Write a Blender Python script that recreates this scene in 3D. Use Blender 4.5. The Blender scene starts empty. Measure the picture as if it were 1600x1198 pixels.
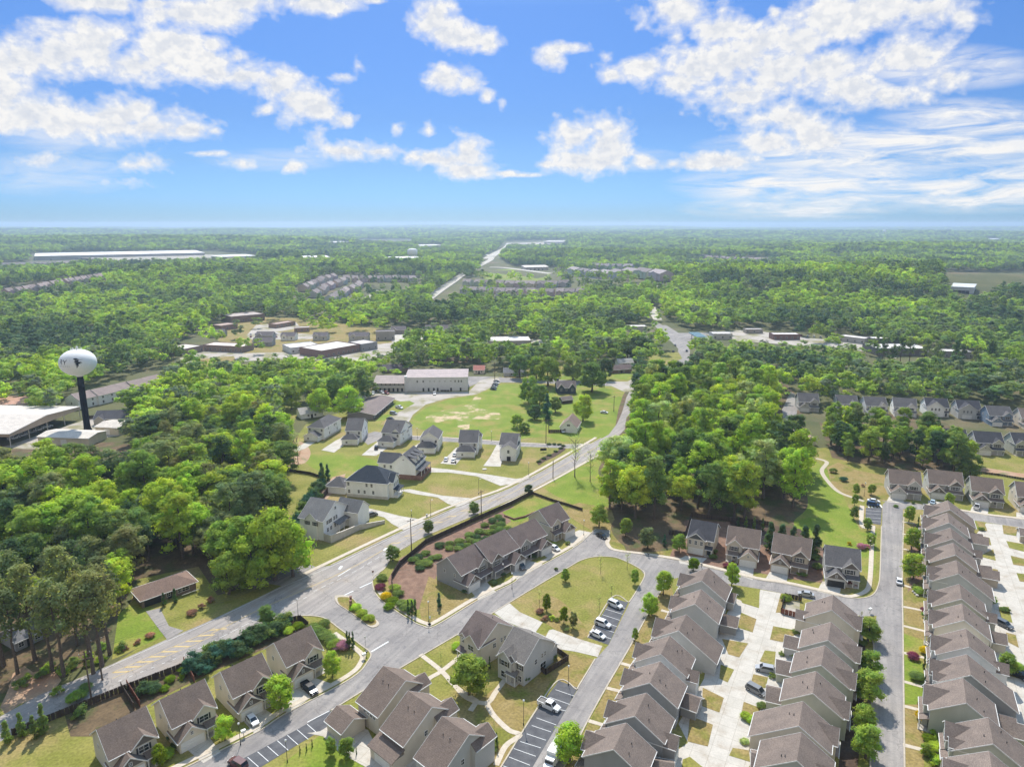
import bpy, math, random
import numpy as np
from mathutils import Vector, Matrix, noise as mn
C = bpy.context.scene
COL = C.collection
R = math.radians
# ------------------------------------------------------------------ camera
F = 1075.0; PIT = math.atan(249 / F); HC = 110.0
cd = bpy.data.cameras.new("camera"); cam = bpy.data.objects.new("camera", cd); COL.objects.link(cam)
cam.location = (0, 0, HC); cam.rotation_euler = (math.pi / 2 - PIT, 0, 0)
cd.sensor_width = 36; cd.lens = 36 * F / 1600; cd.clip_start = 1; cd.clip_end = 120000
C.camera = cam
# ------------------------------------------------------------------ sky and sun
SUN_EL, SUN_AZ = R(50), R(-7)          # azimuth from +Y, towards -X
w = bpy.data.worlds.new("World"); C.world = w; w.use_nodes = True
nt = w.node_tree; bg = nt.nodes["Background"]
sky = nt.nodes.new("ShaderNodeTexSky"); sky.sky_type = 'NISHITA'; sky.sun_disc = False
sky.sun_elevation = SUN_EL; sky.sun_rotation = SUN_AZ; sky.altitude = 100; sky.air_density = 1.3; sky.dust_density = 0.5; sky.ozone_density = 2.2
hs = nt.nodes.new("ShaderNodeHueSaturation"); hs.inputs['Saturation'].default_value = 1.25
tc_ = nt.nodes.new("ShaderNodeTexCoord"); sx_ = nt.nodes.new("ShaderNodeSeparateXYZ"); nt.links.new(tc_.outputs['Generated'], sx_.inputs[0])
cr_ = nt.nodes.new("ShaderNodeValToRGB"); nt.links.new(sx_.outputs[2], cr_.inputs[0])   # clear blue air: less glare low down
for p_, c_ in ((0.0, (.23, .44, 1.1)), (.036, (.225, .41, .93)), (.078, (.235, .365, .69)), (.136, (.245, .35, .61)), (.27, (.315, .41, .63)), (.45, (1.5, 1.35, 1.15)), (1.0, (2.3, 2.0, 1.6))):
    if p_ in (0.0, 1.0): e_ = cr_.color_ramp.elements[0 if p_ == 0 else -1]
    else: e_ = cr_.color_ramp.elements.new(p_)
    e_.color = (*c_, 1)
tint = nt.nodes.new("ShaderNodeMix"); tint.data_type = 'RGBA'; tint.blend_type = 'MULTIPLY'; tint.inputs[0].default_value = 1
va_ = nt.nodes.new("ShaderNodeVectorMath"); va_.operation = 'ADD'; va_.inputs[1].default_value = (0, 0, .014); nt.links.new(tc_.outputs['Generated'], va_.inputs[0]); nt.links.new(va_.outputs[0], sky.inputs[0])
nt.links.new(sky.outputs[0], hs.inputs['Color']); nt.links.new(hs.outputs[0], tint.inputs[6]); nt.links.new(cr_.outputs[0], tint.inputs[7])
br_ = nt.nodes.new("ShaderNodeMapRange"); nt.links.new(sx_.outputs[1], br_.inputs[0]); br_.inputs[1].default_value = -.15; br_.inputs[2].default_value = -.5; br_.clamp = True   # unseen white cloud added behind the camera to brighten the walls facing it
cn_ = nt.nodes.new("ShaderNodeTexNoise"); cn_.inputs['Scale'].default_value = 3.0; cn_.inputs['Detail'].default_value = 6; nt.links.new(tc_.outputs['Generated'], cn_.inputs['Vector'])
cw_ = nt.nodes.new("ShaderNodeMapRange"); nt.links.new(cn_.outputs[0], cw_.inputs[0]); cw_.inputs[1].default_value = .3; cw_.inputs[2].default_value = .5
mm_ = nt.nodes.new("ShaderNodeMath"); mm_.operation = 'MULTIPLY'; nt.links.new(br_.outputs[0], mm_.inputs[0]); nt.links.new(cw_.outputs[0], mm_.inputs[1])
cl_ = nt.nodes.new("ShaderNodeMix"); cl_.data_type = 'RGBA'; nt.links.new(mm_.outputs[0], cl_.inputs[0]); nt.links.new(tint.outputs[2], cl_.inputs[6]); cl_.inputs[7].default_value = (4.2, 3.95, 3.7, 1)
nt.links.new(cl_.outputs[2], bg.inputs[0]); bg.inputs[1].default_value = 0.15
sd = bpy.data.lights.new("sun", 'SUN'); sd.energy = 5.0; sd.angle = R(0.5); sd.color = (1, 0.955, 0.88)
sun = bpy.data.objects.new("sun", sd); COL.objects.link(sun)
sv = Vector((math.sin(SUN_AZ) * math.cos(SUN_EL), math.cos(SUN_AZ) * math.cos(SUN_EL), math.sin(SUN_EL)))
sun.rotation_euler = sv.to_track_quat('Z', 'Y').to_euler(); sun.location = (0, 0, 300)
C.view_settings.view_transform = 'Standard'; C.view_settings.look = 'None'; C.view_settings.gamma = 1
C.view_settings.exposure = 0.22
C.cycles.max_bounces = 5; C.cycles.diffuse_bounces = 3; C.cycles.transparent_max_bounces = 8; C.cycles.volume_bounces = 0
C.cycles.transmission_bounces = 3; C.cycles.glossy_bounces = 2
# ------------------------------------------------------------------ geometry of the place
cp, sp = math.cos(PIT), math.sin(PIT)
def sm(t): t = min(1, max(0, t)); return t * t * (3 - 2 * t)
HILLS = [(560, 1010, 260, 170, 34), (330, 1200, 200, 170, 24), (850, 1020, 230, 150, 24), (-620, 1250, 330, 200, 22), (-250, 1500, 260, 160, 18), (300, 2100, 500, 260, 22), (-700, 1800, 400, 200, 24), (900, 1600, 400, 200, 20), (1300, 2300, 600, 350, 22), (-1900, 3300, 1100, 600, 34), (-4200, 7000, 2600, 900, 34), (-900, 9000, 2200, 900, 16), (2600, 6200, 2400, 900, 22), (2200, 12800, 4200, 900, 26), (-2000, 13200, 2600, 700, 12), (7500, 11000, 3500, 1500, 26), (-7000, 11500, 3000, 900, 34)]
def hz(x, y):                            # height of the terrain: flat near by, rolling far away
    d = math.hypot(x, y)
    r = sm((d - 1150) / 2200)
    g_ = 0.0
    if y > 640:
        for cx, cy, sx, sy, hh in HILLS:
            k = ((x - cx) / sx) ** 2 + ((y - cy) / sy) ** 2
            if k < 4: g_ += hh * (math.exp(-k) - math.exp(-4))
    if r <= 0: return g_
    h = 12 + 13 * math.sin(x / 620 + 1.3) * math.cos(y / 840 + .4) + 8 * math.sin(x / 310 + y / 700) 
    return g_ + r * h * .6 + 2 * sm((d - 3500) / 8000) + 16 * sm((d - 7000) / 5000) * math.sin(x / 1900 + 2)
def P(px, py, z=0.0):                    # a direction of view met with the level z
    u = (px - 800) / F; v = (py - 599) / F
    dy = cp - v * sp; dz = -sp - v * cp
    t = (HC - z) / -dz
    return Vector((u * t, dy * t, z))
def PG(px, py, dz=0.0):
    z = 0.0
    for _ in range(12):
        p = P(px, py, z + dz); z = 0.5 * z + 0.5 * hz(p.x, p.y)
    return P(px, py, z + dz)
def pix(p):
    X, Y, Z = p[0], p[1], p[2] - HC
    d = Y * cp - Z * sp; up = Y * sp + Z * cp
    return (800 + F * X / d, 599 - F * up / d)
# ------------------------------------------------------------------ materials
MATS = {}
def nodes(m): m.use_nodes = True; n = m.node_tree.nodes; return m.node_tree, n, n["Principled BSDF"]
def mix(nt, a, b, fac, bt='MIX'):
    k = nt.nodes.new("ShaderNodeMix"); k.data_type = 'RGBA'; k.blend_type = bt
    for s, v in ((0, fac), (6, a), (7, b)):
        if isinstance(v, (int, float)): k.inputs[s].default_value = v
        elif isinstance(v, tuple): k.inputs[s].default_value = v if len(v) == 4 else (*v, 1)
        else: nt.links.new(v, k.inputs[s])
    return k.outputs[2]
def noise(nt, scale, detail=4, co=None, rough=.55, vec_scale=None, dist=0):
    n = nt.nodes.new("ShaderNodeTexNoise"); n.inputs['Scale'].default_value = scale; n.inputs['Detail'].default_value = detail
    n.inputs['Roughness'].default_value = rough; n.inputs['Distortion'].default_value = dist
    if co is None: g = nt.nodes.new("ShaderNodeNewGeometry"); co = g.outputs['Position']
    if vec_scale:
        mp = nt.nodes.new("ShaderNodeMapping"); mp.inputs['Scale'].default_value = vec_scale; nt.links.new(co, mp.inputs[0]); co = mp.outputs[0]
    nt.links.new(co, n.inputs['Vector']); return n.outputs[0]
def ramp(nt, f, a, b):
    r = nt.nodes.new("ShaderNodeMapRange"); r.clamp = True; nt.links.new(f, r.inputs[0])
    r.inputs[1].default_value = a; r.inputs[2].default_value = b; return r.outputs[0]
def mat(name, c1, c2=None, scale=.5, c3=None, s3=.05, lo3=.5, hi3=.62, rough=.9, spec=.2, lo=.35, hi=.65, vs=None, bump=0, metal=0, fine=None, crack=None, joint=None):
    if name in MATS: return MATS[name]
    m = bpy.data.materials.new(name); nt, n, b = nodes(m)
    b.inputs['Roughness'].default_value = rough; b.inputs['Specular IOR Level'].default_value = spec; b.inputs['Metallic'].default_value = metal
    b.inputs['Base Color'].default_value = (*c1, 1)
    if c2:
        c = mix(nt, c1, c2, ramp(nt, noise(nt, scale, 5, vec_scale=vs), lo, hi))
        if c3: c = mix(nt, c, c3, ramp(nt, noise(nt, s3, 6, rough=.6), lo3, hi3))
        if fine:
            f = ramp(nt, noise(nt, fine[0], 2), .25, .75)
            g = mix(nt, (1 - fine[1],) * 3, (1 + fine[1],) * 3, f); c = mix(nt, c, g, 1.0, 'MULTIPLY')
        if crack:                           # sealed cracks and old patches
            g = nt.nodes.new("ShaderNodeNewGeometry"); vo = nt.nodes.new("ShaderNodeTexVoronoi"); vo.feature = 'DISTANCE_TO_EDGE'; vo.inputs['Scale'].default_value = crack[0]
            nz = nt.nodes.new("ShaderNodeTexNoise"); nz.inputs['Scale'].default_value = .25; nt.links.new(g.outputs['Position'], nz.inputs['Vector']); va = nt.nodes.new("ShaderNodeVectorMath"); va.operation = 'MULTIPLY_ADD'
            nt.links.new(nz.outputs['Color'], va.inputs[0]); va.inputs[1].default_value = (9, 9, 9); nt.links.new(g.outputs['Position'], va.inputs[2]); nt.links.new(va.outputs[0], vo.inputs['Vector'])
            c = mix(nt, (1 - crack[1],) * 3, c, ramp(nt, vo.outputs['Distance'], .004, .016), 'MULTIPLY') if 0 else mix(nt, c, mix(nt, (1 - crack[1],) * 3, (1, 1, 1), ramp(nt, vo.outputs['Distance'], .004, .018)), 1.0, 'MULTIPLY')
            mp2 = nt.nodes.new("ShaderNodeMapping"); mp2.vector_type = 'TEXTURE'; mp2.inputs['Rotation'].default_value = (0, 0, R(-28)); mp2.inputs['Scale'].default_value = (1.1, 22, 1); nt.links.new(g.outputs['Position'], mp2.inputs[0])
            c = mix(nt, c, mix(nt, (.86, .86, .87), (1.13, 1.12, 1.10), ramp(nt, noise(nt, .9, 4, mp2.outputs[0]), .35, .65)), 1.0, 'MULTIPLY')
            st = ramp(nt, noise(nt, .05, 5, rough=.65), .45, .7); c = mix(nt, c, mix(nt, (1.08, 1.07, 1.06), (.88, .88, .89), st), 1.0, 'MULTIPLY')
        if joint:                           # sawn joints of poured slabs
            g = nt.nodes.new("ShaderNodeNewGeometry"); mp = nt.nodes.new("ShaderNodeMapping"); mp.inputs['Rotation'].default_value = (0, 0, joint[1]); nt.links.new(g.outputs['Position'], mp.inputs[0])
            bk = nt.nodes.new("ShaderNodeTexBrick"); nt.links.new(mp.outputs[0], bk.inputs[0]); bk.offset = 0; bk.inputs['Scale'].default_value = 1; bk.inputs['Brick Width'].default_value = joint[0]; bk.inputs['Row Height'].default_value = joint[0]; bk.inputs['Mortar Size'].default_value = .045
            bk.inputs['Color1'].default_value = (1, 1, 1, 1); bk.inputs['Color2'].default_value = (.93, .93, .92, 1); bk.inputs['Mortar'].default_value = (.68, .66, .62, 1); c = mix(nt, c, bk.outputs[0], 1.0, 'MULTIPLY')
        nt.links.new(c, b.inputs['Base Color'])
    if bump:
        bp = nt.nodes.new("ShaderNodeBump"); bp.inputs['Strength'].default_value = bump; bp.inputs['Distance'].default_value = .1
        nt.links.new(noise(nt, 8, 3), bp.inputs['Height']); nt.links.new(bp.outputs[0], b.inputs['Normal'])
    MATS[name] = m; return m
def paintmat(name, rough=.35, spec=.5):  # takes the colour of the object
    if name in MATS: return MATS[name]
    m = bpy.data.materials.new(name); nt, n, b = nodes(m); o = nt.nodes.new("ShaderNodeObjectInfo")
    c = mix(nt, o.outputs['Color'], (.8, .8, .78), 0.0); g = ramp(nt, noise(nt, 1.2, 3), .3, .7)
    c = mix(nt, c, mix(nt, (.93,) * 3, (1.05,) * 3, g), 1.0, 'MULTIPLY')
    nt.links.new(c, b.inputs['Base Color']); b.inputs['Roughness'].default_value = rough; b.inputs['Specular IOR Level'].default_value = spec
    MATS[name] = m; return m
def wallmat(name, lines=4.6, amp=.10):   # lap siding in the colour of the object
    m = bpy.data.materials.new(name); nt, n, b = nodes(m); o = nt.nodes.new("ShaderNodeObjectInfo")
    g = nt.nodes.new("ShaderNodeNewGeometry"); sx = nt.nodes.new("ShaderNodeSeparateXYZ"); nt.links.new(g.outputs['Position'], sx.inputs[0])
    k = nt.nodes.new("ShaderNodeMath"); k.operation = 'MULTIPLY'; k.inputs[1].default_value = lines; nt.links.new(sx.outputs[2], k.inputs[0])
    fr = nt.nodes.new("ShaderNodeMath"); fr.operation = 'FRACT'; nt.links.new(k.outputs[0], fr.inputs[0])
    l = mix(nt, (1 - amp,) * 3, (1, 1, 1), ramp(nt, fr.outputs[0], 0, .35)); c = mix(nt, o.outputs['Color'], l, 1.0, 'MULTIPLY')
    c = mix(nt, c, mix(nt, (.9, .9, .88), (1.04, 1.03, 1.02), ramp(nt, noise(nt, .35, 4, vec_scale=(1, 1, .4)), .3, .7)), 1.0, 'MULTIPLY')
    nt.links.new(c, b.inputs['Base Color']); b.inputs['Roughness'].default_value = .75; b.inputs['Specular IOR Level'].default_value = .25; return m
def roofmat(name):                       # shingles in the colour of the object
    m = bpy.data.materials.new(name); nt, n, b = nodes(m); o = nt.nodes.new("ShaderNodeObjectInfo")
    s = ramp(nt, noise(nt, 3.2, 3, vec_scale=(1, 1, 2.2)), .28, .72)
    c = mix(nt, o.outputs['Color'], mix(nt, (.72, .71, .70), (1.28, 1.27, 1.26), s), 1.0, 'MULTIPLY')
    s2 = ramp(nt, noise(nt, .35, 5), .3, .7); c = mix(nt, c, mix(nt, (.86, .86, .87), (1.12, 1.1, 1.08), s2), 1.0, 'MULTIPLY')
    g = nt.nodes.new("ShaderNodeNewGeometry"); sx = nt.nodes.new("ShaderNodeSeparateXYZ"); nt.links.new(g.outputs['Position'], sx.inputs[0])
    k = nt.nodes.new("ShaderNodeMath"); k.operation = 'MULTIPLY'; k.inputs[1].default_value = 5.5; nt.links.new(sx.outputs[2], k.inputs[0])
    fr = nt.nodes.new("ShaderNodeMath"); fr.operation = 'FRACT'; nt.links.new(k.outputs[0], fr.inputs[0])
    c = mix(nt, c, mix(nt, (.84,) * 3, (1.03,) * 3, ramp(nt, fr.outputs[0], 0, .3)), 1.0, 'MULTIPLY')
    nt.links.new(c, b.inputs['Base Color']); b.inputs['Roughness'].default_value = .95; b.inputs['Specular IOR Level'].default_value = .12; return m
def leafmat(name, inst):
    m = bpy.data.materials.new(name); nt = m.node_tree if m.use_nodes else None; m.use_nodes = True; nt = m.node_tree; nt.nodes.clear()
    out = nt.nodes.new("ShaderNodeOutputMaterial")
    if inst:
        a = nt.nodes.new("ShaderNodeAttribute"); a.attribute_type = 'INSTANCER'; a.attribute_name = 'tcol'; col = a.outputs['Color']
    else: col = nt.nodes.new("ShaderNodeObjectInfo").outputs['Color']
    v = nt.nodes.new("ShaderNodeAttribute"); v.attribute_type = 'GEOMETRY'; v.attribute_name = 'clump'
    c = mix(nt, col, v.outputs['Color'], 1.0, 'MULTIPLY')
    c = mix(nt, c, mix(nt, (.8, .8, .8), (1.2, 1.2, 1.15), ramp(nt, noise(nt, 1.3, 2), .3, .7)), 1.0, 'MULTIPLY')
    d = nt.nodes.new("ShaderNodeBsdfDiffuse"); t = nt.nodes.new("ShaderNodeBsdfTranslucent"); nt.links.new(c, d.inputs[0])
    tc = mix(nt, c, (1.7, 1.75, .6), 1.0, 'MULTIPLY'); nt.links.new(tc, t.inputs[0])
    ms = nt.nodes.new("ShaderNodeMixShader"); ms.inputs[0].default_value = .5
    nt.links.new(d.outputs[0], ms.inputs[1]); nt.links.new(t.outputs[0], ms.inputs[2]); nt.links.new(ms.outputs[0], out.inputs[0]); return m
M = dict(
 ground=mat('ground_soil', (.075, .085, .03), (.12, .115, .045), .03, (.16, .12, .07), .012, .56, .66, fine=(1.2, .25)),
 lawn=mat('lawn_green', (.165, .172, .028), (.24, .22, .055), .12, (.285, .215, .085), .05, .5, .64, fine=(1.6, .30)),
 lush=mat('lawn_lush', (.14, .20, .018), (.195, .24, .03), .12, (.25, .22, .055), .06, .5, .64, fine=(1.6, .28)),
 worn=mat('lawn_worn', (.17, .23, .035), (.24, .25, .06), .12, (.50, .38, .24), .11, .50, .60, fine=(1.6, .3)),
 dry=mat('lawn_dry', (.235, .175, .058), (.28, .21, .085), .3, (.165, .165, .03), .12, .5, .62, fine=(1.6, .30)),
 mulch=mat('pine_straw', (.17, .10, .07), (.26, .16, .11), .5, (.10, .07, .05), .25, .55, .7, fine=(3, .2)),
 darkmulch=mat('dark_mulch', (.06, .04, .03), (.10, .065, .045), .8, fine=(3, .2)),
 dirt=mat('bare_dirt', (.36, .21, .13), (.42, .30, .20), .15, (.20, .19, .09), .12, .55, .65, fine=(1.5, .15)),
 leaf_litter=mat('leaf_litter', (.10, .07, .04), (.16, .11, .06), .25, (.08, .09, .03), .12, .5, .62, fine=(1.5, .25)),
 asphalt=mat('asphalt_worn', (.235, .218, .207), (.285, .265, .248), .12, (.20, .19, .187), .5, .55, .7, fine=(2.5, .10), crack=(.11, .22)),
 asphalt_main=mat('asphalt_main', (.27, .248, .23), (.335, .305, .28), .2, (.32, .27, .22), .08, .55, .7, fine=(2.5, .10), crack=(.09, .25)),
 lot=mat('asphalt_lot', (.085, .085, .092), (.12, .12, .125), .5, fine=(4, .08)),
 concrete=mat('concrete', (.47, .435, .38), (.54, .50, .44), .3, (.40, .345, .28), .25, .52, .70, fine=(2.5, .08), joint=(3.6, R(28))),
 walk=mat('sidewalk_concrete', (.48, .41, .32), (.56, .49, .40), .8, fine=(3, .06)),
 kerb=mat('kerb_concrete', (.42, .36, .28), (.50, .44, .35), .8),
 gravel=mat('gravel_lot', (.36, .32, .275), (.44, .395, .35), .12, (.24, .22, .12), .05, .5, .6, fine=(2, .08)),
 white_line=mat('white_marking', (.72, .72, .70), (.5, .5, .49), 1.5, lo=.55, hi=.75),
 yellow_line=mat('yellow_marking', (.56, .42, .20), (.38, .32, .22), 1.2, lo=.5, hi=.75),
 trim=mat('white_trim', (.72, .71, .68), (.66, .65, .62), 1),
 glass=mat('window_glass', (.02, .025, .03), rough=.12, spec=.6),
 dark=mat('dark_metal', (.03, .03, .032), rough=.5, spec=.4),
 wood=mat('pole_wood', (.10, .075, .055), (.15, .12, .09), 2),
 fence_dark=mat('stained_fence', (.055, .042, .035), (.085, .065, .05), 1.5, vs=(1, 1, .2)),
 fence_red=mat('red_fence', (.16, .065, .045), (.22, .10, .07), 1.5),
 brick=mat('brick', (.20, .11, .085), (.28, .17, .13), 1.5),
 stone=mat('stone_block', (.48, .44, .38), (.58, .54, .48), .7),
 rustroof=mat('rusty_metal', (.50, .33, .24), (.62, .50, .42), .12, (.55, .28, .17), .1, .5, .62),
 whiteroof=mat('white_roof', (.62, .59, .55), (.55, .52, .47), .1, (.62, .56, .5), .25, .58, .75),
 bark=mat('bark', (.09, .07, .055), (.16, .13, .11), 3),
 tyre=mat('tyre', (.02, .02, .02), rough=.8), rim=mat('rim', (.4, .4, .4), rough=.4, metal=.6),
 lamp=mat('lamp_white', (.75, .75, .72), rough=.5),
 tank=mat('tank_white', (.82, .81, .80), (.76, .76, .75), .25), tankblack=mat('tank_black', (.006, .007, .009), rough=.75, spec=.1),
)
M['wall'] = wallmat('siding'); M['roof'] = roofmat('shingles'); M['paint'] = paintmat('car_paint', .25, .6); M['flat'] = paintmat('flat_paint', .8, .2)
M['leaf'] = leafmat('foliage', False); M['leaf_far'] = leafmat('foliage_far', True)
# ------------------------------------------------------------------ objects
def tag(o, label=None, cat=None, group=None, kind=None):
    if label: o['label'] = label
    if cat: o['category'] = cat
    if group: o['group'] = group
    if kind: o['kind'] = kind
    return o
def link(name, me, parent=None, col=None):
    o = bpy.data.objects.new(name, me); COL.objects.link(o)
    if parent: o.parent = parent
    if col: o.color = (*col, 1)
    return o
def empty(name, loc=(0, 0, 0), rz=0.0):
    o = bpy.data.objects.new(name, None); o.empty_display_size = .5; COL.objects.link(o); o.location = loc; o.rotation_euler = (0, 0, rz); return o
def dup(o, parent=None):
    c = o.copy(); COL.objects.link(c)
    if parent: c.parent = parent
    for ch in list(o.children): dup(ch, c)
    return c
class B:
    def __init__(s): s.v = []; s.f = []; s.mi = []; s.cm = 0
    def add(s, vs, fs):
        n = len(s.v); s.v += [tuple(a) for a in vs]; s.f += [tuple(i + n for i in f) for f in fs]; s.mi += [s.cm] * len(fs); return s
    def box(s, x0, x1, y0, y1, z0, z1):
        return s.add([(x0, y0, z0), (x1, y0, z0), (x1, y1, z0), (x0, y1, z0), (x0, y0, z1), (x1, y0, z1), (x1, y1, z1), (x0, y1, z1)],
                     [(0, 3, 2, 1), (4, 5, 6, 7), (0, 1, 5, 4), (1, 2, 6, 5), (2, 3, 7, 6), (3, 0, 4, 7)])
    def slab(s, pts, t):                   # polygon given on its top side, thickness downwards
        n = len(pts); lo = [(p[0], p[1], p[2] - t) for p in pts]
        return s.add(list(pts) + lo, [tuple(range(n)), tuple(range(2 * n - 1, n - 1, -1))] + [(i, i + n, (i + 1) % n + n, (i + 1) % n) for i in range(n)])
    def bar(s, a, b, w, h):                # a bar of width w and height h between two points
        a = Vector(a); b = Vector(b); d = (b - a).normalized(); r = d.cross(Vector((0, 0, 1)))
        r = (Vector((1, 0, 0)) if r.length < 1e-4 else r.normalized()); u = r.cross(d)
        q = [r * (w / 2) * i + u * (h / 2) * j for i, j in ((-1, -1), (1, -1), (1, 1), (-1, 1))]
        return s.add([a + k for k in q] + [b + k for k in q], [(0, 1, 2, 3), (7, 6, 5, 4), (0, 4, 5, 1), (1, 5, 6, 2), (2, 6, 7, 3), (3, 7, 4, 0)])
    def tube(s, pts, rads, n=8):
        base = len(s.v); k = len(pts)
        for i, p in enumerate(pts):
            p = Vector(p); d = (Vector(pts[min(i + 1, k - 1)]) - Vector(pts[max(i - 1, 0)])).normalized()
            r = d.cross(Vector((0, 1, 0.01))); r = r.normalized() if r.length > 1e-4 else Vector((1, 0, 0)); u = d.cross(r)
            for j in range(n):
                a = 2 * math.pi * j / n; s.v.append(tuple(p + (r * math.cos(a) + u * math.sin(a)) * rads[i]))
        for i in range(k - 1):
            for j in range(n):
                a = base + i * n + j; b = base + i * n + (j + 1) % n; s.f.append((a, b, b + n, a + n)); s.mi.append(s.cm)
        s.f.append(tuple(base + j for j in range(n))[::-1]); s.f.append(tuple(base + (k - 1) * n + j for j in range(n))); s.mi += [s.cm] * 2
        return s
    def lathe(s, prof, n=16, c=(0, 0, 0), sx=1, sy=1):
        base = len(s.v); k = len(prof)
        for r, z in prof:
            for j in range(n):
                a = 2 * math.pi * j / n; s.v.append((c[0] + r * math.cos(a) * sx, c[1] + r * math.sin(a) * sy, c[2] + z))
        for i in range(k - 1):
            for j in range(n):
                a = base + i * n + j; b = base + i * n + (j + 1) % n; s.f.append((a, b, b + n, a + n)); s.mi.append(s.cm)
        s.f.append(tuple(base + j for j in range(n))[::-1]); s.f.append(tuple(base + (k - 1) * n + j for j in range(n))); s.mi += [s.cm] * 2
        return s
    def mesh(s, name, *mats, smooth=False):
        me = bpy.data.meshes.new(name); me.from_pydata(s.v, [], s.f); me.validate()
        for m in mats: me.materials.append(M[m] if isinstance(m, str) else m)
        if len(mats) > 1: me.polygons.foreach_set('material_index', s.mi)
        if smooth: me.polygons.foreach_set('use_smooth', [True] * len(me.polygons))
        me.update(); return me
    def make(s, name, mats, parent=None, col=None, smooth=False):
        mats = mats if isinstance(mats, (list, tuple)) else (mats,)
        return link(name, s.mesh(name, *mats, smooth=smooth), parent, col)
# ------------------------------------------------------------------ ground sheet
def ground_sheet():
    ys = [-260, -120, 0, 100, 200, 300, 420, 560] + list(range(640, 1500, 30)); y = 1480
    while y < 15200: y *= 1.03; ys.append(y)
    xs = [i / 50 for i in range(-50, 51)]; v = []; f = []
    for y in ys:
        W = 520 + max(0, y) * 1.12
        for s in xs: x = s * W; v.append((x, y, hz(x, y)))
    n = len(xs)
    for i in range(len(ys) - 1):
        for j in range(n - 1): a = i * n + j; f.append((a, a + 1, a + n + 1, a + n))
    b = B(); b.v = v; b.f = f; b.mi = [0] * len(f)
    tag(b.make('ground', 'ground', smooth=True), kind='structure')
ground_sheet()
def smooth_line(pts, k=6, closed=False):
    n = len(pts); out = []
    for i in range(n if closed else n - 1):
        p = [pts[(i + d) % n] if closed else pts[min(max(i + d, 0), n - 1)] for d in (-1, 0, 1, 2)]
        for j in range(k):
            t = j / k
            out.append(tuple(.5 * ((2 * p[1][c]) + (-p[0][c] + p[2][c]) * t + (2 * p[0][c] - 5 * p[1][c] + 4 * p[2][c] - p[3][c]) * t * t + (-p[0][c] + 3 * p[1][c] - 3 * p[2][c] + p[3][c]) * t ** 3) for c in (0, 1)))
    if not closed: out.append(tuple(pts[-1]))
    return out
LEVEL = [0.012]
def patch(name, m, px, z=None, thick=0, smooth=False, parent=None, far=False):
    """a sheet on the ground; px = outline as directions seen from the air"""
    if smooth: px = smooth_line(px, 5, True)
    if z is None: z = LEVEL[0]; LEVEL[0] += .0006
    pts = [(PG(a, b) + Vector((0, 0, z))) if far else (P(a, b) + Vector((0, 0, z))) for a, b in px]
    b = B()
    ar = sum(pts[i][0] * pts[(i + 1) % len(pts)][1] - pts[(i + 1) % len(pts)][0] * pts[i][1] for i in range(len(pts)))
    if ar < 0: pts.reverse()
    if thick: b.slab(pts, thick)
    else: b.add(pts, [tuple(range(len(pts)))])
    o = b.make(name, m, parent); tag(o, kind='structure'); return o
def ribbon(pts, w, off=0.0):
    """left and right points of a strip along world points"""
    L = []; Rr = []
    for i, p in enumerate(pts):
        a = Vector(pts[max(i - 1, 0)][:2]); c = Vector(pts[min(i + 1, len(pts) - 1)][:2]); d = (c - a)
        d = d.normalized() if d.length > 1e-6 else Vector((1, 0)); nrm = Vector((-d.y, d.x))
        q = Vector(p[:2]); L.append(q + nrm * (off + w / 2)); Rr.append(q + nrm * (off - w / 2))
    return L, Rr
ZC = [0.0]
def strip(name, m, px, w, z0, z1, off=0.0, smooth=True, world=False, kind='structure', far=False):
    if smooth and not world: px = smooth_line(px, 5)
    ZC[0] += .0011; z1 += ZC[0] % .03
    pts = px if world else [(PG(*q) if far else P(*q)) for q in px]
    L, Rr = ribbon(pts, w, off); b = B(); n = len(L); g = [(pts[i][2] if far else 0) for i in range(n)]
    v = [(*L[i], g[i] + z1) for i in range(n)] + [(*Rr[i], g[i] + z1) for i in range(n)]; f = [(i + n, i + n + 1, i + 1, i) for i in range(n - 1)]
    if z1 - z0 > .001:
        v += [(*L[i], g[i] + z0) for i in range(n)] + [(*Rr[i], g[i] + z0) for i in range(n)]
        f += [(i, i + 1, i + 1 + 2 * n, i + 2 * n) for i in range(n - 1)] + [(i + n + 1, i + n, i + 3 * n, i + 3 * n + 1) for i in range(n - 1)]
        f += [(0, 2 * n, 3 * n, n), (n - 1, 2 * n - 1, 4 * n - 1, 3 * n - 1)]
    b.add(v, f); o = b.make(name, m)
    if kind: tag(o, kind=kind)
    return o
# ---- grass and soil sheets
patch('lawn', 'lawn', [(-150, 1260), (-60, 1110), (60, 1085), (180, 1035), (250, 990), (190, 985), (215, 905), (300, 880), (420, 850), (450, 700), (480, 660), (640, 610), (760, 595), (900, 560), (1000, 590), (1060, 640), (1180, 640), (1280, 700), (1400, 690), (1660, 720), (1900, 1000), (1900, 1260)])
patch('lawn', 'lush', [(640, 665), (648, 650), (665, 637), (700, 624), (745, 616), (770, 600), (822, 600), (838, 628), (850, 655), (860, 680), (800, 688), (700, 682)])
patch('lawn', 'worn', [(665, 652), (690, 642), (730, 632), (742, 620), (752, 622), (748, 636), (780, 645), (778, 655), (738, 656), (732, 676), (716, 676), (712, 656), (680, 660)], smooth=True)
patch('lawn', 'lush', [(475, 720), (500, 705), (560, 712), (600, 726), (560, 742), (530, 756), (515, 745)], smooth=True)
patch('dirt', 'dirt', [(430, 735), (440, 700), (470, 690), (485, 705), (478, 722), (455, 728)], smooth=True)
patch('dirt', 'dirt', [(440, 860), (470, 790), (520, 745), (540, 740), (535, 755), (500, 790), (475, 830), (455, 865)])
patch('lawn', 'lush', [(838, 640), (900, 560), (975, 610), (975, 650), (950, 685), (880, 690), (850, 680)])
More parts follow.
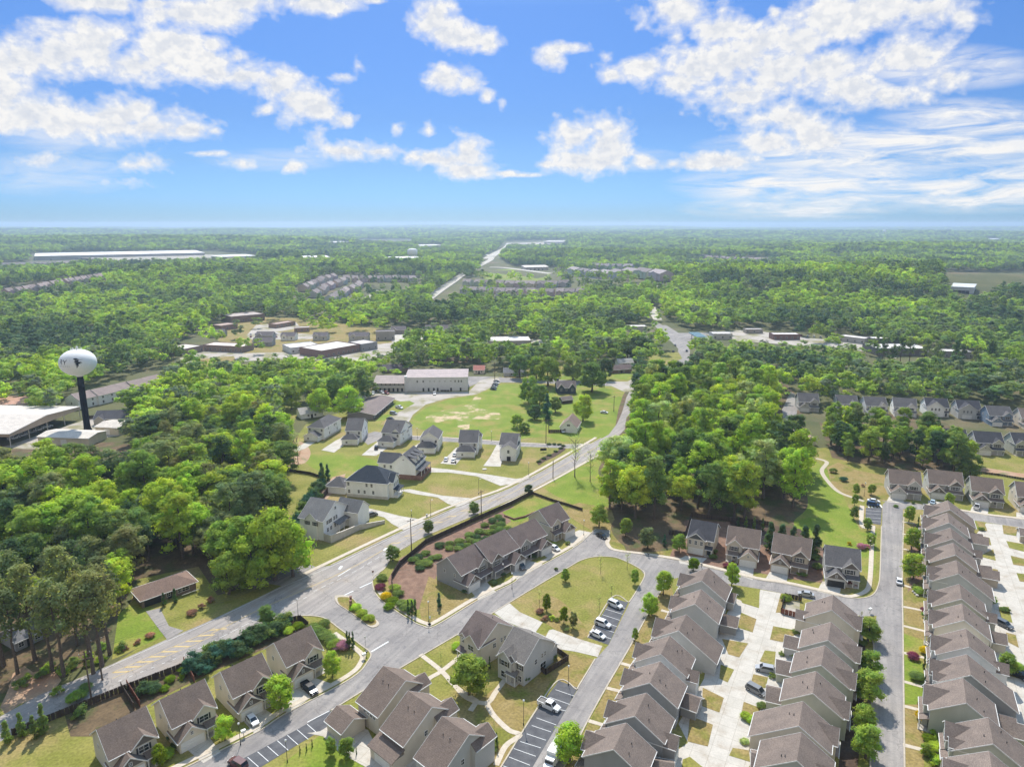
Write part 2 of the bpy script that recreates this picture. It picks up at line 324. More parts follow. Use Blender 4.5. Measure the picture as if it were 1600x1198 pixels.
patch('lawn', 'lush', [(845, 760), (925, 712), (960, 740), (1000, 780), (960, 790), (900, 790), (870, 775)])
patch('dirt', 'dry', [(870, 795), (905, 785), (960, 795), (1010, 815), (1060, 835), (1075, 880), (1000, 866), (955, 850), (930, 832)])
patch('lawn', 'lush', [(1240, 770), (1275, 720), (1300, 740), (1325, 790), (1345, 830), (1370, 830), (1368, 900), (1340, 900), (1280, 840), (1240, 830)])
patch('lawn', 'dry', [(1292, 730), (1310, 722), (1340, 735), (1395, 745), (1405, 780), (1370, 784), (1320, 775), (1300, 760)])
patch('forest_floor', 'leaf_litter', [(985, 870), (950, 780), (935, 735), (955, 700), (985, 600), (1100, 560), (1230, 600), (1262, 690), (1256, 740), (1262, 790), (1240, 815), (1246, 838), (1160, 820), (1080, 815), (1020, 845)], smooth=True)
patch('forest_floor', 'leaf_litter', [(-120, 1100), (-200, 700), (200, 690), (440, 690), (445, 860), (470, 890), (340, 930), (310, 885), (212, 905), (185, 960), (150, 1030), (60, 1075)])
patch('lawn', 'lush', [(175, 1030), (185, 960), (212, 935), (240, 950), (262, 990), (190, 1024)])
patch('lawn', 'lawn', [(255, 945), (330, 925), (345, 955), (280, 990)])
patch('dirt', 'dirt', [(0, 1105), (14, 1075), (20, 1052), (38, 1040), (52, 1050), (80, 1042), (96, 1062), (84, 1078), (62, 1088), (30, 1100), (8, 1116)])
patch('forest_floor', 'leaf_litter', [(1300, 715), (1280, 660), (1340, 640), (1480, 660), (1520, 720), (1540, 735), (1400, 735)])
patch('lawn', 'lawn', [(1505, 715), (1600, 720), (1640, 745), (1600, 752), (1530, 735)])
patch('dirt', 'dirt', [(1510, 726), (1600, 740), (1600, 746), (1515, 734)])
# yard behind the townhouses, with mulch and bushes
patch('mulch_bed', 'mulch', [(606, 905), (625, 872), (680, 842), (800, 790), (822, 800), (690, 880), (664, 945), (640, 960), (612, 940)])
patch('mulch_bed', 'leaf_litter', [(100, 1112), (215, 1070), (300, 1038), (400, 985), (470, 966), (474, 990), (425, 1008), (330, 1050), (240, 1095), (150, 1150), (110, 1150)])
patch('mulch_bed', 'darkmulch', [(1140, 812), (1250, 826), (1290, 860), (1270, 865), (1130, 838)])
patch('mulch_bed', 'mulch', [(1045, 872), (1070, 812), (1140, 815), (1160, 890), (1100, 884)])
patch('mulch_bed', 'leaf_litter', [(985, 858), (955, 828), (975, 806), (1060, 812), (1072, 845), (1040, 860)], smooth=True)
patch('lawn', 'lush', [(785, 800), (835, 778), (870, 785), (815, 815), (800, 815)])
patch('lawn', 'dry', [(655, 950), (670, 900), (720, 925), (745, 932), (680, 970), (660, 973)])
patch('dirt', 'dry', [(832, 956), (850, 928), (885, 945), (920, 990), (900, 1000)], smooth=True)
for q in [(612, 1053, 580, 1075), (545, 1090, 520, 1110)]: pass
patch('lawn', 'lush', [(434, 1198), (500, 1148), (540, 1165), (600, 1175), (560, 1215), (420, 1230)])
patch('mulch_bed', 'mulch', [(1128, 832), (1205, 838), (1290, 862), (1285, 910), (1240, 905), (1150, 888), (1120, 880)])
# ---- roads
patch('main_road', 'asphalt_main', [(-160, 1200), (0, 1119), (62, 1085), (180, 1035), (257, 1000), (322, 972), (400, 935), (440, 915), (485, 888), (517, 883), (637, 826), (715, 792), (800, 762), (917, 697), (951, 679), (964, 662), (972, 644), (979, 620), (987, 605), (1002, 600), (1001, 620), (990, 640), (979, 652), (976, 671), (948, 700), (915, 720), (800, 779), (665, 837), (617, 865), (600, 888), (584, 905), (560, 930), (500, 960), (470, 962), (430, 968), (400, 980), (300, 1032), (212, 1065), (90, 1112), (-160, 1240)])
patch('local_street', 'asphalt', [(200, 1243), (295, 1197), (400, 1145), (445, 1116), (525, 1074), (560, 1052), (575, 1034), (580, 1020), (562, 1005), (532, 982), (505, 964), (470, 961), (500, 935), (560, 900), (590, 898), (581, 906), (585, 925), (600, 942), (637, 967), (660, 978), (680, 978), (750, 936), (800, 912), (820, 898), (895, 857), (925, 832), (932, 826), (952, 828), (951, 840), (946, 850), (960, 860), (1010, 867), (1062, 876), (1100, 885), (1180, 905), (1228, 912.6), (1280, 924), (1309, 931), (1331, 934.6), (1352, 934), (1366, 928), (1373, 915), (1395, 900), (1395, 960), (1345, 963), (1330, 952), (1260, 935), (1225, 927), (1188, 920), (1145, 913), (1090, 905), (1071, 900), (1045, 905), (1030, 926), (1010, 930), (996, 922), (1008, 899), (1000, 888), (970, 873), (950, 869), (925, 870), (905, 876), (886, 887), (820, 926), (722, 986), (630, 1040), (572, 1075), (517, 1109), (470, 1140), (400, 1178), (320, 1222), (250, 1262)], z=.028)
patch('parking_street', 'asphalt', [(996, 922), (1010, 930), (1030, 926), (1011, 960), (989, 1000), (970, 1033), (947, 1072), (919, 1122), (880, 1198), (850, 1250), (800, 1250), (832, 1198), (875, 1125), (906, 1070), (931, 1029), (951, 1007), (985, 939)], z=.032)
patch('residential_street', 'asphalt', [(1379, 788), (1384, 783), (1409, 783), (1442, 789), (1512, 800), (1548, 806), (1600, 812), (1700, 826), (1700, 841), (1600, 824.5), (1565, 819.5), (1523, 813), (1440, 796), (1411, 795), (1410, 850), (1409, 900), (1410, 1007), (1412, 1198), (1413, 1260), (1358, 1260), (1361, 1198), (1363, 1100), (1366, 1007), (1372, 930), (1376, 893)], z=.036)
patch('side_street', 'asphalt', [(560, 682), (585, 674), (640, 680), (720, 684), (800, 690), (880, 694), (935, 692), (925, 702), (880, 700), (800, 697), (720, 691), (640, 687), (600, 684), (575, 695)], z=.024)
patch('side_street', 'asphalt', [(380, 905), (440, 890), (480, 880), (500, 888), (478, 908), (440, 915)], z=.02)
# ---- parking bays
patch('parking_bays', 'lot', [(956.8, 933.7), (981.5, 941), (950.7, 1007), (919, 996)], z=.04)
patch('parking_bays', 'lot', [(873, 1063), (903, 1074), (875, 1125), (832, 1198), (800, 1250), (740, 1250), (784, 1198), (835, 1115)], z=.044)
patch('parking_bays', 'lot', [(515, 1109), (530, 1124), (500, 1142), (440, 1178), (380, 1215), (340, 1205), (400, 1174), (470, 1136)], z=.048)
patch('parking_bays', 'lot', [(1353, 793), (1378, 793), (1376, 820), (1352, 816)], z=.052)
def seg(px1, px2, w, m='white_line', z=.06): return (P(*px1), P(*px2), w, z)
def lines(name, m, segs, z=.058):
    b = B()
    for a, c, wd in segs:
        a = P(*a); c = P(*c); d = (c - a).normalized(); n = Vector((-d.y, d.x, 0)) * wd / 2
        b.add([a + n + Vector((0, 0, z)), a - n + Vector((0, 0, z)), c - n + Vector((0, 0, z)), c + n + Vector((0, 0, z))], [(0, 1, 2, 3)])
    return tag(b.make(name, m), kind='structure')
def lerp2(a, b, t): return (a[0] + (b[0] - a[0]) * t, a[1] + (b[1] - a[1]) * t)
sg = []
for t in (.14, .28, .42, .57, .71, .86): sg.append((lerp2((956.8, 933.7), (919, 996), t), lerp2((981.5, 941), (950.7, 1007), t), .13))
for (a, b_) in [((868, 1077), (897, 1087)), ((859, 1089), (890, 1100)), ((849, 1103), (884, 1110)), ((838, 1121), (869, 1132)), ((831, 1133), (861, 1143)), ((823, 1146), (853, 1156)), ((813, 1158), (845, 1168)), ((803, 1169), (837, 1181)), ((795, 1182), (828, 1195)), ((786, 1196), (820, 1208))]: sg.append((a, b_, .13))
for i in range(8):
    x = 480 - i * 15.5; y = 1131 + i * 8.6; sg.append(((x, y), (x + 17, y + 15), .13))
for y in (797, 802, 808, 813): sg.append(((1353, y), (1377, y + 2), .13))
for x in (1355, 1360, 1365, 1370, 1375): sg.append(((x, 788), (x + 3, 793), .5))
sg.append(((580, 1018), (607, 1002), .45)); sg.append(((480, 1128), (515, 1110), .2))
lines('parking_lines', 'white_line', sg, z=.062)
# ---- main road markings
ml = [(0, 1119), (180, 1035), (322, 972), (440, 915), (517, 883), (637, 826), (715, 792), (800, 762), (917, 697), (951, 679)]
mr = [(90, 1112), (212, 1065), (300, 1032), (400, 980), (470, 950), (560, 905), (617, 865), (665, 837), (800, 779), (915, 720), (948, 700)]
def yat(pl, x):
    for a, b_ in zip(pl, pl[1:]):
        if a[0] <= x <= b_[0]: return a[1] + (b_[1] - a[1]) * (x - a[0]) / (b_[0] - a[0])
    return pl[-1][1] if x > pl[-1][0] else pl[0][1]
def across(x, t):                          # a point of the main road, t from the far kerb (0) to the near kerb (1)
    a = P(x, yat(ml, x)); c = P(x, yat(mr, x)); q = a.lerp(c, t); return pix(q)
# across direction is along a column of view; convert to lines that run along the road
yl = []; wl = []
for t in (.33, .55):
    for x in range(176, 330, 10): yl.append((across(x, t), across(x + 10, t), .16))
for x in range(176, 330, 19): yl.append((across(x, .33), across(x + 26, .55), .55))
for x in range(330, 600, 12): yl.append((across(x, .45), across(x + 12, .45), .14)); yl.append((across(x, .475), across(x + 12, .475), .14))
for x in range(600, 760, 12): yl.append((across(x, .36), across(x + 12, .36), .14)); yl.append((across(x, .56), across(x + 12, .56), .14))
for x in range(610, 760, 22): yl.append((across(x, .36), across(x + 16, .56), .5))
for x in range(760, 940, 12): yl.append((across(x, .46), across(x + 12, .46), .14)); yl.append((across(x, .49), across(x + 12, .49), .14))
for x in range(185, 480, 17): wl.append((across(x, .74), across(x + 5, .74), .14))
for x in range(100, 940, 12): wl.append((across(x, .05), across(x + 12, .05), .1))
for x in range(300, 420, 12): wl.append((across(x, .74), across(x + 12, .74), .12))
for x in range(490, 600, 12): wl.append((across(x, .66), across(x + 7, .66), .12))
wl += [((528, 900), (548, 888), .3), ((530, 889), (534, 884), .9), ((600, 860), (604, 856), .9), ((537, 930), (552, 923), .4), ((562, 918), (582, 909), .4)]
lines('centre_markings', 'yellow_line', yl, z=.046); lines('lane_markings', 'white_line', wl, z=.05)
# ---- kerbs and sidewalks
def kerb(px, side=1): strip('kerb', 'kerb', px, .32, 0, .14, off=.16 * side)
kerb([(200, 1243), (295, 1197), (400, 1145), (445, 1116), (525, 1074), (560, 1052), (575, 1034), (580, 1020), (562, 1005), (532, 982), (505, 964), (470, 961)])
kerb([(584, 899), (581, 906), (585, 925), (600, 942), (637, 967), (660, 978), (680, 978), (750, 936), (800, 912), (820, 898), (895, 857), (925, 832), (932, 826)])
kerb([(952, 828), (951, 840), (946, 850), (960, 860), (1010, 867), (1062, 876), (1100, 885), (1180, 905), (1228, 912.6), (1280, 924), (1309, 931), (1331, 934.6), (1352, 934), (1366, 928), (1373, 915), (1376, 893), (1378, 822)])
kerb([(1379, 783), (1409, 783), (1442, 789), (1512, 800), (1548, 806), (1600, 812), (1680, 823)])
kerb([(517, 1109), (572, 1075), (630, 1040), (722, 986), (820, 926), (886, 887), (905, 876), (925, 870), (950, 869), (970, 873), (1000, 888), (1008, 899), (996, 922), (985, 939), (981.5, 941), (957, 933), (919, 996)], -1)
kerb([(1045, 905), (1030, 926), (1011, 960), (989, 1000), (970, 1033), (947, 1072), (919, 1122), (880, 1198), (850, 1250)], 1)
kerb([(931, 1029), (906, 1070), (900, 1077), (873, 1063), (835, 1115), (784, 1198), (750, 1250)], -1)
kerb([(1412, 797), (1410, 850), (1409, 900), (1410, 1007), (1412, 1198), (1413, 1260)], 1)
kerb([(1348, 963), (1366, 1007), (1363, 1100), (1361, 1198), (1358, 1260)], -1)
kerb([(517, 883), (637, 826), (715, 792), (800, 762), (917, 697), (940, 684)], 1)
kerb([(584, 899), (600, 888), (617, 865), (665, 837), (800, 779), (915, 720), (948, 700)], -1)
kerb([(-100, 1192), (90, 1112), (212, 1065), (300, 1032), (400, 980), (430, 968), (470, 961)], -1)
def walk(px, w=1.4, off=0, z=.12): strip('sidewalk', 'walk', px, w, 0, z, off=off)
walk([(200, 1243), (295, 1197), (400, 1145), (445, 1116), (525, 1074), (560, 1052), (573, 1036), (576, 1022), (562, 1008), (530, 985)], off=1.6)
walk([(584, 925), (600, 942), (637, 967), (660, 978), (680, 978), (750, 936), (800, 912), (820, 898), (895, 857), (922, 835)], off=1.6)
walk([(946, 840), (944, 850), (958, 861), (1010, 868), (1062, 876), (1100, 885), (1180, 905), (1228, 912.6), (1280, 924), (1309, 931), (1335, 934.6), (1360, 925), (1366, 905), (1368, 860), (1370, 822)], off=1.2)
walk([(1442, 789), (1512, 800), (1548, 806), (1600, 812), (1680, 823)], off=1.2)
walk([(480, 899), (517, 881), (637, 824), (715, 790), (800, 760), (917, 695), (935, 684)], off=1.5, w=1.6)
walk([(780, 790), (845, 758), (915, 720), (950, 702)], off=-1.0, w=1.3)
walk([(640, 678), (720, 682), (800, 688), (880, 692), (925, 690)], off=-3.2, w=1.0)
walk([(1347, 790), (1347, 822), (1366, 824)], w=1.6)
# park path on the right
strip('path', 'kerb', [(1275, 716), (1292, 722), (1284, 735), (1292, 750), (1310, 768), (1335, 778), (1350, 783)], 1.8, 0, .04)
# paths of the green between the houses
for q in ([(657, 1022), (690, 1048), (715, 1075), (745, 1095)], [(725, 1020), (690, 1048), (668, 1062), (655, 1085)], [(712, 1072), (730, 1090), (760, 1098), (775, 1080), (790, 1060)], [(760, 1098), (772, 1118), (795, 1140), (812, 1148), (790, 1165), (775, 1195)], [(745, 1095), (735, 1110)]):
    strip('path', 'walk', q, 1.3, 0, .05)
for (a, b_) in [((1410, 815), (1430, 818)), ((1410, 834), (1427, 836)), ((1410, 857), (1420, 859)), ((1409, 913), (1425, 918)), ((1409, 947), (1440, 953)), ((1410, 977), (1446, 986)), ((1410, 1019), (1444, 1027)), ((1411, 1064), (1444, 1073)), ((1411, 1102), (1442, 1110)), ((1411, 1163), (1450, 1173)),
                ((1033, 953), (1048, 957)), ((968, 1035), (986, 1040)), ((947, 1074), (975, 1081)), ((918, 1125), (945, 1133)), ((1005, 1010), (995, 1005))]:
    strip('path', 'walk', [a, b_], 1.1, 0, .05, smooth=False)
# ---- concrete drives and alleys
def drive(px, z=None, smooth=False, m='concrete'): patch('driveway', m, px, z=z, smooth=smooth)
LEVEL[0] = .064
drive([(1188, 921), (1222, 927), (1226, 950), (1270, 960), (1268, 1000), (1240, 1060), (1205, 1140), (1170, 1198), (1140, 1260), (1040, 1260), (1020, 1198), (1075, 1160), (1060, 1130), (1100, 1060), (1110, 1000), (1150, 935), (1182, 948)])
drive([(1541, 817), (1568, 820), (1640, 830), (1720, 1000), (1720, 1200), (1620, 1200), (1570, 1100), (1545, 1000), (1530, 900), (1520, 840)])
drive([(480, 1145), (500, 1142), (530, 1124), (575, 1140), (600, 1190), (575, 1200), (530, 1175), (505, 1150)])
drive([(600, 1170), (650, 1150), (690, 1230), (560, 1230)])
drive([(772, 957), (796, 942), (812, 956), (848, 972), (835, 990), (790, 970)])
drive([(858, 984), (864, 983), (905, 998), (941, 1009), (934, 1026), (900, 1018), (875, 1014), (862, 1020), (850, 1000)])
# drives of the houses on the lower left
drive([(283, 1163), (322, 1145), (345, 1175), (318, 1192)]); drive([(373, 1118), (402, 1100), (430, 1118), (398, 1146)]); drive([(456, 1078), (490, 1058), (519, 1068), (470, 1100), (446, 1116)])
drive([(730, 917), (757, 905), (775, 925), (748, 938)]); drive([(795, 890), (820, 874), (850, 882), (815, 902), (808, 906)]); drive([(842, 862), (862, 850), (880, 860), (858, 873)]); drive([(878, 840), (905, 828), (925, 832), (895, 855)])
drive([(1071, 868), (1105, 872), (1090, 885), (1062, 880), (1060, 874)]); drive([(1152, 883), (1178, 887), (1176, 906), (1150, 898)]); drive([(1203, 893), (1232, 896), (1228, 913), (1195, 906)]); drive([(1285, 908), (1316, 910), (1311, 932), (1276, 924)])
drive([(1389, 776), (1412, 780), (1412, 786), (1385, 784)]); drive([(1450, 782), (1478, 785), (1475, 796), (1450, 791)]); drive([(1519, 791), (1545, 793), (1543, 806), (1515, 801)]); drive([(1588, 800), (1620, 805), (1620, 815), (1588, 811)])
# white house drives
drive([(502, 703), (525, 688), (560, 672), (575, 672), (545, 690), (522, 707)]); drive([(565, 711), (590, 690), (632, 678), (640, 684), (605, 700), (588, 712)]); drive([(624, 712), (668, 684), (688, 688), (670, 705), (650, 716)])
drive([(688, 724), (712, 700), (738, 690), (748, 694), (722, 715), (712, 726)]); drive([(755, 728), (765, 715), (776, 695), (790, 695), (786, 715), (782, 729)]); drive([(458, 702), (480, 690), (505, 680), (500, 686), (478, 700), (462, 706)])
drive([(665, 730), (700, 733), (760, 741), (806, 748), (832, 745), (840, 740), (812, 754), (782, 759), (760, 750), (745, 744), (700, 738), (672, 738)])
drive([(614, 766), (640, 764), (690, 774), (742, 779), (752, 776), (715, 792), (700, 787), (684, 777), (650, 772), (632, 768)])
drive([(549, 792), (560, 791), (590, 797), (625, 806), (662, 812), (668, 812), (630, 828), (612, 818), (600, 808), (592, 806), (572, 803), (560, 802)])
drive([(228, 955), (250, 950), (264, 978), (287, 985), (262, 1000), (250, 985)], m='asphalt')
# green patches inside the paved alley
G = [[(1146, 915), (1187, 922), (1186, 950), (1160, 942)], [(1158, 957), (1182, 967), (1176, 988), (1152, 980)], [(1128, 998), (1169, 1005), (1155, 1027), (1138, 1022)],
     [(1126, 1038), (1147, 1046), (1137, 1066), (1124, 1060)], [(1098, 1074), (1131, 1090), (1124, 1113), (1097, 1103)], [(1078, 1118), (1114, 1132), (1106, 1166), (1074, 1158)], [(1067, 1186), (1078, 1182), (1100, 1200), (1060, 1230)],
     [(1220, 927), (1228, 930), (1222, 957), (1212, 957)], [(1208, 978), (1240, 984), (1245, 990), (1223, 1003), (1203, 999)], [(1195, 1016), (1212, 1018), (1210, 1040), (1187, 1033)], [(1177, 1053), (1200, 1058), (1196, 1075), (1172, 1070)],
     [(1162, 1096), (1188, 1106), (1185, 1132), (1158, 1117)], [(1145, 1168), (1170, 1172), (1172, 1190), (1139, 1180)],
     [(1526, 814), (1538, 817), (1543, 830), (1532, 828)], [(1536, 838), (1546, 840), (1549, 852), (1541, 850)], [(1532, 868), (1552, 858), (1556, 876), (1533, 870)], [(1550, 888), (1559, 890), (1563, 906), (1550, 900)],
     [(1566, 820), (1592, 824), (1591, 838), (1568, 834)], [(1572, 845), (1600, 850), (1600, 862), (1577, 856)], [(1579, 868), (1610, 875), (1610, 886), (1583, 882)], [(1588, 895), (1620, 900), (1620, 912), (1593, 908)],
     [(1560, 948), (1576, 948), (1582, 973), (1565, 968)], [(1572, 988), (1587, 992), (1592, 1012), (1575, 1003)], [(1560, 1036), (1590, 1046), (1592, 1060), (1565, 1052)]]
LEVEL[0] = .1
for i, g in enumerate(G): patch('lawn', 'dry' if i % 3 else 'lawn', g)
# the planted island of the entrance
isl = [(523, 933), (528, 930), (548, 932), (560, 945), (575, 958), (590, 970), (592, 976), (586, 980), (577, 979), (560, 966), (540, 952), (527, 943)]
patch('traffic_island', 'kerb', isl, z=.17, thick=.17, smooth=True)
c0 = (sum(p[0] for p in isl) / 12, sum(p[1] for p in isl) / 12)
patch('lawn', 'dry', [lerp2(c0, p, .88) for p in isl], z=.19, smooth=True)
# fringe of the rows: yards between street and houses
LEVEL[0] = .02
patch('lawn', 'dry', [(1412, 818), (1444, 822), (1444, 1198), (1440, 1240), (1414, 1240)])
patch('mulch_bed', 'mulch', [(1428, 818), (1444, 822), (1446, 860), (1440, 905), (1418, 925), (1424, 900), (1422, 850)])
patch('lawn', 'lush', [(1412, 989), (1442, 1000), (1444, 1100), (1413, 1100)])
patch('mulch_bed', 'darkmulch', [(1326, 985), (1345, 975), (1352, 1010), (1350, 1100), (1340, 1200), (1310, 1200), (1322, 1080)])
patch('lawn', 'dry', [(1028, 930), (1048, 905), (1052, 930), (1050, 960), (1000, 1060), (975, 1120), (945, 1198), (885, 1198), (950, 1072), (990, 1000)])
patch('lawn', 'dry', [(850, 1022), (880, 1016), (905, 1022), (928, 1030), (900, 1075), (868, 1060), (800, 1090), (790, 1060)])
patch('lawn', 'dry', [(730, 1110), (790, 1060), (860, 1065), (835, 1110), (784, 1195), (770, 1230), (700, 1230)])
# ---- town: streets, lots, clearings farther away
LEVEL[0] = .03
patch('street', 'asphalt', [(1054, 605), (1020, 590), (1027, 577), (1050, 566), (1058, 555), (1060, 545), (1045, 530), (1030, 518), (1020, 505), (1028, 499), (1036, 505), (1060, 520), (1100, 520), (1110, 530), (1085, 535), (1078, 545), (1078, 560), (1068, 575), (1056, 590)])
patch('street', 'gravel', [(940, 596), (980, 596), (1030, 575), (1055, 605), (1010, 612), (975, 612)])
patch('street', 'asphalt', [(640, 588), (760, 588), (830, 592), (960, 596), (975, 604), (950, 603), (830, 598), (750, 597), (730, 606)], z=.026)
patch('gravel_lot', 'gravel', [(578, 612), (732, 612), (750, 594), (778, 588), (782, 598), (770, 604), (745, 616), (700, 622), (665, 632), (645, 648), (634, 668), (600, 672), (612, 648), (628, 628), (600, 618), (580, 620)])
patch('lawn', 'lush', [(614, 628), (640, 626), (648, 630), (630, 640), (606, 652), (592, 665), (585, 660)])
patch('street', 'concrete', [(270, 543), (420, 533), (620, 520), (800, 530), (860, 530), (880, 536), (760, 545), (600, 535), (420, 548), (290, 560)])
patch('gravel_lot', 'gravel', [(1090, 520), (1170, 515), (1260, 528), (1360, 536), (1410, 545), (1400, 560), (1330, 545), (1250, 540), (1150, 532)])
patch('gravel_lot', 'gravel', [(280, 560), (330, 545), (480, 540), (610, 530), (640, 545), (560, 565), (450, 560), (370, 565), (300, 575)])
patch('lawn', 'dry', [(300, 562), (365, 556), (370, 566), (305, 574)])
patch('lawn', 'dry', [(340, 532), (345, 508), (400, 495), (480, 498), (600, 515), (620, 545), (380, 552)]); patch('gravel_lot', 'gravel', [(385, 524), (400, 508), (462, 503), (470, 512), (430, 519), (480, 522), (520, 526), (470, 531), (392, 530)]); patch('gravel_lot', 'gravel', [(560, 540), (640, 533), (690, 536), (640, 546), (560, 552)])
patch('lawn', 'lawn', [(1000, 552), (1060, 550), (1066, 560), (1040, 572), (1000, 575)])
patch('lawn', 'lush', [(940, 580), (990, 585), (985, 593), (940, 592)])
patch('gravel_lot', 'gravel', [(0, 700), (60, 680), (150, 650), (200, 655), (210, 670), (190, 680), (120, 690), (60, 702)])
patch('lawn', 'lawn', [(270, 660), (420, 600), (470, 640), (440, 690), (300, 690)])
patch('gravel_lot', 'asphalt', [(1222, 640), (1235, 612), (1250, 620), (1243, 655), (1225, 660)])
for q in [[(1470, 428), (1600, 432), (1640, 440), (1640, 452), (1540, 448), (1480, 442)]]: patch('field', 'dirt', q, far=True)
patch('solar_field', 'lot', [(1500, 430), (1600, 435), (1640, 440), (1640, 448), (1600, 446), (1510, 440)], far=True, z=.6)
patch('field', 'lush', [(740, 425), (800, 420), (860, 428), (850, 440), (760, 438)], far=True, z=.4)
patch('gravel_lot', 'gravel', [(1480, 446), (1510, 446), (1525, 462), (1500, 475), (1480, 462)], far=True, z=.5)
strip('highway', 'concrete', [(668, 468), (690, 452), (708, 440), (722, 430), (740, 420), (760, 410), (768, 404), (762, 398)], 16, 0, .9, far=True)
strip('highway', 'concrete', [(765, 418), (790, 419), (830, 424), (860, 428)], 18, 0, .8, far=True)
strip('highway', 'concrete', [(762, 405), (775, 396), (790, 388), (796, 380)], 30, 0, 1.2, far=True)
strip('highway', 'concrete', [(1028, 500), (1022, 490), (1018, 480)], 10, 0, .2, far=True)
for q in [[(560, 378), (600, 376), (640, 378), (600, 381)], [(800, 380), (880, 377), (870, 382), (805, 384)], [(510, 468), (548, 450), (556, 452), (525, 470)], [(735, 465), (755, 450), (790, 450), (760, 472)], [(565, 468), (590, 452), (597, 454), (575, 470)], [(930, 440), (1030, 446), (1030, 449), (930, 443)], [(100, 402), (330, 398), (400, 404), (230, 410)]]: patch('pavement', 'gravel', q, far=True, z=.5)
# ------------------------------------------------------------------ houses
TAUPE = (.185, .146, .122); TAUPE2 = (.20, .163, .14); GREY = (.13, .125, .125); CHAR = (.07, .07, .078); BROWN = (.165, .132, .12)
BEIGE = (.56, .51, .43); CREAM = (.66, .60, .50); LGREY = (.50, .50, .49); WHITE = (.82, .82, .81); SAGE = (.46, .47, .40); GREYB = (.33, .335, .34); DKGREY = (.13, .135, .14); TAN = (.45, .39, .31); BLUE = (.22, .28, .36)
MESHES = {}; FOOT = []
def win_mesh(w, h, kind='window'):
    k = (kind, round(w, 1), round(h, 1))
    if k in MESHES: return MESHES[k]
    b = B(); t = .09
    for x0, x1, z0, z1 in ((-w / 2 - t, w / 2 + t, -h / 2 - t, -h / 2), (-w / 2 - t, w / 2 + t, h / 2, h / 2 + t), (-w / 2 - t, -w / 2, -h / 2, h / 2), (w / 2, w / 2 + t, -h / 2, h / 2), (-.03, .03, -h / 2, h / 2), (-w / 2, -.03, -.03, .03), (.03, w / 2, -.03, .03)):
        b.box(x0, x1, -.08, .02, z0, z1)
    g = B().box(-w / 2 + .001, w / 2 - .001, -.045, .01, -h / 2 + .001, h / 2 - .001)
    s = [B().box(i * (w / 2 + t + .22) - .18, i * (w / 2 + t + .22) + .18, -.07, .01, -h / 2, h / 2).mesh('shutter', 'dark') for i in (-1, 1)]
    MESHES[k] = (b.mesh('window', 'trim'), g.mesh('pane', 'glass'), s); return MESHES[k]
def door_mesh(w, h, garage):
    k = ('door', w, h, garage)
    if k in MESHES: return MESHES[k]
    b = B(); t = .12
    b.box(-w / 2 - t, -w / 2, -.07, .02, 0, h + t).box(w / 2, w / 2 + t, -.07, .02, 0, h + t).box(-w / 2, w / 2, -.07, .02, h, h + t)
    if garage:
        for i in range(4): b.box(-w / 2, w / 2, -.045, .01, i * h / 4 + .02, (i + 1) * h / 4 - .02)
        for i in range(4):
            x = -w / 2 + (i + .5) * w / 4; b.box(x - w / 10, x + w / 10, -.055, 0, .8 * h, .93 * h)
    else:
        b.box(-w / 2, w / 2, -.03, .01, 0, h)
    MESHES[k] = b.mesh('door', 'trim' if garage else 'dark'); return MESHES[k]
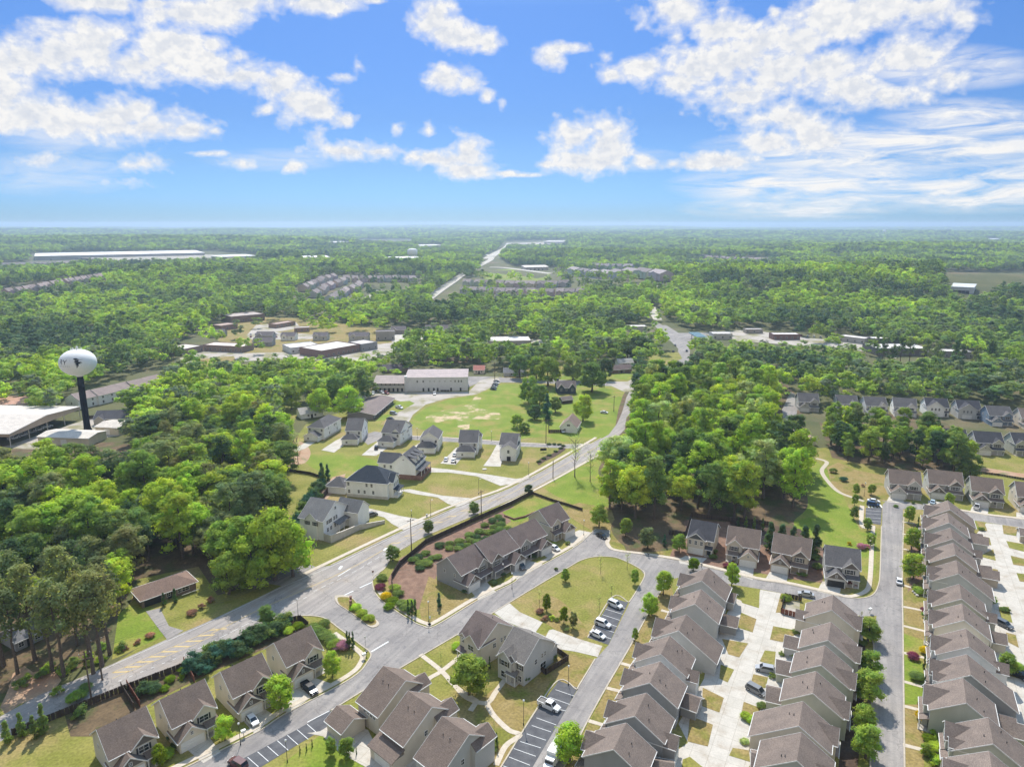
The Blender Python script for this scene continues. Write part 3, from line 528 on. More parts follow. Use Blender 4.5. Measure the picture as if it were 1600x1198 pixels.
class House:
    def __init__(s, name, loc, rz, wall, roof, label, cat='house', group=None, base=0):
        FOOT.append((loc[0] - 6 * math.sin(rz), loc[1] + 6 * math.cos(rz)))
        s.e = tag(empty(name, loc, rz), label, cat, group); s.w = B(); s.r = B(); s.t = B(); s.base = B(); s.wc = wall; s.rc = roof; s.gab = B(); s.gc = None; s.found = base
    # gable whose ridge runs along x; eaves at yf (front, -y) and yb
    def gx(s, x0, x1, yf, yb, ze, zr, z0=0, yr=None, oh=.45, go=.35, zeb=None, rake=True):
        yr = (yf + yb) / 2 if yr is None else yr; zeb = zeb if zeb is not None else ze
        sf = (zr - ze) / (yr - yf); sb = (zr - zeb) / (yb - yr); e = .05
        s.w.add([(x0, yf, z0), (x0, yb, z0), (x0, yb, zeb - e), (x0, yr, zr - e), (x0, yf, ze - e), (x1, yf, z0), (x1, yb, z0), (x1, yb, zeb - e), (x1, yr, zr - e), (x1, yf, ze - e)],
                [(0, 4, 3, 2, 1), (5, 6, 7, 8, 9), (0, 5, 9, 4), (1, 2, 7, 6)])
        a, b_ = x0 - go, x1 + go; t = .2; u = .12
        F0 = (yf - oh, ze - oh * sf + u); Bk = (yb + oh, zeb - oh * sb + u); Rz = zr + u
        s.r.add([(a, F0[0], F0[1]), (b_, F0[0], F0[1]), (b_, yr, Rz), (a, yr, Rz), (a, Bk[0], Bk[1]), (b_, Bk[0], Bk[1]),
                 (a, F0[0], F0[1] - t), (b_, F0[0], F0[1] - t), (b_, yr, Rz - t), (a, yr, Rz - t), (a, Bk[0], Bk[1] - t), (b_, Bk[0], Bk[1] - t)],
                [(0, 1, 2, 3), (3, 2, 5, 4), (6, 9, 8, 7), (9, 10, 11, 8), (0, 6, 7, 1), (4, 5, 11, 10), (0, 3, 9, 6), (3, 4, 10, 9), (1, 7, 8, 2), (2, 8, 11, 5)])
        s.t.box(a, b_, F0[0] - .13, F0[0] - .003, F0[1] - .2, F0[1] - .02); s.t.box(a, b_, Bk[0] + .003, Bk[0] + .13, Bk[1] - .2, Bk[1] - .02)
        if rake:
            for X in (a - .03, b_ + .03):
                s.t.bar((X, F0[0], F0[1] - .1), (X, yr, Rz - .1), .05, .22); s.t.bar((X, Bk[0], Bk[1] - .1), (X, yr, Rz - .1), .05, .22)
        return s
    # gable whose ridge runs along y, its gable end at y0 (front)
    def gy(s, x0, x1, y0, y1, ze, zr, z0=0, oh=.35, go=.35, dark=False, back=False):
        xr = (x0 + x1) / 2; sl = (zr - ze) / (xr - x0); e = .05
        s.w.add([(x0, y0, z0), (x1, y0, z0), (x1, y0, ze - e), (xr, y0, zr - e), (x0, y0, ze - e), (x0, y1, z0), (x1, y1, z0), (x1, y1, ze - e), (xr, y1, zr - e), (x0, y1, ze - e)],
                [(0, 1, 2, 3, 4), (5, 9, 8, 7, 6), (0, 4, 9, 5), (1, 6, 7, 2)])
        a = y0 - go; b_ = y1 + (go if back else 0); t = .2; u = .12; L = (x0 - oh, ze - oh * sl + u); Q = (x1 + oh, ze - oh * sl + u); Z = zr + u
        s.r.add([(L[0], a, L[1]), (L[0], b_, L[1]), (xr, b_, Z), (xr, a, Z), (Q[0], a, Q[1]), (Q[0], b_, Q[1]),
                 (L[0], a, L[1] - t), (L[0], b_, L[1] - t), (xr, b_, Z - t), (xr, a, Z - t), (Q[0], a, Q[1] - t), (Q[0], b_, Q[1] - t)],
                [(0, 3, 2, 1), (3, 4, 5, 2), (6, 7, 8, 9), (9, 8, 11, 10), (0, 1, 7, 6), (4, 10, 11, 5), (0, 6, 9, 3), (3, 9, 10, 4), (1, 2, 8, 7), (2, 5, 11, 8)])
        s.t.bar((L[0], a - .03, L[1] - .1), (xr, a - .03, Z - .1), .05, .24); s.t.bar((Q[0], a - .03, Q[1] - .1), (xr, a - .03, Z - .1), .05, .24)
        s.t.box(L[0] - .12, L[0] - .003, a, b_, L[1] - .2, L[1] - .02); s.t.box(Q[0] + .003, Q[0] + .12, a, b_, Q[1] - .2, Q[1] - .02)
        if dark:                            # shingled gable face in another colour, 2 cm proud
            s.gab.add([(x0 + .1, y0 - .03, ze), (x1 - .1, y0 - .03, ze), (xr, y0 - .03, zr - .25)], [(0, 1, 2)])
        return s
    def hip(s, x0, x1, y0, y1, ze, zr, z0=0, oh=.45, ins=None):
        s.w.box(x0, x1, y0, y1, z0, ze - .03); L = min(x1 - x0, y1 - y0) / 2 + oh; X0, X1, Y0, Y1 = x0 - oh, x1 + oh, y0 - oh, y1 + oh; u = .1; z = ze - .15 + u
        ins = L if ins is None else ins
        if x1 - x0 >= y1 - y0: ra, rb = (X0 + ins, (y0 + y1) / 2, zr + u), (X1 - ins, (y0 + y1) / 2, zr + u)
        else: ra, rb = ((x0 + x1) / 2, Y0 + ins, zr + u), ((x0 + x1) / 2, Y1 - ins, zr + u)
        v = [(X0, Y0, z), (X1, Y0, z), (X1, Y1, z), (X0, Y1, z), ra, rb, (X0, Y0, z - .15), (X1, Y0, z - .15), (X1, Y1, z - .15), (X0, Y1, z - .15)]
        if x1 - x0 >= y1 - y0: f = [(0, 1, 5, 4), (1, 2, 5), (2, 3, 4, 5), (3, 0, 4)]
        else: f = [(0, 1, 4), (1, 2, 5, 4), (2, 3, 5), (3, 0, 4, 5)]
        s.r.add(v, f + [(6, 9, 8, 7), (0, 6, 7, 1), (1, 7, 8, 2), (2, 8, 9, 3), (3, 9, 6, 0)])
        s.t.box(X0 - .1, X1 + .1, Y0 - .12, Y0 - .003, z - .18, z - .01).box(X0 - .1, X1 + .1, Y1 + .003, Y1 + .12, z - .18, z - .01).box(X0 - .12, X0 - .003, Y0, Y1, z - .18, z - .01).box(X1 + .003, X1 + .12, Y0, Y1, z - .18, z - .01)
        return s
    def shed(s, x0, x1, y0, y1, z0, z1, posts=0, t=.15):      # lean-to roof, low at y0 (height z0), high at y1
        s.r.slab([(x0, y0, z0), (x1, y0, z0), (x1, y1, z1), (x0, y1, z1)], t); s.t.box(x0, x1, y0 - .12, y0 - .003, z0 - .2, z0 - .02)
        if posts:
            for i in range(posts):
                x = x0 + .3 + (x1 - x0 - .6) * i / max(1, posts - 1); p = B().box(x - .1, x + .1, y0 + .15, y0 + .35, .1, z0 - .12); p.make('porch_post', 'trim', s.e)
            B().box(x0 + .1, x1 - .1, y0 + .05, y1, 0, .15).make('porch_floor', 'concrete', s.e)
        return s
    def win(s, x, z, wd, h, face, y, sh=False):
        a, g, q = win_mesh(wd, h); rz = {'F': 0, 'B': math.pi, 'L': -math.pi / 2, 'R': math.pi / 2}[face]
        o = link('window', a, s.e); o.location = {'F': (x, y, z), 'B': (x, y, z), 'L': (y, x, z), 'R': (y, x, z)}[face]; o.rotation_euler = (0, 0, rz)
        link('pane', g, o)
        if sh:
            for m_ in q: link('shutter', m_, o)
    def door(s, x, y, face='F', w=.95, h=2.1, garage=False, z=0.02):
        o = link('garage_door' if garage else 'door', door_mesh(w, h, garage), s.e); o.location = (x, y, z) if face in 'FB' else (y, x, z)
        o.rotation_euler = (0, 0, {'F': 0, 'B': math.pi, 'L': -math.pi / 2, 'R': math.pi / 2}[face])
    def vent(s, x, y, z): B().tube([(x, y, z - .3), (x, y, z + .5)], [.09, .09], 6).make('roof_vent', 'dark', s.e)
    def done(s):
        s.w.make('wall', 'wall', s.e, s.wc); s.r.make('roof', 'roof', s.e, s.rc); s.t.make('roof_trim', 'trim', s.e)
        if s.gab.f: s.gab.make('gable_shingles', 'wall', s.e, s.gc or DKGREY)
        if s.base.f: s.base.make('foundation', 'brick', s.e)
        return s.e
def frame(pa, pb, z, flip=False):
    """middle, turn and length of the line seen between two directions at height z"""
    a = P(*pa, z); b_ = P(*pb, z); m = (a + b_) / 2; d = b_ - a
    return Vector((m.x, m.y, 0)), math.atan2(d.y, d.x), math.hypot(d.x, d.y)
rnd = random.Random(5)
def off(loc, rz, dx, dy): return Vector((loc.x + math.cos(rz) * dx - math.sin(rz) * dy, loc.y + math.sin(rz) * dx + math.cos(rz) * dy, 0))
# ---- narrow two-storey house with a side-to-side roof, cross gable to the street and a one-storey garage behind
def narrow(pa, pb, wall, label, group, deep=0, garage=0, cross=1, gx_side=1, roof=None, zr=9.9, L=None, cg=None, bump=0, gpos=0, wins=1, name='house'):
    loc, rz, l = frame(pa, pb, zr + .12); l = L or max(8.2, min(11, l)) - .7; rj = rnd.uniform(.88, 1.10)
    h = House(name, loc, rz, wall, roof or tuple(c * rj for c in TAUPE2), label, 'house', group)
    yf, yb, ze = -6.1, 6.1 + deep, 5.9; zb = zr - (yb) * .655
    h.gx(-l / 2, l / 2, yf, yb, ze, zr, yr=0, zeb=zb)
    if cross:                               # cross gable towards the street
        c0, c1 = cg or (-l / 2 + .5, l / 2 - 2.0); hw = (c1 - c0) / 2
        h.gy(c0, c1, yf - 1.1, -.6, ze - .1, ze - .1 + hw * .80, dark=True); h.gc = (.3, .27, .24)
        cx = (c0 + c1) / 2
        h.win(cx, 4.5, 1.7, 1.4, 'F', yf - 1.1, True); h.win(cx, 1.6, 1.7, 1.5, 'F', yf - 1.1)
        h.shed(c1 - .2, l / 2 + .1, yf - 1.9, yf, 2.75, 3.5, 2); h.shed(c0, c1, yf - 1.8, yf - 1.1, 2.9, 3.25)
        h.door(c1 + .9, yf); h.win(c1 + .9, 4.5, .8, 1.3, 'F', yf)
    if bump:                                # broad shed dormer low on the street side
        h.gy(l / 2 - 3.2, l / 2 - .4, yf - .6, -2.2, ze + .3, ze + 1.3)
        h.win(l / 2 - 1.8, 4.6, 1.1, 1.2, 'F', yf - .6)
    for sx, fc in ((-1, 'L'), (1, 'R')):
        if wins:
            if rnd.random() < .6: h.win(rnd.uniform(-2.5, 2.5), 4.4, .8, 1.1, fc, sx * l / 2)
            if rnd.random() < .5: h.win(rnd.uniform(-3, 3), 1.7, .9, 1.2, fc, sx * l / 2)
    for x in (-l / 4, l / 4): h.win(x, min(4.4, zb - 1.2), 1.2, 1.2, 'B', yb)
    h.door(0, yb, 'B'); h.win(l / 2 - 1.2, 1.5, 1.2, 1.1, 'B', yb)
    if garage == 1:                         # garage attached behind, ridge away from the street
        g0, g1 = (l / 2 - 5.6, l / 2 - .5) if gpos else (-l / 2 + .3, -l / 2 + 5.4)
        h.gy(g0, g1, yb - .2, yb + 6.3, 2.9, 4.5, back=True); h.door((g0 + g1) / 2, yb + 6.3, 'B', 4.2 if g1 - g0 > 4.9 else 2.8, 2.2, True)
    if garage == 2:                         # two-storey rear wing
        g0, g1 = (l / 2 - 4.2, l / 2 - .4) if gpos else (-l / 2 + .4, -l / 2 + 4.4)
        h.gy(g0, g1, yb - 3.5, yb + 2.4, 4.9, 6.4, back=True); h.win((g0 + g1) / 2, 4.0, 1, 1, 'B', yb + 2.4); h.door((g0 + g1) / 2, yb + 2.4, 'B', 2.7, 2.1, True)
    for _ in range(2):
        y = rnd.uniform(1.2, 4); h.vent(rnd.uniform(-l / 3, l / 3), y, zr - y * .655 + .1)
    if rnd.random() < .5: h.vent(rnd.uniform(-l / 3, l / 3), -1.2, zr - .75)
    return h
def detached_garage(pa, pb, wall, label, group, wd=5.4, z=4.4):   # pa..pb = ridge
    loc, rz, l = frame(pa, pb, z); h = House('detached_garage', loc, rz, wall, TAUPE2, label, 'garage', group)
    h.gx(-l / 2 + .3, l / 2 - .3, -wd / 2, wd / 2, 2.8, z - .1); h.door(0, -l / 2 + .3, 'L', 4.0, 2.2, True); h.done(); return h
GA, GB, GC = 'houses in the row along the east side of the long street', 'houses in the row between alley and long street', 'houses in the row along the parking street'
ords = ['farthest', 'second farthest', 'third from the far end', 'fourth from the far end', 'fifth from the far end', 'sixth from the far end', 'seventh from the far end', 'eighth from the far end', 'third from the near end', 'second nearest of the row', 'nearest big', 'last, at the bottom edge']
col7 = [((1480.8, 781.3), (1484.5, 795.7), TAN, dict(deep=2.2)), ((1480, 800.7), (1483.3, 816.3), LGREY, dict(garage=1)), ((1485, 824), (1489, 841.4), LGREY, dict(garage=2, gpos=1)),
        ((1489.5, 847.6), (1493.3, 866.4), TAN, dict(garage=1, gpos=0)), ((1494.5, 875), (1497.7, 895.9), LGREY, dict(deep=3.2, bump=1, cg=(-4.2, .8))), ((1499, 911.9), (1502.7, 935), SAGE, dict(garage=2, gpos=1)),
        ((1503.3, 942.6), (1507, 968.2), CREAM, dict()), ((1509, 981.4), (1514.6, 1010.2), WHITE, dict(garage=2, gpos=1)), ((1510.8, 1021.5), (1517, 1054), GREYB, dict(deep=3.4, bump=1, cg=(-4.6, .8))),
        ((1504.6, 1058.6), (1510.2, 1097.5), SAGE, dict(garage=1, gpos=0)), ((1544, 1120), (1552, 1161.3), SAGE, dict(deep=2.6, bump=1, cg=(-4.6, .8))), ((1546, 1176), (1552, 1214), BEIGE, dict())]
wn = {TAN: 'tan', LGREY: 'light grey', SAGE: 'sage green', CREAM: 'cream', WHITE: 'white', GREYB: 'mid grey', BEIGE: 'beige'}
for i, (a, b_, c, k) in enumerate(col7):
    narrow(a, b_, c, f"{wn[c]} two-storey house east of the long street, {ords[i]}", GA, **k).done()
col6 = [((1302, 928.8), (1299.6, 952.6), CREAM, dict(garage=2, gpos=0)), ((1298.4, 971.3), (1294, 999.5), LGREY, dict()), ((1289, 1007.7), (1283.4, 1038.3), SAGE, dict()),
        ((1275.2, 1048), (1270.2, 1082.4), SAGE, dict()), ((1254.6, 1095), (1248.3, 1133.2), CREAM, dict(deep=3.0, bump=1, cg=(-.8, 4.4))), ((1252.7, 1143.2), (1245.2, 1187.6), LGREY, dict(deep=1.0))]
o6 = ['at the street corner, far end of the middle row', 'second from the street corner in the middle row', 'third in the middle row, beside the silver car', 'fourth in the middle row, beside the grey minivan', 'fifth in the middle row, with the broad roof', 'nearest in the middle row, at the bottom edge']
for i, (a, b_, c, k) in enumerate(col6):
    narrow(b_, a, c, f"{wn[c]} two-storey house, {o6[i]}", GB, **k).done()
for a, b_, c, t in [((1226.4, 991.4), (1257.7, 999.1), LGREY, 'behind the second house of the middle row'), ((1213, 1030), (1246.4, 1037), SAGE, 'beside the silver car in the alley'), ((1197.6, 1071.2), (1230, 1078.7), SAGE, 'beside the grey minivan in the alley'), ((1174, 1175), (1196, 1180), TAN, 'at the bottom edge beside the fenced patch')]:
    detached_garage(a, b_, c, f"small taupe-roofed garage {t}", 'garages along the paved alley')
col5 = [((1107, 886.3), (1096.5, 907), LGREY, dict(deep=.6)), ((1095.9, 920), (1085.9, 943.2), LGREY, dict()), ((1072.7, 959.5), (1060.2, 984.6), LGREY, dict(deep=3.4, bump=1, cg=(-5.0, .8))),
        ((1047, 992.7), (1032.6, 1021.5), WHITE, dict(garage=2, gpos=1)), ((1032, 1032.6), (1015.2, 1066), GREYB, dict()), ((1010.3, 1081.7), (992, 1118), GREYB, dict(garage=2, gpos=1)), ((978.8, 1128.5), (958.7, 1170), GREYB, dict())]
o5 = ['at the top of the left row, by the street corner', 'second from the top of the left row', 'third in the left row, with the broadest roof', 'fourth in the left row, with a rear wing', 'fifth in the left row', 'sixth in the left row, with a rear dormer wing', 'nearest in the left row, beside the white box truck']
for i, (a, b_, c, k) in enumerate(col5):
    narrow(a, b_, c, f"{wn[c]} two-storey house, {o5[i]}", GC, **k).done()
for a, b_, c, t in [((1124.7, 957), (1155, 964), GREYB, 'behind the second house of the left row'), ((1131, 922), (1151, 927), LGREY, 'behind the top house of the left row'), ((1066, 1080.5), (1095, 1091), GREYB, 'behind the fifth house of the left row'), ((1020, 1186), (1054, 1192), GREYB, 'behind the nearest house of the left row')]:
    detached_garage(a, b_, c, f"small taupe-roofed garage {t}", 'garages along the paved alley', wd=4.8)
for a, b_, c, t in [((1513, 832), (1535, 834), LGREY, 'second'), ((1525, 881.5), (1549, 884.5), LGREY, 'fourth'), ((1548, 985), (1573, 990), CREAM, 'seventh'), ((1556, 1113), (1588, 1122), SAGE, 'tenth')]:
    detached_garage(a, b_, c, f"small taupe-roofed garage behind the {t} house of the right-hand row", 'garages along the right-hand alley', wd=4.8)
# slivers of a further row at the right edge
detached_garage((1592, 824), (1640, 831), TAN, "small garage with taupe roof cut by the right edge beyond the second paved alley", None)
# ---- broad two-storey house with a garage gable and an upper gable towards the street
def fronted(pa, pb, wall, label, group, m=1, roof=TAUPE, zr=9.6, gc=None, yf=-5.6, yb=5.2, name='house', ug=1, g_open=False, gwall=None, L=None, front=3.6, big=False, dark=True, lw=True):
    """m=1: garage on the left when looked at from the street; pa..pb = ridge, left to right as seen from the street"""
    loc, rz, l = frame(pa, pb, zr + .12); l = (L or l) - .7
    h = House(name, loc, rz, wall, roof, label, 'house', group); ze = 5.6; X = lambda a, b_: (a, b_) if m > 0 else (-b_, -a)
    h.gx(-l / 2, l / 2, yf, yb, ze, zr, yr=0)
    g = X(-l / 2 + .1, -l / 2 + 5.7)
    if big:                                 # whole front gable
        g = X(-l / 2 - .1, l / 2 - 2.6); h.gy(g[0], g[1], yf - 1.2, -.5, ze, ze + (g[1] - g[0]) * .36, dark=dark); h.gc = gc or DKGREY; c = sum(g) / 2
        for d in (-2, 0, 2): h.win(c + d * .95, 4.3, .8, 1.4, 'F', yf - 1.2)
        h.door(c, yf - 1.2, w=4.8, h=2.2, garage=True); q = X(l / 2 - 1.7, l / 2 - .7); h.win(sum(q) / 2, 4.3, .8, 1.2, 'F', yf); h.door(sum(q) / 2, yf)
        h.shed(*X(l / 2 - 2.5, l / 2 + .1), yf - 1.6, yf, 2.7, 3.4, 2)
    else:
        h.gy(g[0], g[1], yf - front, yf + 3.2, 2.9, 5.3, dark=dark); h.gc = gc or (.16, .14, .125); c = sum(g) / 2
        if g_open:
            B().box(c - 2.4, c + 2.4, yf - front - .02, yf - front + .01, 0, 2.2).make('garage_shade_plate', 'dark', h.e)  # dark plate stands for the shade inside the open garage
        else: h.door(c, yf - front, w=4.8, h=2.2, garage=True)
        h.win(c, 3.7, .5, .7, 'F', yf - front - .03)
        if ug:
            q = X(l / 2 - 5.0, l / 2 - .2); h.gy(q[0], q[1], yf - .7, -.4, ze - .1, ze + 2.0, dark=dark and rnd.random() < .6); c2 = sum(q) / 2
            h.win(c2 - .2, 4.4, 1.9, 1.4, 'F', yf - .7, True); h.win(X(-l / 2 + 6.3, -l / 2 + 6.3)[0] if l > 11 else c2, 4.5 if l > 11 else 1.5, .8, 1.1, 'F', yf if l > 11 else yf - .7)
        q = X(-l / 2 + 5.9, l / 2 + .1); h.shed(q[0], q[1], yf - 2.4, yf - .1, 2.75, 3.7, 3); h.door(X(-l / 2 + 6.9, -l / 2 + 6.9)[0], yf); h.win(X(l / 2 - 2.2, l / 2 - 2.2)[0], 1.5, 1.7, 1.4, 'F', yf)
    for fc, sx in (('L', -1), ('R', 1)):
        h.win(1.6, 4.5, .8, 1.0, fc, sx * l / 2)
        if rnd.random() < .5: h.win(-2.8, 4.4, .6, 1.0, fc, sx * l / 2)
    for x in (-l / 3, 0, l / 3): h.win(x, 4.4, 1.0, 1.3, 'B', yb); h.win(x, 1.5, 1.2, 1.3, 'B', yb)
    for _ in range(2): y = rnd.uniform(1, 3); h.vent(rnd.uniform(-l / 3, l / 3), y, zr - y * (zr - ze) / yb + .1)
    return h
GD = 'houses between main road and local street'
fronted((150, 1139), (228, 1101.7), BEIGE, "beige house with brown roof in the lower left corner, nearest to the bottom edge", GD, 1, ug=1, front=2.4, yf=-5.0).done()
fronted((248.7, 1092.8), (319.3, 1059.4), CREAM, "cream house with brown roof and closed white garage, second from the bottom left corner", GD, 1, dark=False, front=2.4, yf=-5.0).done()
fronted((344, 1048.7), (408.7, 1018.6), CREAM, "cream house with brown roof and a white car on its drive", GD, 1, dark=True, front=2.4, yf=-5.0).done()
fronted((427.5, 1003.6), (485.3, 976.5), CREAM, "cream house with brown roof and a black pickup on its drive, beside the entrance hedge", GD, 1, front=2.4, yf=-5.0).done()
GE = 'townhouses in the joined row above the local street'
fronted((698.5, 870), (742, 848), GREYB, "grey end townhouse at the lower left end of the joined row", GE, 1, roof=BROWN, name='townhouse', zr=9.6, front=2.8).done()
fronted((742, 848), (788.7, 826), GREYB, "second townhouse of the joined row, with a dark car on its drive", GE, -1, roof=BROWN, name='townhouse', zr=9.8, front=3.4, yf=-6.4).done()
fronted((791, 828), (836, 809), GREYB, "third townhouse of the joined row, with a small white car on its drive", GE, -1, roof=BROWN, name='townhouse', zr=9.5, front=3.0).done()
fronted((841, 796), (872, 783.5), BEIGE, "beige end house at the upper right end of the joined row", GE, -1, roof=BROWN, name='townhouse', zr=9.9, L=10.5, front=3.4).done()
GF = 'houses along the curved street below the wood'
fronted((1080.6, 810), (1122, 817.5), BEIGE, "dark grey gabled house with three upper windows, left of its row below the wood", GF, 1, roof=CHAR, big=True, gc=(.1, .105, .11), yb=6.2).done()
fronted((1138, 820), (1190, 828), BEIGE, "beige house with taupe roof, second from the left below the wood", GF, -1, roof=TAUPE, dark=False).done()
fronted((1209.6, 831), (1270, 842), TAN, "tan house with brown shingled gable above its garage, third below the wood", GF, 1, roof=TAUPE).done()
fronted((1289, 850), (1345, 858), LGREY, "grey-roofed house with its garage open, at the corner of the long street", GF, 1, roof=GREY, g_open=True).done()
GG = 'houses along the top cross street'
fronted((1387.5, 732), (1438.5, 737), LGREY, "grey house with a pale garage gable, leftmost on the top cross street", GG, 1, roof=TAUPE, dark=False).done()
fronted((1448.5, 732), (1503.5, 737.7), LGREY, "house with dark shingled garage gable, second on the top cross street", GG, 1, roof=TAUPE).done()
fronted((1515, 742.7), (1567, 748.6), SAGE, "sage house with a white pickup on its drive, third on the top cross street", GG, 1, roof=TAUPE).done()
fronted((1585, 751), (1640, 757), CREAM, "cream house cut by the right edge on the top cross street", GG, 1, roof=TAUPE).done()
GH = 'houses of the newer estate at the right'
for (a, b_, c, rf, lb, m) in [((1347.5, 619), (1384, 620), WHITE, GREY, "white house with plain grey roof, leftmost clearly seen of the new estate", 1), ((1395, 620), (1431, 622.5), WHITE, GREY, "white house with plain grey roof, second in the back row of the new estate", 1),
                              ((1442.5, 620.5), (1481, 622.5), WHITE, CHAR, "white house with charcoal roof and wide gable, third in the estate's back row", 1), ((1491, 624), (1531, 626), LGREY, CHAR, "pale grey gabled house with white garage at the top of a concrete drive", 1),
                              ((1539, 633), (1577.5, 634.5), BLUE, GREY, "blue-grey house with a white car, fifth in the back row of the new estate", 1), ((1590, 637), (1630, 639), CREAM, TAUPE2, "cream house cut by the right edge in the back row of the new estate", 1),
                              ((1480, 669), (1503, 670.5), LGREY, CHAR, "grey house half hidden by the trees in the front row of the new estate", 1), ((1521, 672.5), (1562.5, 675), LGREY, CHAR, "grey house with broad dark roof and porch in the front row of the new estate", 1), ((1580, 675), (1620, 677), SAGE, CHAR, "green-gabled house at the right edge in the front row of the new estate", -1)]:
    fronted(a, b_, c, lb, GH, m, roof=rf, dark=False, L=12.5 if a[0] != 1480 else 10, big=(a[0] in (1491, 1442.5))).done()
for i, (x, y) in enumerate([(1262, 613), (1322, 616)]):
    fronted((x - 17, y), (x + 17, y + 1.5), LGREY, f"grey-roofed house half hidden behind trees, {'left' if i == 0 else 'right'} one beyond the park path", GH, 1, roof=GREY, dark=False, L=12).done()
# ---- three houses that turn their backs to the street at the bottom, and the pair in the middle
def rear_house(pa, pb, wall, label, group, fg=None, zr=10.0, yb=7.6, L=None, lean=False, dormers=0, side=None, roof=TAUPE):
    """pa..pb = ridge, so that the front (-y) is where the small gable looks; the long back slope is on +y"""
    loc, rz, l = frame(pa, pb, zr + .1); l = (L or l) - .7; h = House('house', loc, rz, wall, roof, label, 'house', group)
    h.gx(-l / 2, l / 2, -5.6, yb, 6.1, zr, yr=0, zeb=zr - yb * .6)
    if fg: h.gy(fg[0], fg[1], -6.6, -.8, 6.2, 6.2 + (fg[1] - fg[0]) * .38); h.win(sum(fg) / 2, 4.5, 1.8, 1.4, 'F', -6.6, True); h.win(sum(fg) / 2, 1.6, 1.8, 1.5, 'F', -6.6)
    h.win(-l / 2 + 1.4, 1.5, .9, 1.3, 'F', -5.6); h.door(l / 2 - 1.5, -5.6)
    for x in (-1, .2): h.win(l / 2 - 2.6 + x, 4.4, .8, 1.2, 'B', yb)
    for x in (-1.1, 0, 1.1): h.win(-l / 2 + 2.6 + x, min(4.2, zr - yb * .6 - 1.1), .8, 1.1, 'B', yb)
    for fc, sx in (('L', -1), ('R', 1)): h.win(1.6, 4.5, .8, 1.2, fc, sx * l / 2); h.win(-2.5, 1.6, .8, 1.2, fc, sx * l / 2)
    for x in (-.9, 1.1): h.vent(x, 2.4, zr - 1.35); 
    return h
GI = 'houses backing onto the parking bays at the bottom'
h = rear_house((633.8, 1062.8), (598.5, 1039.5), BEIGE, "beige house with dark brown roof, leftmost of the three at the bottom", GI, fg=(-4.4, -.6)); h.gx(.6, 6.4, 8.2, 14.2, 2.9, 4.6); h.door(11.2, 6.4, 'R', 4.2, 2.2, True); h.done()
h = rear_house((675, 1104), (637.5, 1078.5), BEIGE, "beige house with brown roof and black garage lean-to, middle of three at the bottom", GI, fg=(-4.6, -.6)); h.w.box(-3.6, 4.0, 7.6, 10.6, 0, 3.0); h.shed(-3.9, 4.3, 11.2, 7.6, 3.1, 4.4); h.door(0, 10.6, 'B', 4.8, 2.2, True); h.done()
h = rear_house((732.8, 1146.8), (690.8, 1118.3), LGREY, "pale grey house with brown roof and hedge beside it, right of three at the bottom", GI, fg=(-4.8, -.4)); h.done()
GJ = 'pair of houses on the green in the middle'
# their fronts look towards the lower left, long slopes down to the drive behind
def pair(pa, pb, wall, label, roof, white=False):
    zr = 10.4; loc, rz, l = frame(pa, pb, zr + .1); l -= .7; h = House('house', loc, rz, wall, roof, label, 'house', GJ)
    h.gx(-l / 2, l / 2, -5.8, 6.6, 6.4, zr, yr=0, zeb=6.0)
    h.gy(l / 2 - 5.4, l / 2 - .1, -6.6, -.6, 6.2, 8.6) if not white else h.gy(-l / 2 + .2, -l / 2 + 4.4, -7.0, -.6, 6.2, 8.2)
    g = (l / 2 - 2.8) if not white else (-l / 2 + 2.3); yy = -6.6 if not white else -7.0
    h.win(g, 4.8, 2.0, 1.4, 'F', yy, white); h.win(g, 1.7, 2.0, 1.6, 'F', yy)
    h.gy(-l / 2 + .2, -l / 2 + 2.8, -6.2, -2.6, 6.4, 7.5) if not white else h.gy(-.6, 1.4, -6.3, -2.6, 6.6, 7.6)
    h.win(-l / 2 + 1.5 if not white else .4, 5.3, .9, 1.1, 'F', -6.2 if not white else -6.3); h.door(-l / 2 + 3.4 if not white else .6, -5.8); h.win(l / 2 - 1.2 if white else -l / 2 + 1.3, 1.6, .9, 1.5, 'F', -5.8)
    if white: h.win(l / 2 - 1.2, 4.7, .9, 1.3, 'F', -5.8, True)
    h.shed(-l / 2 + .2 if not white else -.8, -l / 2 + 3.2 if not white else 2.4, -7.6, -5.8, 2.8, 3.6, 2)
    for fc, sx in (('L', -1), ('R', 1)): h.win(-1.0, 4.2, .9, 1.3, fc, sx * l / 2); h.win(1.6, 4.6, .6, 1.2, fc, sx * l / 2); h.win(2.8, 4.6, .6, 1.2, fc, sx * l / 2); h.win(2.0, 1.5, 2.2, 1.9, fc, sx * l / 2)
    h.gx(-l / 2 + .3, -l / 2 + 4.4, 6.2, 9.0, 2.8, 4.0) if not white else h.gx(l / 2 - 3.4, l / 2 - .3, 6.2, 8.6, 4.0, 4.9)
    h.vent(.4, 1.8, zr - 1.1); return h
h = pair((743.5, 952.5), (778, 972), BEIGE, "beige house with brown roof left of the pair beside the big green tree", BROWN); h.done()
h = pair((803, 977.5), (843, 996), LGREY, "pale grey house with grey roof right of the pair, with a fenced yard", (.2, .185, .17), True); h.done()
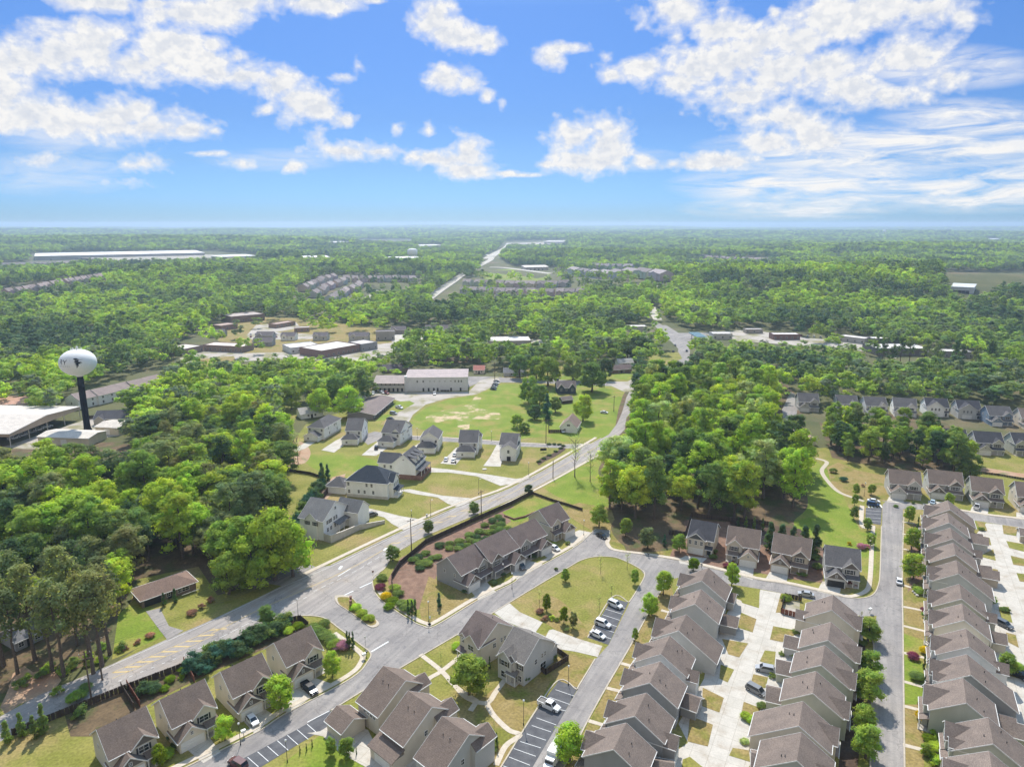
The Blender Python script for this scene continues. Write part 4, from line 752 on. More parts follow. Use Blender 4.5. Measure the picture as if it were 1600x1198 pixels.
# ---- white houses with grey roofs, their backs to the camera
GK = 'new white houses in a row below the field'
def white(pa, pb, label, depth, roofk='gx', zr=10.2, zw=6.4, wing=None, wh=True, fg=(), rg=None, wz=3.2):
    loc, rz, l = frame(pa, pb, zw); loc = off(loc, rz, 0, .5); l -= .9
    h = House('house', loc, rz, WHITE, GREY, label, 'house', GK); h.gc = WHITE
    if roofk == 'gx': h.gx(-l / 2, l / 2, 0, depth, zw, zr)
    elif roofk == 'hip': h.hip(-l / 2, l / 2, 0, depth, zw, zr)
    else: h.gy(-l / 2, l / 2, 0, depth, zw, zr, back=True)
    for a, b_ in fg: h.gy(a, b_, depth - 4, depth + .8, zw, zw + (b_ - a) * .45, back=True)
    if rg: h.gy(rg[0], rg[1], rg[2], rg[3], zw - .1, rg[4])
    if wing:
        a, b_, d = wing
        (h.hip if wh else h.gy)(a, b_, -d, -.02 if wh else 0, wz, wz + (b_ - a) * .27)
        B().box(a + .05, b_ - .05, -d - .06, -d + .05, 0, .55).make('foundation', 'stone', h.e)
        h.win((a + b_) / 2 - 1.5, 1.6, .8, .9, 'F', -d)
    B().box(l / 2 - .02, l / 2 + .06, .05, depth - .05, 0, .9).make('foundation', 'stone', h.e)
    h.win(l / 2 - 1.3, 5.0, .9, 1.3, 'F', 0); h.win(-l / 2 + 1.2, 5.0, .9, 1.3, 'F', 0)
    for y, z in ((depth * .25, 4.9), (depth * .6, 4.9), (depth * .7, 4.9), (depth * .3, 2.2), (depth * .75, 2.2)): h.win(y, z, .7, 1.3, 'R', l / 2); h.win(y, z, .7, 1.3, 'L', -l / 2)
    h.vent(l / 4, depth * .3, zr - 1.6)
    return h
white((478.5, 667), (506.5, 669), "white house with grey hip roof, leftmost of the new row", 19, 'hip', zr=9.6, wing=(-4.6, 3.2, 4.5), wh=False, wz=2.8).done()
white((538.3, 672.8), (565.8, 672.8), "white house with grey hip-roofed rear wing, second from the left of the new row", 15, 'gx', zr=10.8, wing=(-5.2, 2.8, 5), fg=((-4, 0),)).done()
white((594.5, 675), (625.5, 677.5), "white house with a rear gable and a black car outside, third of the new row", 15, 'gx', zr=11, wing=(-5.0, 3.2, 5), rg=(.2, 4.8, .4, 7, 8.4), fg=((1.5, 5),)).done()
white((654.5, 685.5), (686, 686), "white house with a wide rear gable, fourth of the new row", 13, 'gy', zr=9.6, wing=(-5.4, 3.4, 4.5)).done()
white((715.5, 690.8), (747, 691.4), "white house with three cars on its drive, fifth of the new row", 13, 'gx', zr=10.6, wing=(-5.2, 3.6, 5), fg=((-1, 2.4), (2.8, 5.4))).done()
h = white((779, 694.5), (808, 696), "white house with a narrow projecting rear gable, rightmost of the new row", 14, 'gx', zr=10.2, fg=()); h.gy(-2.6, 4.6, -5, 7, 6.0, 7.9); h.win(1, 4.6, 1, 1.5, 'F', -5); h.door(1.2, -5, 'F', 1.6, 2.1); h.done()
# hip roofed house with its own garage
loc, rz, l = frame((542, 775), (606, 780.6), 0); h = House('house', loc, rz, WHITE, (.055, .065, .08), "large white house with a black hip roof above the main road", 'house', 'three white houses facing the main road')
h.hip(-l / 2, l / 2, 0, 12, 7.0, 12.0, ins=7.2); h.gx(l / 2 - .4, l / 2 + 1.6, 2.4, 8.4, 7.0, 9.6); B().box(-l / 2 - .05, l / 2 + .05, -.06, .05, 0, 1.2).make('foundation', 'stone', h.e)
for x, z in ((-l / 2 + 1, 5.6), (0, 5.6), (2.2, 5.6), (-1, 2.6), (-3.6, 2.6), (2.8, 2.6), (-l / 2 + 1.2, 2.4)): h.win(x, z, .8, 1.4, 'F', 0)
for y in (3.6, 5.4, 7.2): h.win(y, 5.4, .8, 1.4, 'R', l / 2 + 1.6); h.win(y, 2.4, .8, 1.5, 'R', l / 2 + 1.6)
h.w.box(l / 2, l / 2 + 3.4, 2.6, 8, 0, 1.0); h.r.slab([(l / 2 + 1.5, 2.2, 4.0), (l / 2 + 4.0, 2.2, 3.4), (l / 2 + 4.0, 8.6, 3.4), (l / 2 + 1.5, 8.6, 4.0)], .15)
for y in (2.6, 4.4, 6.2, 8.2): B().box(l / 2 + 3.5, l / 2 + 3.7, y - .1, y + .1, 1, 3.3).make('porch_post', 'trim', h.e)
h.done()
loc, rz, l = frame((513, 770), (536, 772), 0); h = House('detached_garage', loc, rz, WHITE, GREY, "small white garage with grey hip roof left of the black-roofed house", 'garage'); h.hip(-4.2, 4.2, 0, 8, 3.2, 6.2); h.door(4, 4.2, 'R', 4.6, 2.2, True); h.done()
# house with dormers
loc, rz, l = frame((589.8, 745), (649.7, 750), 0); h = House('house', loc, rz, WHITE, (.12, .12, .125), "white house with three dormers and a brick base above the main road", 'house', 'three white houses facing the main road')
h.gx(-l / 2, l / 2 - 9.2, 1.5, 9.5, 6.6, 10.0); h.gy(l / 2 - 11, l / 2, 0, 13, 6.8, 11.4, back=True)
B().box(l / 2 - 11.05, l / 2 + .05, -.06, .04, 0, 2.2).make('foundation', 'brick', h.e); B().box(l / 2 - .02, l / 2 + .06, .04, 13, 0, 2.0).make('foundation', 'brick', h.e)
for y in (2.6, 6.4, 10.2):
    h.w.box(l / 2 - 3.2, l / 2 - .4, y - 1.0, y + 1.0, 7.2, 9.4); h.r.slab([(l / 2 - .1, y - 1.3, 9.5), (l / 2 - .1, y + 1.3, 9.5), (l / 2 - 4.4, y + 1.3, 10.6), (l / 2 - 4.4, y - 1.3, 10.6)], .15); h.win(y, 8.5, 1.0, 1.1, 'R', l / 2 - .4)
h.r.slab([(l / 2, .2, 4.8), (l / 2 + 2.8, .2, 4.2), (l / 2 + 2.8, 12.8, 4.2), (l / 2, 12.8, 4.8)], .15)
for y in (.6, 4.4, 8.4, 12.4): B().box(l / 2 + 2.4, l / 2 + 2.6, y - .1, y + .1, 0, 4.1).make('porch_post', 'trim', h.e)
B().box(l / 2 + .06, l / 2 + 2.8, .3, 12.7, 0, 1.9).make('porch_floor', 'brick', h.e)
for x in (-l / 2 + 3, -l / 2 + 6): h.win(x, 4.8, .9, 1.3, 'F', 1.5)
h.win(l / 2 - 5.5, 9.0, .8, .4, 'F', 0); h.done()
# white house with the retaining wall
loc, rz, l = frame((470, 837.7), (506.5, 844.6), 0); h = House('house', loc, rz, WHITE, (.17, .17, .17), "white three-level house with a curved retaining wall at the bend of the main road", 'house', 'three white houses facing the main road')
h.gx(-l / 2, l / 2, 0, 15.5, 7.6, 12.2); h.gy(-1.8, 2.4, -.5, 5, 8.0, 10.0); h.gx(-l / 2 + 6, l / 2 + 5.5, 13.5, 21, 6.2, 9.4)
for x in (-1.1, 2.2): h.win(x - .2, 6.2, 1.2, 1.4, 'F', -.5 if x > 1 or x < 0 else 0, True)
for y in (2.4, 4.2, 6.6, 8.0): h.win(y, 6.0, .9, 1.4, 'R', l / 2, y in (4.2,)); h.win(y * 1.05, 3.2, .9, 1.4, 'R', l / 2)
h.win(7.6, 9.6, .8, 1.0, 'R', l / 2); h.r.slab([(l / 2, 6, 4.6), (l / 2 + 2.4, 6, 4.0), (l / 2 + 2.4, 13.4, 4.0), (l / 2, 13.4, 4.6)], .15)
for y in (6.4, 9.4, 12.8): B().box(l / 2 + 2.0, l / 2 + 2.2, y - .1, y + .1, 0, 3.9).make('porch_post', 'trim', h.e)
h.done()
def solid_wall(name, px, hts, m, label, cat, th=.3, group=None, zb=0):
    b = B(); pts = [P(*q) for q in px]; L, Rr = ribbon(pts, th); n = len(pts)
    v = [(*L[i], hts[i]) for i in range(n)] + [(*Rr[i], hts[i]) for i in range(n)] + [(*L[i], zb) for i in range(n)] + [(*Rr[i], zb) for i in range(n)]
    f = [(i, i + n, i + n + 1, i + 1) for i in range(n - 1)] + [(i, i + 1, i + 1 + 2 * n, i + 2 * n) for i in range(n - 1)] + [(i + n + 1, i + n, i + 3 * n, i + 3 * n + 1) for i in range(n - 1)] + [(0, 2 * n, 3 * n, n), (n - 1, 2 * n - 1, 4 * n - 1, 3 * n - 1)]
    b.add(v, f); return tag(b.make(name, m), label, cat, group)
solid_wall('retaining_wall', [(507, 844.5), (517, 848), (535, 840), (560, 828), (580, 823), (601, 817)], [3.0, 3.0, 2.6, 2.2, 1.8, 1.2], 'stone', "pale block retaining wall curving below the white three-level house", 'wall', .5)
# ---- single buildings
def simple(name, pa, pb, label, cat, build, wall=BEIGE, roof=GREY, z=0, group=None):
    loc, rz, l = frame(pa, pb, z); h = House(name, loc, rz, wall, roof, label, cat, group); build(h, l); h.done(); return h
def ranch(h, l):
    h.hip(-l / 2, l / 2, 0, 8.6, 2.7, 4.9, oh=.6); h.win(l / 2 - 3.2, 1.5, 2.2, 1.2, 'F', 0); h.win(-l / 2 + 7.4, 1.5, 1.0, 1.2, 'F', 0); h.door(0, 0); h.win(3, 1.5, 1.2, 1.2, 'F', 0)
    B().box(-l / 2 + .6, -l / 2 + 5.2, -.03, .02, 0, 2.3).make('carport_shade_plate', 'dark', h.e); h.t.box(l / 2 - 5, l / 2, -2.2, -2.12, .8, .9)  # carport: a dark plate on the wall paints its shaded inside
simple('ranch_house', (223, 950), (307, 920), "long brick ranch house with a brown hip roof left of the road", 'house', ranch, (.23, .17, .14), (.22, .155, .125))
def cottage(h, l):
    h.gx(-l / 2, l / 2, 0, 8, 2.9, 5.2); h.win(-2, 1.5, 1.2, 1.2, 'F', 0); h.win(2, 1.5, 1.2, 1.2, 'F', 0); h.door(0, 0)
simple('cottage', (26, 1018), (68, 998), "low grey-roofed house hidden under the pines at the left edge", 'house', cottage, (.3, .3, .3), (.2, .2, .21))
def bluehouse(h, l):
    h.gx(-l / 2, l / 2, 1, 10, 4.2, 7.6); h.gy(-l / 2 + .4, -l / 2 + 4.6, 0, 5, 4.2, 6.6); h.gy(l / 2 - 4.6, l / 2 - .4, 0, 5, 4.2, 6.8); h.win(-l / 2 + 2.5, 2.8, 1, 1.5, 'F', 0); h.win(l / 2 - 2.5, 2.8, 1, 1.5, 'F', 0); h.win(0, 2.6, 1, 1.5, 'F', 1)
    h.w.box(-l / 2 + .6, -l / 2 + 1.8, 8, 9, 6, 8.6)
simple('house', (871, 615.5), (900, 615), "dark blue house with two white-trimmed gables above the field", 'house', bluehouse, (.06, .075, .10), (.2, .17, .16))
simple('garden_shed', (879, 631), (895, 629), "small dark outbuilding with brown roof below the blue house", 'shed', lambda h, l: h.gx(-l / 2, l / 2, 0, 5, 2.4, 4), (.1, .08, .07), (.22, .18, .16))
def whitecot(h, l): h.gy(-l / 2, l / 2, 0, 13, 3.2, 7.4, back=True); h.win(0, 4.2, 1.6, 1.0, 'F', 0); h.win(-2, 1.5, 1, 1.2, 'F', 0)
simple('house', (875, 675), (901, 677), "white gabled house with patched brown roof beside the side street", 'house', whitecot, WHITE, (.25, .19, .16))
simple('garden_shed', (1257, 696), (1274, 696), "small white shed with a pink metal roof beside the park path", 'shed', lambda h, l: (h.gy(-l / 2, l / 2, 0, 6.5, 3.2, 4.6, back=True), h.win(1, 1.8, .6, .6, 'F', 0)), CREAM, (.5, .33, .28))
for a, b_, lb, c, r_ in [((955, 584), (987, 582), "brick bungalow with brown roof by the road junction", (.2, .13, .11), (.17, .13, .12)), ((967, 573), (990, 572), "small white house with pale roof behind the brick bungalow", WHITE, (.4, .38, .36)),
                         ((787, 588), (820, 588), "small grey house with porch beyond the field", LGREY, (.2, .2, .21)), ((740, 584), (757, 584), "little house with a pink roof beyond the warehouse", CREAM, (.45, .2, .16)),
                         ((600, 583), (640, 580), "dark-roofed house behind the long white building", (.25, .2, .18), (.12, .11, .12)), ((1100, 610), (1120, 610), "dark house between trees right of the road", (.15, .14, .14), (.14, .13, .13)),
                         ((1180, 656), (1200, 656), "low white house hidden in the central wood", WHITE, (.35, .33, .33)), ((555, 632), (572, 628), "low house among trees left of the strip building", WHITE, (.3, .3, .3)), ((470, 655), (505, 650), "pale-roofed house under the trees left of the new white row", WHITE, (.42, .4, .38))]:
    simple('house', a, b_, lb, 'house', lambda h, l: (h.gx(-l / 2, l / 2, 0, 9, 3, 5.6), h.win(-2, 1.6, 1, 1.2, 'F', 0), h.win(2, 1.6, 1, 1.2, 'F', 0), h.door(0, 0)), c, r_)
# long white warehouse with a lower wing
def warehouse(h, l):
    h.w.box(-l / 2, l / 2, 0, 22, 0, 9.6); h.r.slab([(-l / 2 - .3, -.3, 9.7), (l / 2 + .3, -.3, 9.7), (l / 2 + .3, 22.3, 10.6), (-l / 2 - .3, 22.3, 10.6)], .3); h.t.box(-l / 2 - .3, l / 2 + .3, -.45, -.303, 9.35, 9.68)
    for i, x in enumerate([-13, -9, -4.5, -1.5, 2, 5.5, 9.5, 12.5, 14.8, 16.6]): h.win(x, 6.8, .9, 1.4 if i in (0, 1, 7, 8, 9) else .5, 'F', 0)
    for x in (-9, -5.5, -2, .6, 9.6, 16): h.door(x, 0)
    for x in range(3, 9): B().box(x - .35, x + .35, -1.2, -.4, 0, .9).make('air_conditioner', 'dark', h.e)
    for x in (-l / 2 + 5.6, -1, l / 2 - 8): h.t.box(x - .07, x + .07, -.1, -.003, 0, 9.3)
    h.w.box(-l / 2 - .6, -l / 2 + 1.0, -.8, 2, 0, 10.4)
simple('warehouse', (634, 611.5), (731, 610.5), "long two-storey white block with weathered flat roof above the gravel lot", 'building', warehouse, (.62, .62, .63), (.42, .36, .35))
def motel(h, l):
    h.w.box(-l / 2, l / 2, 0, 12, 0, 5.8); h.r.slab([(-l / 2, -1.8, 5.9), (l / 2, -1.8, 5.9), (l / 2, 13, 8.4), (-l / 2, 13, 8.4)], .25); h.w.box(-l / 2, l / 2, -1.6, 0, 2.9, 3.2); h.w.box(-l / 2, l / 2, -1.6, -1.5, 3.2, 4.1)
    for i in range(7): x = -l / 2 + 2 + i * (l - 4) / 6; h.door(x, 0, z=.02); h.win(x + .9, 4.8, .8, 1.0, 'F', 0)
simple('motel_wing', (583, 611.5), (633, 611.5), "lower wing with balcony left of the long white block", 'building', motel, (.58, .56, .53), (.36, .31, .29))
def stripb(h, l):
    h.gx(-l / 2, l / 2, 0, 15, 3.2, 4.6, oh=1.4)
    for i in range(9): x = -l / 2 + 3 + i * (l - 6) / 8; h.win(x, 1.5, 1.4, 1.3, 'F', 0); B().box(x + 1.8, x + 2.0, -1.3, -1.1, 0, 2.9).make('porch_post', 'dark', h.e)
simple('strip_building', (583, 656), (615, 629), "long low brown-roofed building with a covered walk beside the gravel lot", 'building', stripb, (.22, .2, .2), (.21, .175, .165))
# covered equipment shed and the yard by the water tower
loc, rz, l = frame((13.8, 677), (124.6, 634.4), 7.5)
def canopy(h, l):
    h.gy(-l / 2, l / 2, 0, 52, 7.2, 9.6, z0=5.6, oh=.2, back=True)
    for x in (-l / 2 + .4, -l / 4, 0, l / 4, l / 2 - .4):
        for y in (.4, 26, 51): B().box(x - .15, x + .15, y - .15, y + .15, 0, 6.4).make('steel_post', 'flat', h.e, (.5, .47, .42))
h = House('equipment_canopy', loc, rz, (.46, .36, .27), (.56, .52, .47), "huge open-sided shed with a white roof at the left edge", 'shed'); canopy(h, l); h.done()
def lowwhite(h, l): h.gx(-l / 2, l / 2, 0, 13, 4.2, 5.2); h.door(0, 0, w=3, h=3, garage=True)
simple('workshop', (60.6, 694), (140, 697), "low workshop with a pale roof below the water tower", 'building', lowwhite, (.6, .54, .42), (.56, .52, .46))
simple('workshop', (150, 678), (186, 680), "small pale-roofed workshop right of the water tower", 'building', lowwhite, (.6, .54, .42), (.54, .50, .45))
simple('barn', (-10, 646), (78, 640), "rusty-roofed building behind the big white canopy", 'building', lambda h, l: h.gx(-l / 2, l / 2, 0, 22, 5, 6.5), (.5, .42, .36), (.5, .30, .22))
simple('house', (147, 664), (200, 662), "dark slate roof house right of the water tower", 'house', lambda h, l: (h.gx(-l / 2, l / 2, 0, 13, 3.4, 6.6), h.gy(-l / 2 + 1, -l / 2 + 6, -1.2, 6, 3.2, 5.4), h.win(2, 1.6, 1.4, 1.2, 'F', 0)), (.5, .47, .42), (.085, .085, .095))
units = [((97, 641), (130, 640)), ]
ra = P(110, 615.6, 9.2); rb = P(292, 574, 9.2); n_u = 7
for i in range(n_u):
    a = ra.lerp(rb, i / n_u); b_ = ra.lerp(rb, (i + 1) / n_u); rz = math.atan2((b_ - a).y, (b_ - a).x); L = (b_ - a).length; m = off(Vector(((a.x + b_.x) / 2, (a.y + b_.y) / 2, 0)), rz, 0, -(i % 2) * 1.0)
    h = House('rowhouse', m, rz, WHITE if i in (0, 1, 5) else (LGREY if i % 2 else (.3, .3, .31)), (.30, .245, .225), f"{ords[::-1][i] if 0 else ['first', 'second', 'third', 'fourth', 'fifth', 'sixth', 'seventh'][i]} unit from the water tower in the stepped row of rowhouses", 'rowhouse', 'rowhouses stepping up behind the water tower')
    h.gx(-L / 2 + .01, L / 2 - .01, -6, 6, 6 + .02 * i, 9.1 + .1 * (i % 2), go=.02, rake=False)
    for x in (-L / 4, L / 4): h.win(x, 4.6, 1, 1.3, 'F', -6); h.win(x, 1.6, 1, 1.6, 'F', -6)
    if i == 0: h.win(0, 3.4, .9, 1.3, 'L', -L / 2 + .01)
    h.done()
# ---- town buildings
def block(h, l, d=16, z=4.5, par=.6, wins=True):
    h.w.box(-l / 2, l / 2, 0, d, 0, z); h.r.slab([(-l / 2 + .2, .2, z + .03), (l / 2 - .2, .2, z + .03), (l / 2 - .2, d - .2, z + .03), (-l / 2 + .2, d - .2, z + .03)], .2)
    for q in ((-l / 2 - .05, l / 2 + .05, -.05, .2), (-l / 2 - .05, l / 2 + .05, d - .2, d + .05), (-l / 2 - .05, -l / 2 + .2, .2, d - .2), (l / 2 - .2, l / 2 + .05, .2, d - .2)): h.w.box(*q, z - .5, z + par)
    if wins:
        for i in range(max(2, int(l / 5))): h.win(-l / 2 + 2 + i * (l - 4) / max(1, int(l / 5) - 1), 2, 1.6, 1.6, 'F', 0)
BR = (.27, .20, .17); town = [
 ((284, 556), (318, 549), 22, 5, BR, (.62, .58, .53), "brick school wing with a white roof at the left of the town"), ((318, 548), (380, 551), 16, 5, BR, (.68, .60, .54), "long brick school building with pale roof"),
 ((362, 505), (414, 500), 30, 7, (.24, .17, .14), (.42, .37, .34), "brick hall with brown roof farthest left in the town"), ((346, 517), (372, 513), 16, 5, (.28, .18, .15), (.42, .33, .28), "small red-brick building next to the hall"),
 ((432, 513), (462, 508), 12, 4, (.3, .2, .16), (.50, .38, .33), "long low brick building with pink roof in the town"), ((460, 519), (484, 518), 10, 4, (.3, .2, .15), (.7, .65, .6), "tiny shop with a white roof in the town"),
 ((455, 553), (500, 548), 22, 5, (.6, .6, .62), (.72, .7, .68), "white flat-roofed shop in the town's main street"), ((503, 560), (562, 549), 30, 6, (.26, .17, .15), (.66, .63, .58), "brick shop with a broad white roof in the main street"),
 ((565, 549), (590, 545), 20, 6, (.3, .3, .32), (.6, .57, .54), "grey flat-roofed shop right of the broad white roof"), ((588, 532), (617, 531), 12, 8, (.35, .33, .31), (.22, .2, .2), "two-storey balcony house in the town"),
 ((672, 527), (694, 526), 10, 4, (.5, .46, .42), (.65, .6, .56), "low pale shop between trees in the town"), ((765, 542), (830, 541), 26, 5, (.4, .36, .33), (.75, .71, .67), "wide white-roofed store behind the central trees"),
 ((982, 518), (1010, 518), 12, 5, (.45, .42, .4), (.8, .78, .75), "white-roofed shop left of the road fork"), ((1370, 556), (1452, 556), 26, 6, (.16, .15, .15), (.78, .75, .72), "wide store with a white roof behind pines on the right"),
 ((1208, 531), (1250, 531), 12, 5, (.2, .12, .1), (.7, .68, .66), "red-banded store on the right of the town"), ((1114, 530), (1144, 530), 14, 5, (.5, .48, .45), (.62, .62, .62), "petrol station building right of the road fork"),
 ((1365, 538), (1440, 536), 12, 5, (.2, .2, .2), (.78, .76, .74), "long narrow store beyond the pines on the right"), ((1165, 521), (1192, 521), 8, 4, (.35, .32, .3), (.7, .68, .65), "small shop with a white canopy right of the petrol station"), ((1450, 558), (1520, 560), 14, 5, (.25, .23, .22), (.6, .57, .54), "flat store at the right behind the pines"), ((1310, 533), (1350, 538), 12, 5, (.4, .38, .36), (.66, .63, .6), "row of low sheds right of the town")]
for a, b_, d, z, wc, rc, lb in town: simple('shop_building', a, b_, lb, 'building', lambda h, l, d=d, z=z: block(h, l, d, z), wc, rc)
for i, (x, y, w_, c) in enumerate([(413, 531, 26, GREYB), (450, 532, 22, WHITE), (500, 532, 22, LGREY), (560, 532, 30, LGREY), (622, 522, 22, (.25, .22, .2)), (675, 520, 20, WHITE), (697, 520, 22, WHITE), (338, 527, 22, GREYB), (410, 541, 30, GREYB), (5, 541, 20, WHITE), (140, 525, 40, TAN), (18, 505, 24, TAN)]):
    simple('house', (x - w_ / 2, y), (x + w_ / 2, y), f"{['grey gabled house left in the town', 'white-gabled house with dark roof in the town', 'grey house with two gables by the car park', 'pale house beside the tall dark tree in the town', 'brown-roofed house right of the dark tree', 'white porch house beyond the central trees', 'white house right of the porch house', 'small grey house below the brick hall', 'long low grey house in front of the car park', 'small white house at the left edge', 'wide brown-roofed house among the left trees', 'tan house at the left edge among trees'][i]}", 'house',
           lambda h, l: (h.gx(-l / 2, l / 2, 0, 10, 4.5, 7.5), h.gy(-l / 4 - 2.5, -l / 4 + 2.5, -1, 5, 4.4, 6.6), h.win(-l / 4, 3, 1.2, 1.6, 'F', -1), h.win(l / 4, 2, 1.2, 1.5, 'F', 0)), c, (.17, .15, .15), group='older houses scattered through the town')
# canopy of the petrol station
loc, rz, l = frame((1088, 536), (1104, 536), 0); h = House('station_canopy', loc, rz, (.3, .35, .4), (.12, .2, .25), "dark blue-green petrol station canopy at the road fork", 'canopy'); h.w.box(-l / 2, l / 2, 0, 30, 5, 5.8); h.r.slab([(-l / 2 - .3, -.3, 5.9), (l / 2 + .3, -.3, 5.9), (l / 2 + .3, 30.3, 5.9), (-l / 2 - .3, 30.3, 5.9)], .1)
for x in (-l / 4, l / 4):
    for y in (3, 15, 27): B().box(x - .3, x + .3, y - .3, y + .3, 0, 5).make('canopy_post', 'flat', h.e, (.6, .6, .6))
h.done()
# ---- estates and halls far away
def far_row(pa, pb, n, label, group, c=(.46, .42, .39), r_=(.25, .215, .205), z=7, depth=15, name='rowhouse', rise=4.6):
    a, b_ = PG(*pa), PG(*pb)
    for i in range(n):
        rj = rnd.uniform(.8, 1.5); p = a.lerp(b_, i / n); q = a.lerp(b_, (i + 1) / n); m = (p + q) / 2; rz = math.atan2((q - p).y, (q - p).x) + rnd.uniform(-.06, .06); L = (q - p).length * rnd.uniform(.74, .95); m = m + Vector((-math.sin(rz), math.cos(rz), 0)) * rnd.uniform(-4, 4)
        h = House(name, (m.x, m.y, hz(m.x, m.y)), rz, tuple(k * rnd.uniform(.85, 1.2) for k in c), tuple(k * rj for k in r_), label, 'rowhouse', group)
        h.gx(-L / 2 + .3, L / 2 - .3, -depth / 2, depth / 2, z + rnd.uniform(-.4, .4), z + rise); h.gy(-L / 4, L / 4, -depth / 2 - 1, 0, z, z + 2)
        h.win(-L / 3.2, z * .7, 1.2, 1.5, 'F', -depth / 2); h.win(L / 3.2, z * .7, 1.2, 1.5, 'F', -depth / 2); h.done()
far_row((468, 456), (520, 436), 7, "brown-roofed rowhouse in the upper left line of the distant estate", 'rowhouses in the upper left line of the distant estate')
far_row((485, 466), (535, 442), 6, "brown-roofed rowhouse in the middle line of the distant estate", 'rowhouses in the middle line of the distant estate')
far_row((512, 474), (565, 448), 7, "brown-roofed rowhouse in the near line of the distant estate", 'rowhouses in the near line of the distant estate')
far_row((535, 440), (650, 440), 9, "brown-roofed rowhouse in the back line of the distant estate", 'rowhouses in the back line of the distant estate')
far_row((720, 458), (915, 462), 13, "grey-roofed rowhouse in the long near line beside the distant road", 'rowhouses in the long near line beside the distant road')
far_row((725, 445), (890, 448), 10, "grey-roofed rowhouse in the rear line beside the distant road", 'rowhouses in the rear line beside the distant road')
far_row((895, 428), (1045, 440), 8, "large apartment block on the distant slope right of the road", 'apartment blocks on the distant slope', (.45, .43, .41), (.26, .23, .23), 12, 24, 'apartment_block', 5)
far_row((905, 421), (990, 424), 5, "rear apartment block on the distant slope right of the road", 'rear apartment blocks on the distant slope', (.45, .43, .41), (.26, .23, .23), 12, 20, 'apartment_block', 5)
far_row((10, 462), (110, 444), 9, "tan-roofed house in the distant estate at the left edge", 'houses of the distant estate at the left edge', (.45, .38, .34), (.32, .26, .24), 6)
far_row((105, 445), (165, 436), 6, "tan-roofed house up the slope in the distant estate at the left edge", 'upper houses of the distant estate at the left edge', (.45, .38, .34), (.32, .26, .24), 6)
far_row((0, 418), (110, 415), 10, "brown-roofed house in the farthest estate at the left edge", 'houses of the farthest estate at the left edge', (.4, .35, .33), (.28, .25, .24), 7)
far_row((1092, 405), (1200, 410), 10, "brown-roofed house in the far estate on the right slope", 'houses of the far estate on the right slope', (.4, .34, .32), (.3, .25, .25), 7)
for a, b_, d, z, wc, rc, lb in [((55, 407), (320, 400), 170, 13, (.35, .35, .36), (.80, .79, .77), "enormous white-roofed distribution hall near the left horizon"), ((345, 406), (400, 405), 60, 10, (.4, .4, .4), (.8, .8, .8), "narrow white-roofed hall right of the enormous hall"), ((600, 409), (660, 409), 50, 10, (.6, .6, .6), (.8, .78, .76), "white-roofed hall below the distant water tank"),
                                ((475, 408), (515, 408), 40, 10, (.6, .6, .6), (.8, .78, .76), "white hall left of the distant water tank"), ((515, 382), (545, 382), 60, 10, (.6, .6, .6), (.75, .73, .7), "pale hall on the distant left slope"), ((655, 387), (690, 387), 60, 10, (.6, .6, .6), (.78, .76, .74), "pale hall in front of the distant hill"),
                                ((820, 422), (857, 422), 30, 8, (.5, .45, .42), (.7, .66, .62), "flat pale building beside the distant road"), ((1485, 455), (1520, 460), 30, 8, (.5, .52, .55), (.55, .58, .6), "grey-blue hall beside the dark field at the right"), ((1483, 442), (1502, 442), 25, 8, (.2, .22, .25), (.3, .3, .32), "dark hall at the edge of the dark field"), ((850, 381), (880, 381), 80, 12, (.6, .58, .55), (.75, .72, .7), "white building beside the far highway"), ((1543, 376), (1562, 376), 40, 10, (.7, .7, .7), (.8, .8, .8), "tiny white hall near the right horizon")]:
    a = PG(*a); b_ = PG(*b_); m = (a + b_) / 2; h = House('distribution_hall', (m.x, m.y, hz(m.x, m.y) - 1), math.atan2((b_ - a).y, (b_ - a).x), wc, rc, lb, 'hall'); l = (b_ - a).length
    h.w.box(-l / 2, l / 2, 0, d, 0, z); h.r.slab([(-l / 2 - .5, -.5, z + .5), (l / 2 + .5, -.5, z + .5), (l / 2 + .5, d + .5, z + 3), (-l / 2 - .5, d + .5, z + 3)], .6)
    for i in range(5): B().box(-l / 2 + l * (i + .5) / 6 - 2, -l / 2 + l * (i + .5) / 6 + 2, -.1, .05, 0, 4).make('loading_door', 'dark', h.e)
    h.done()
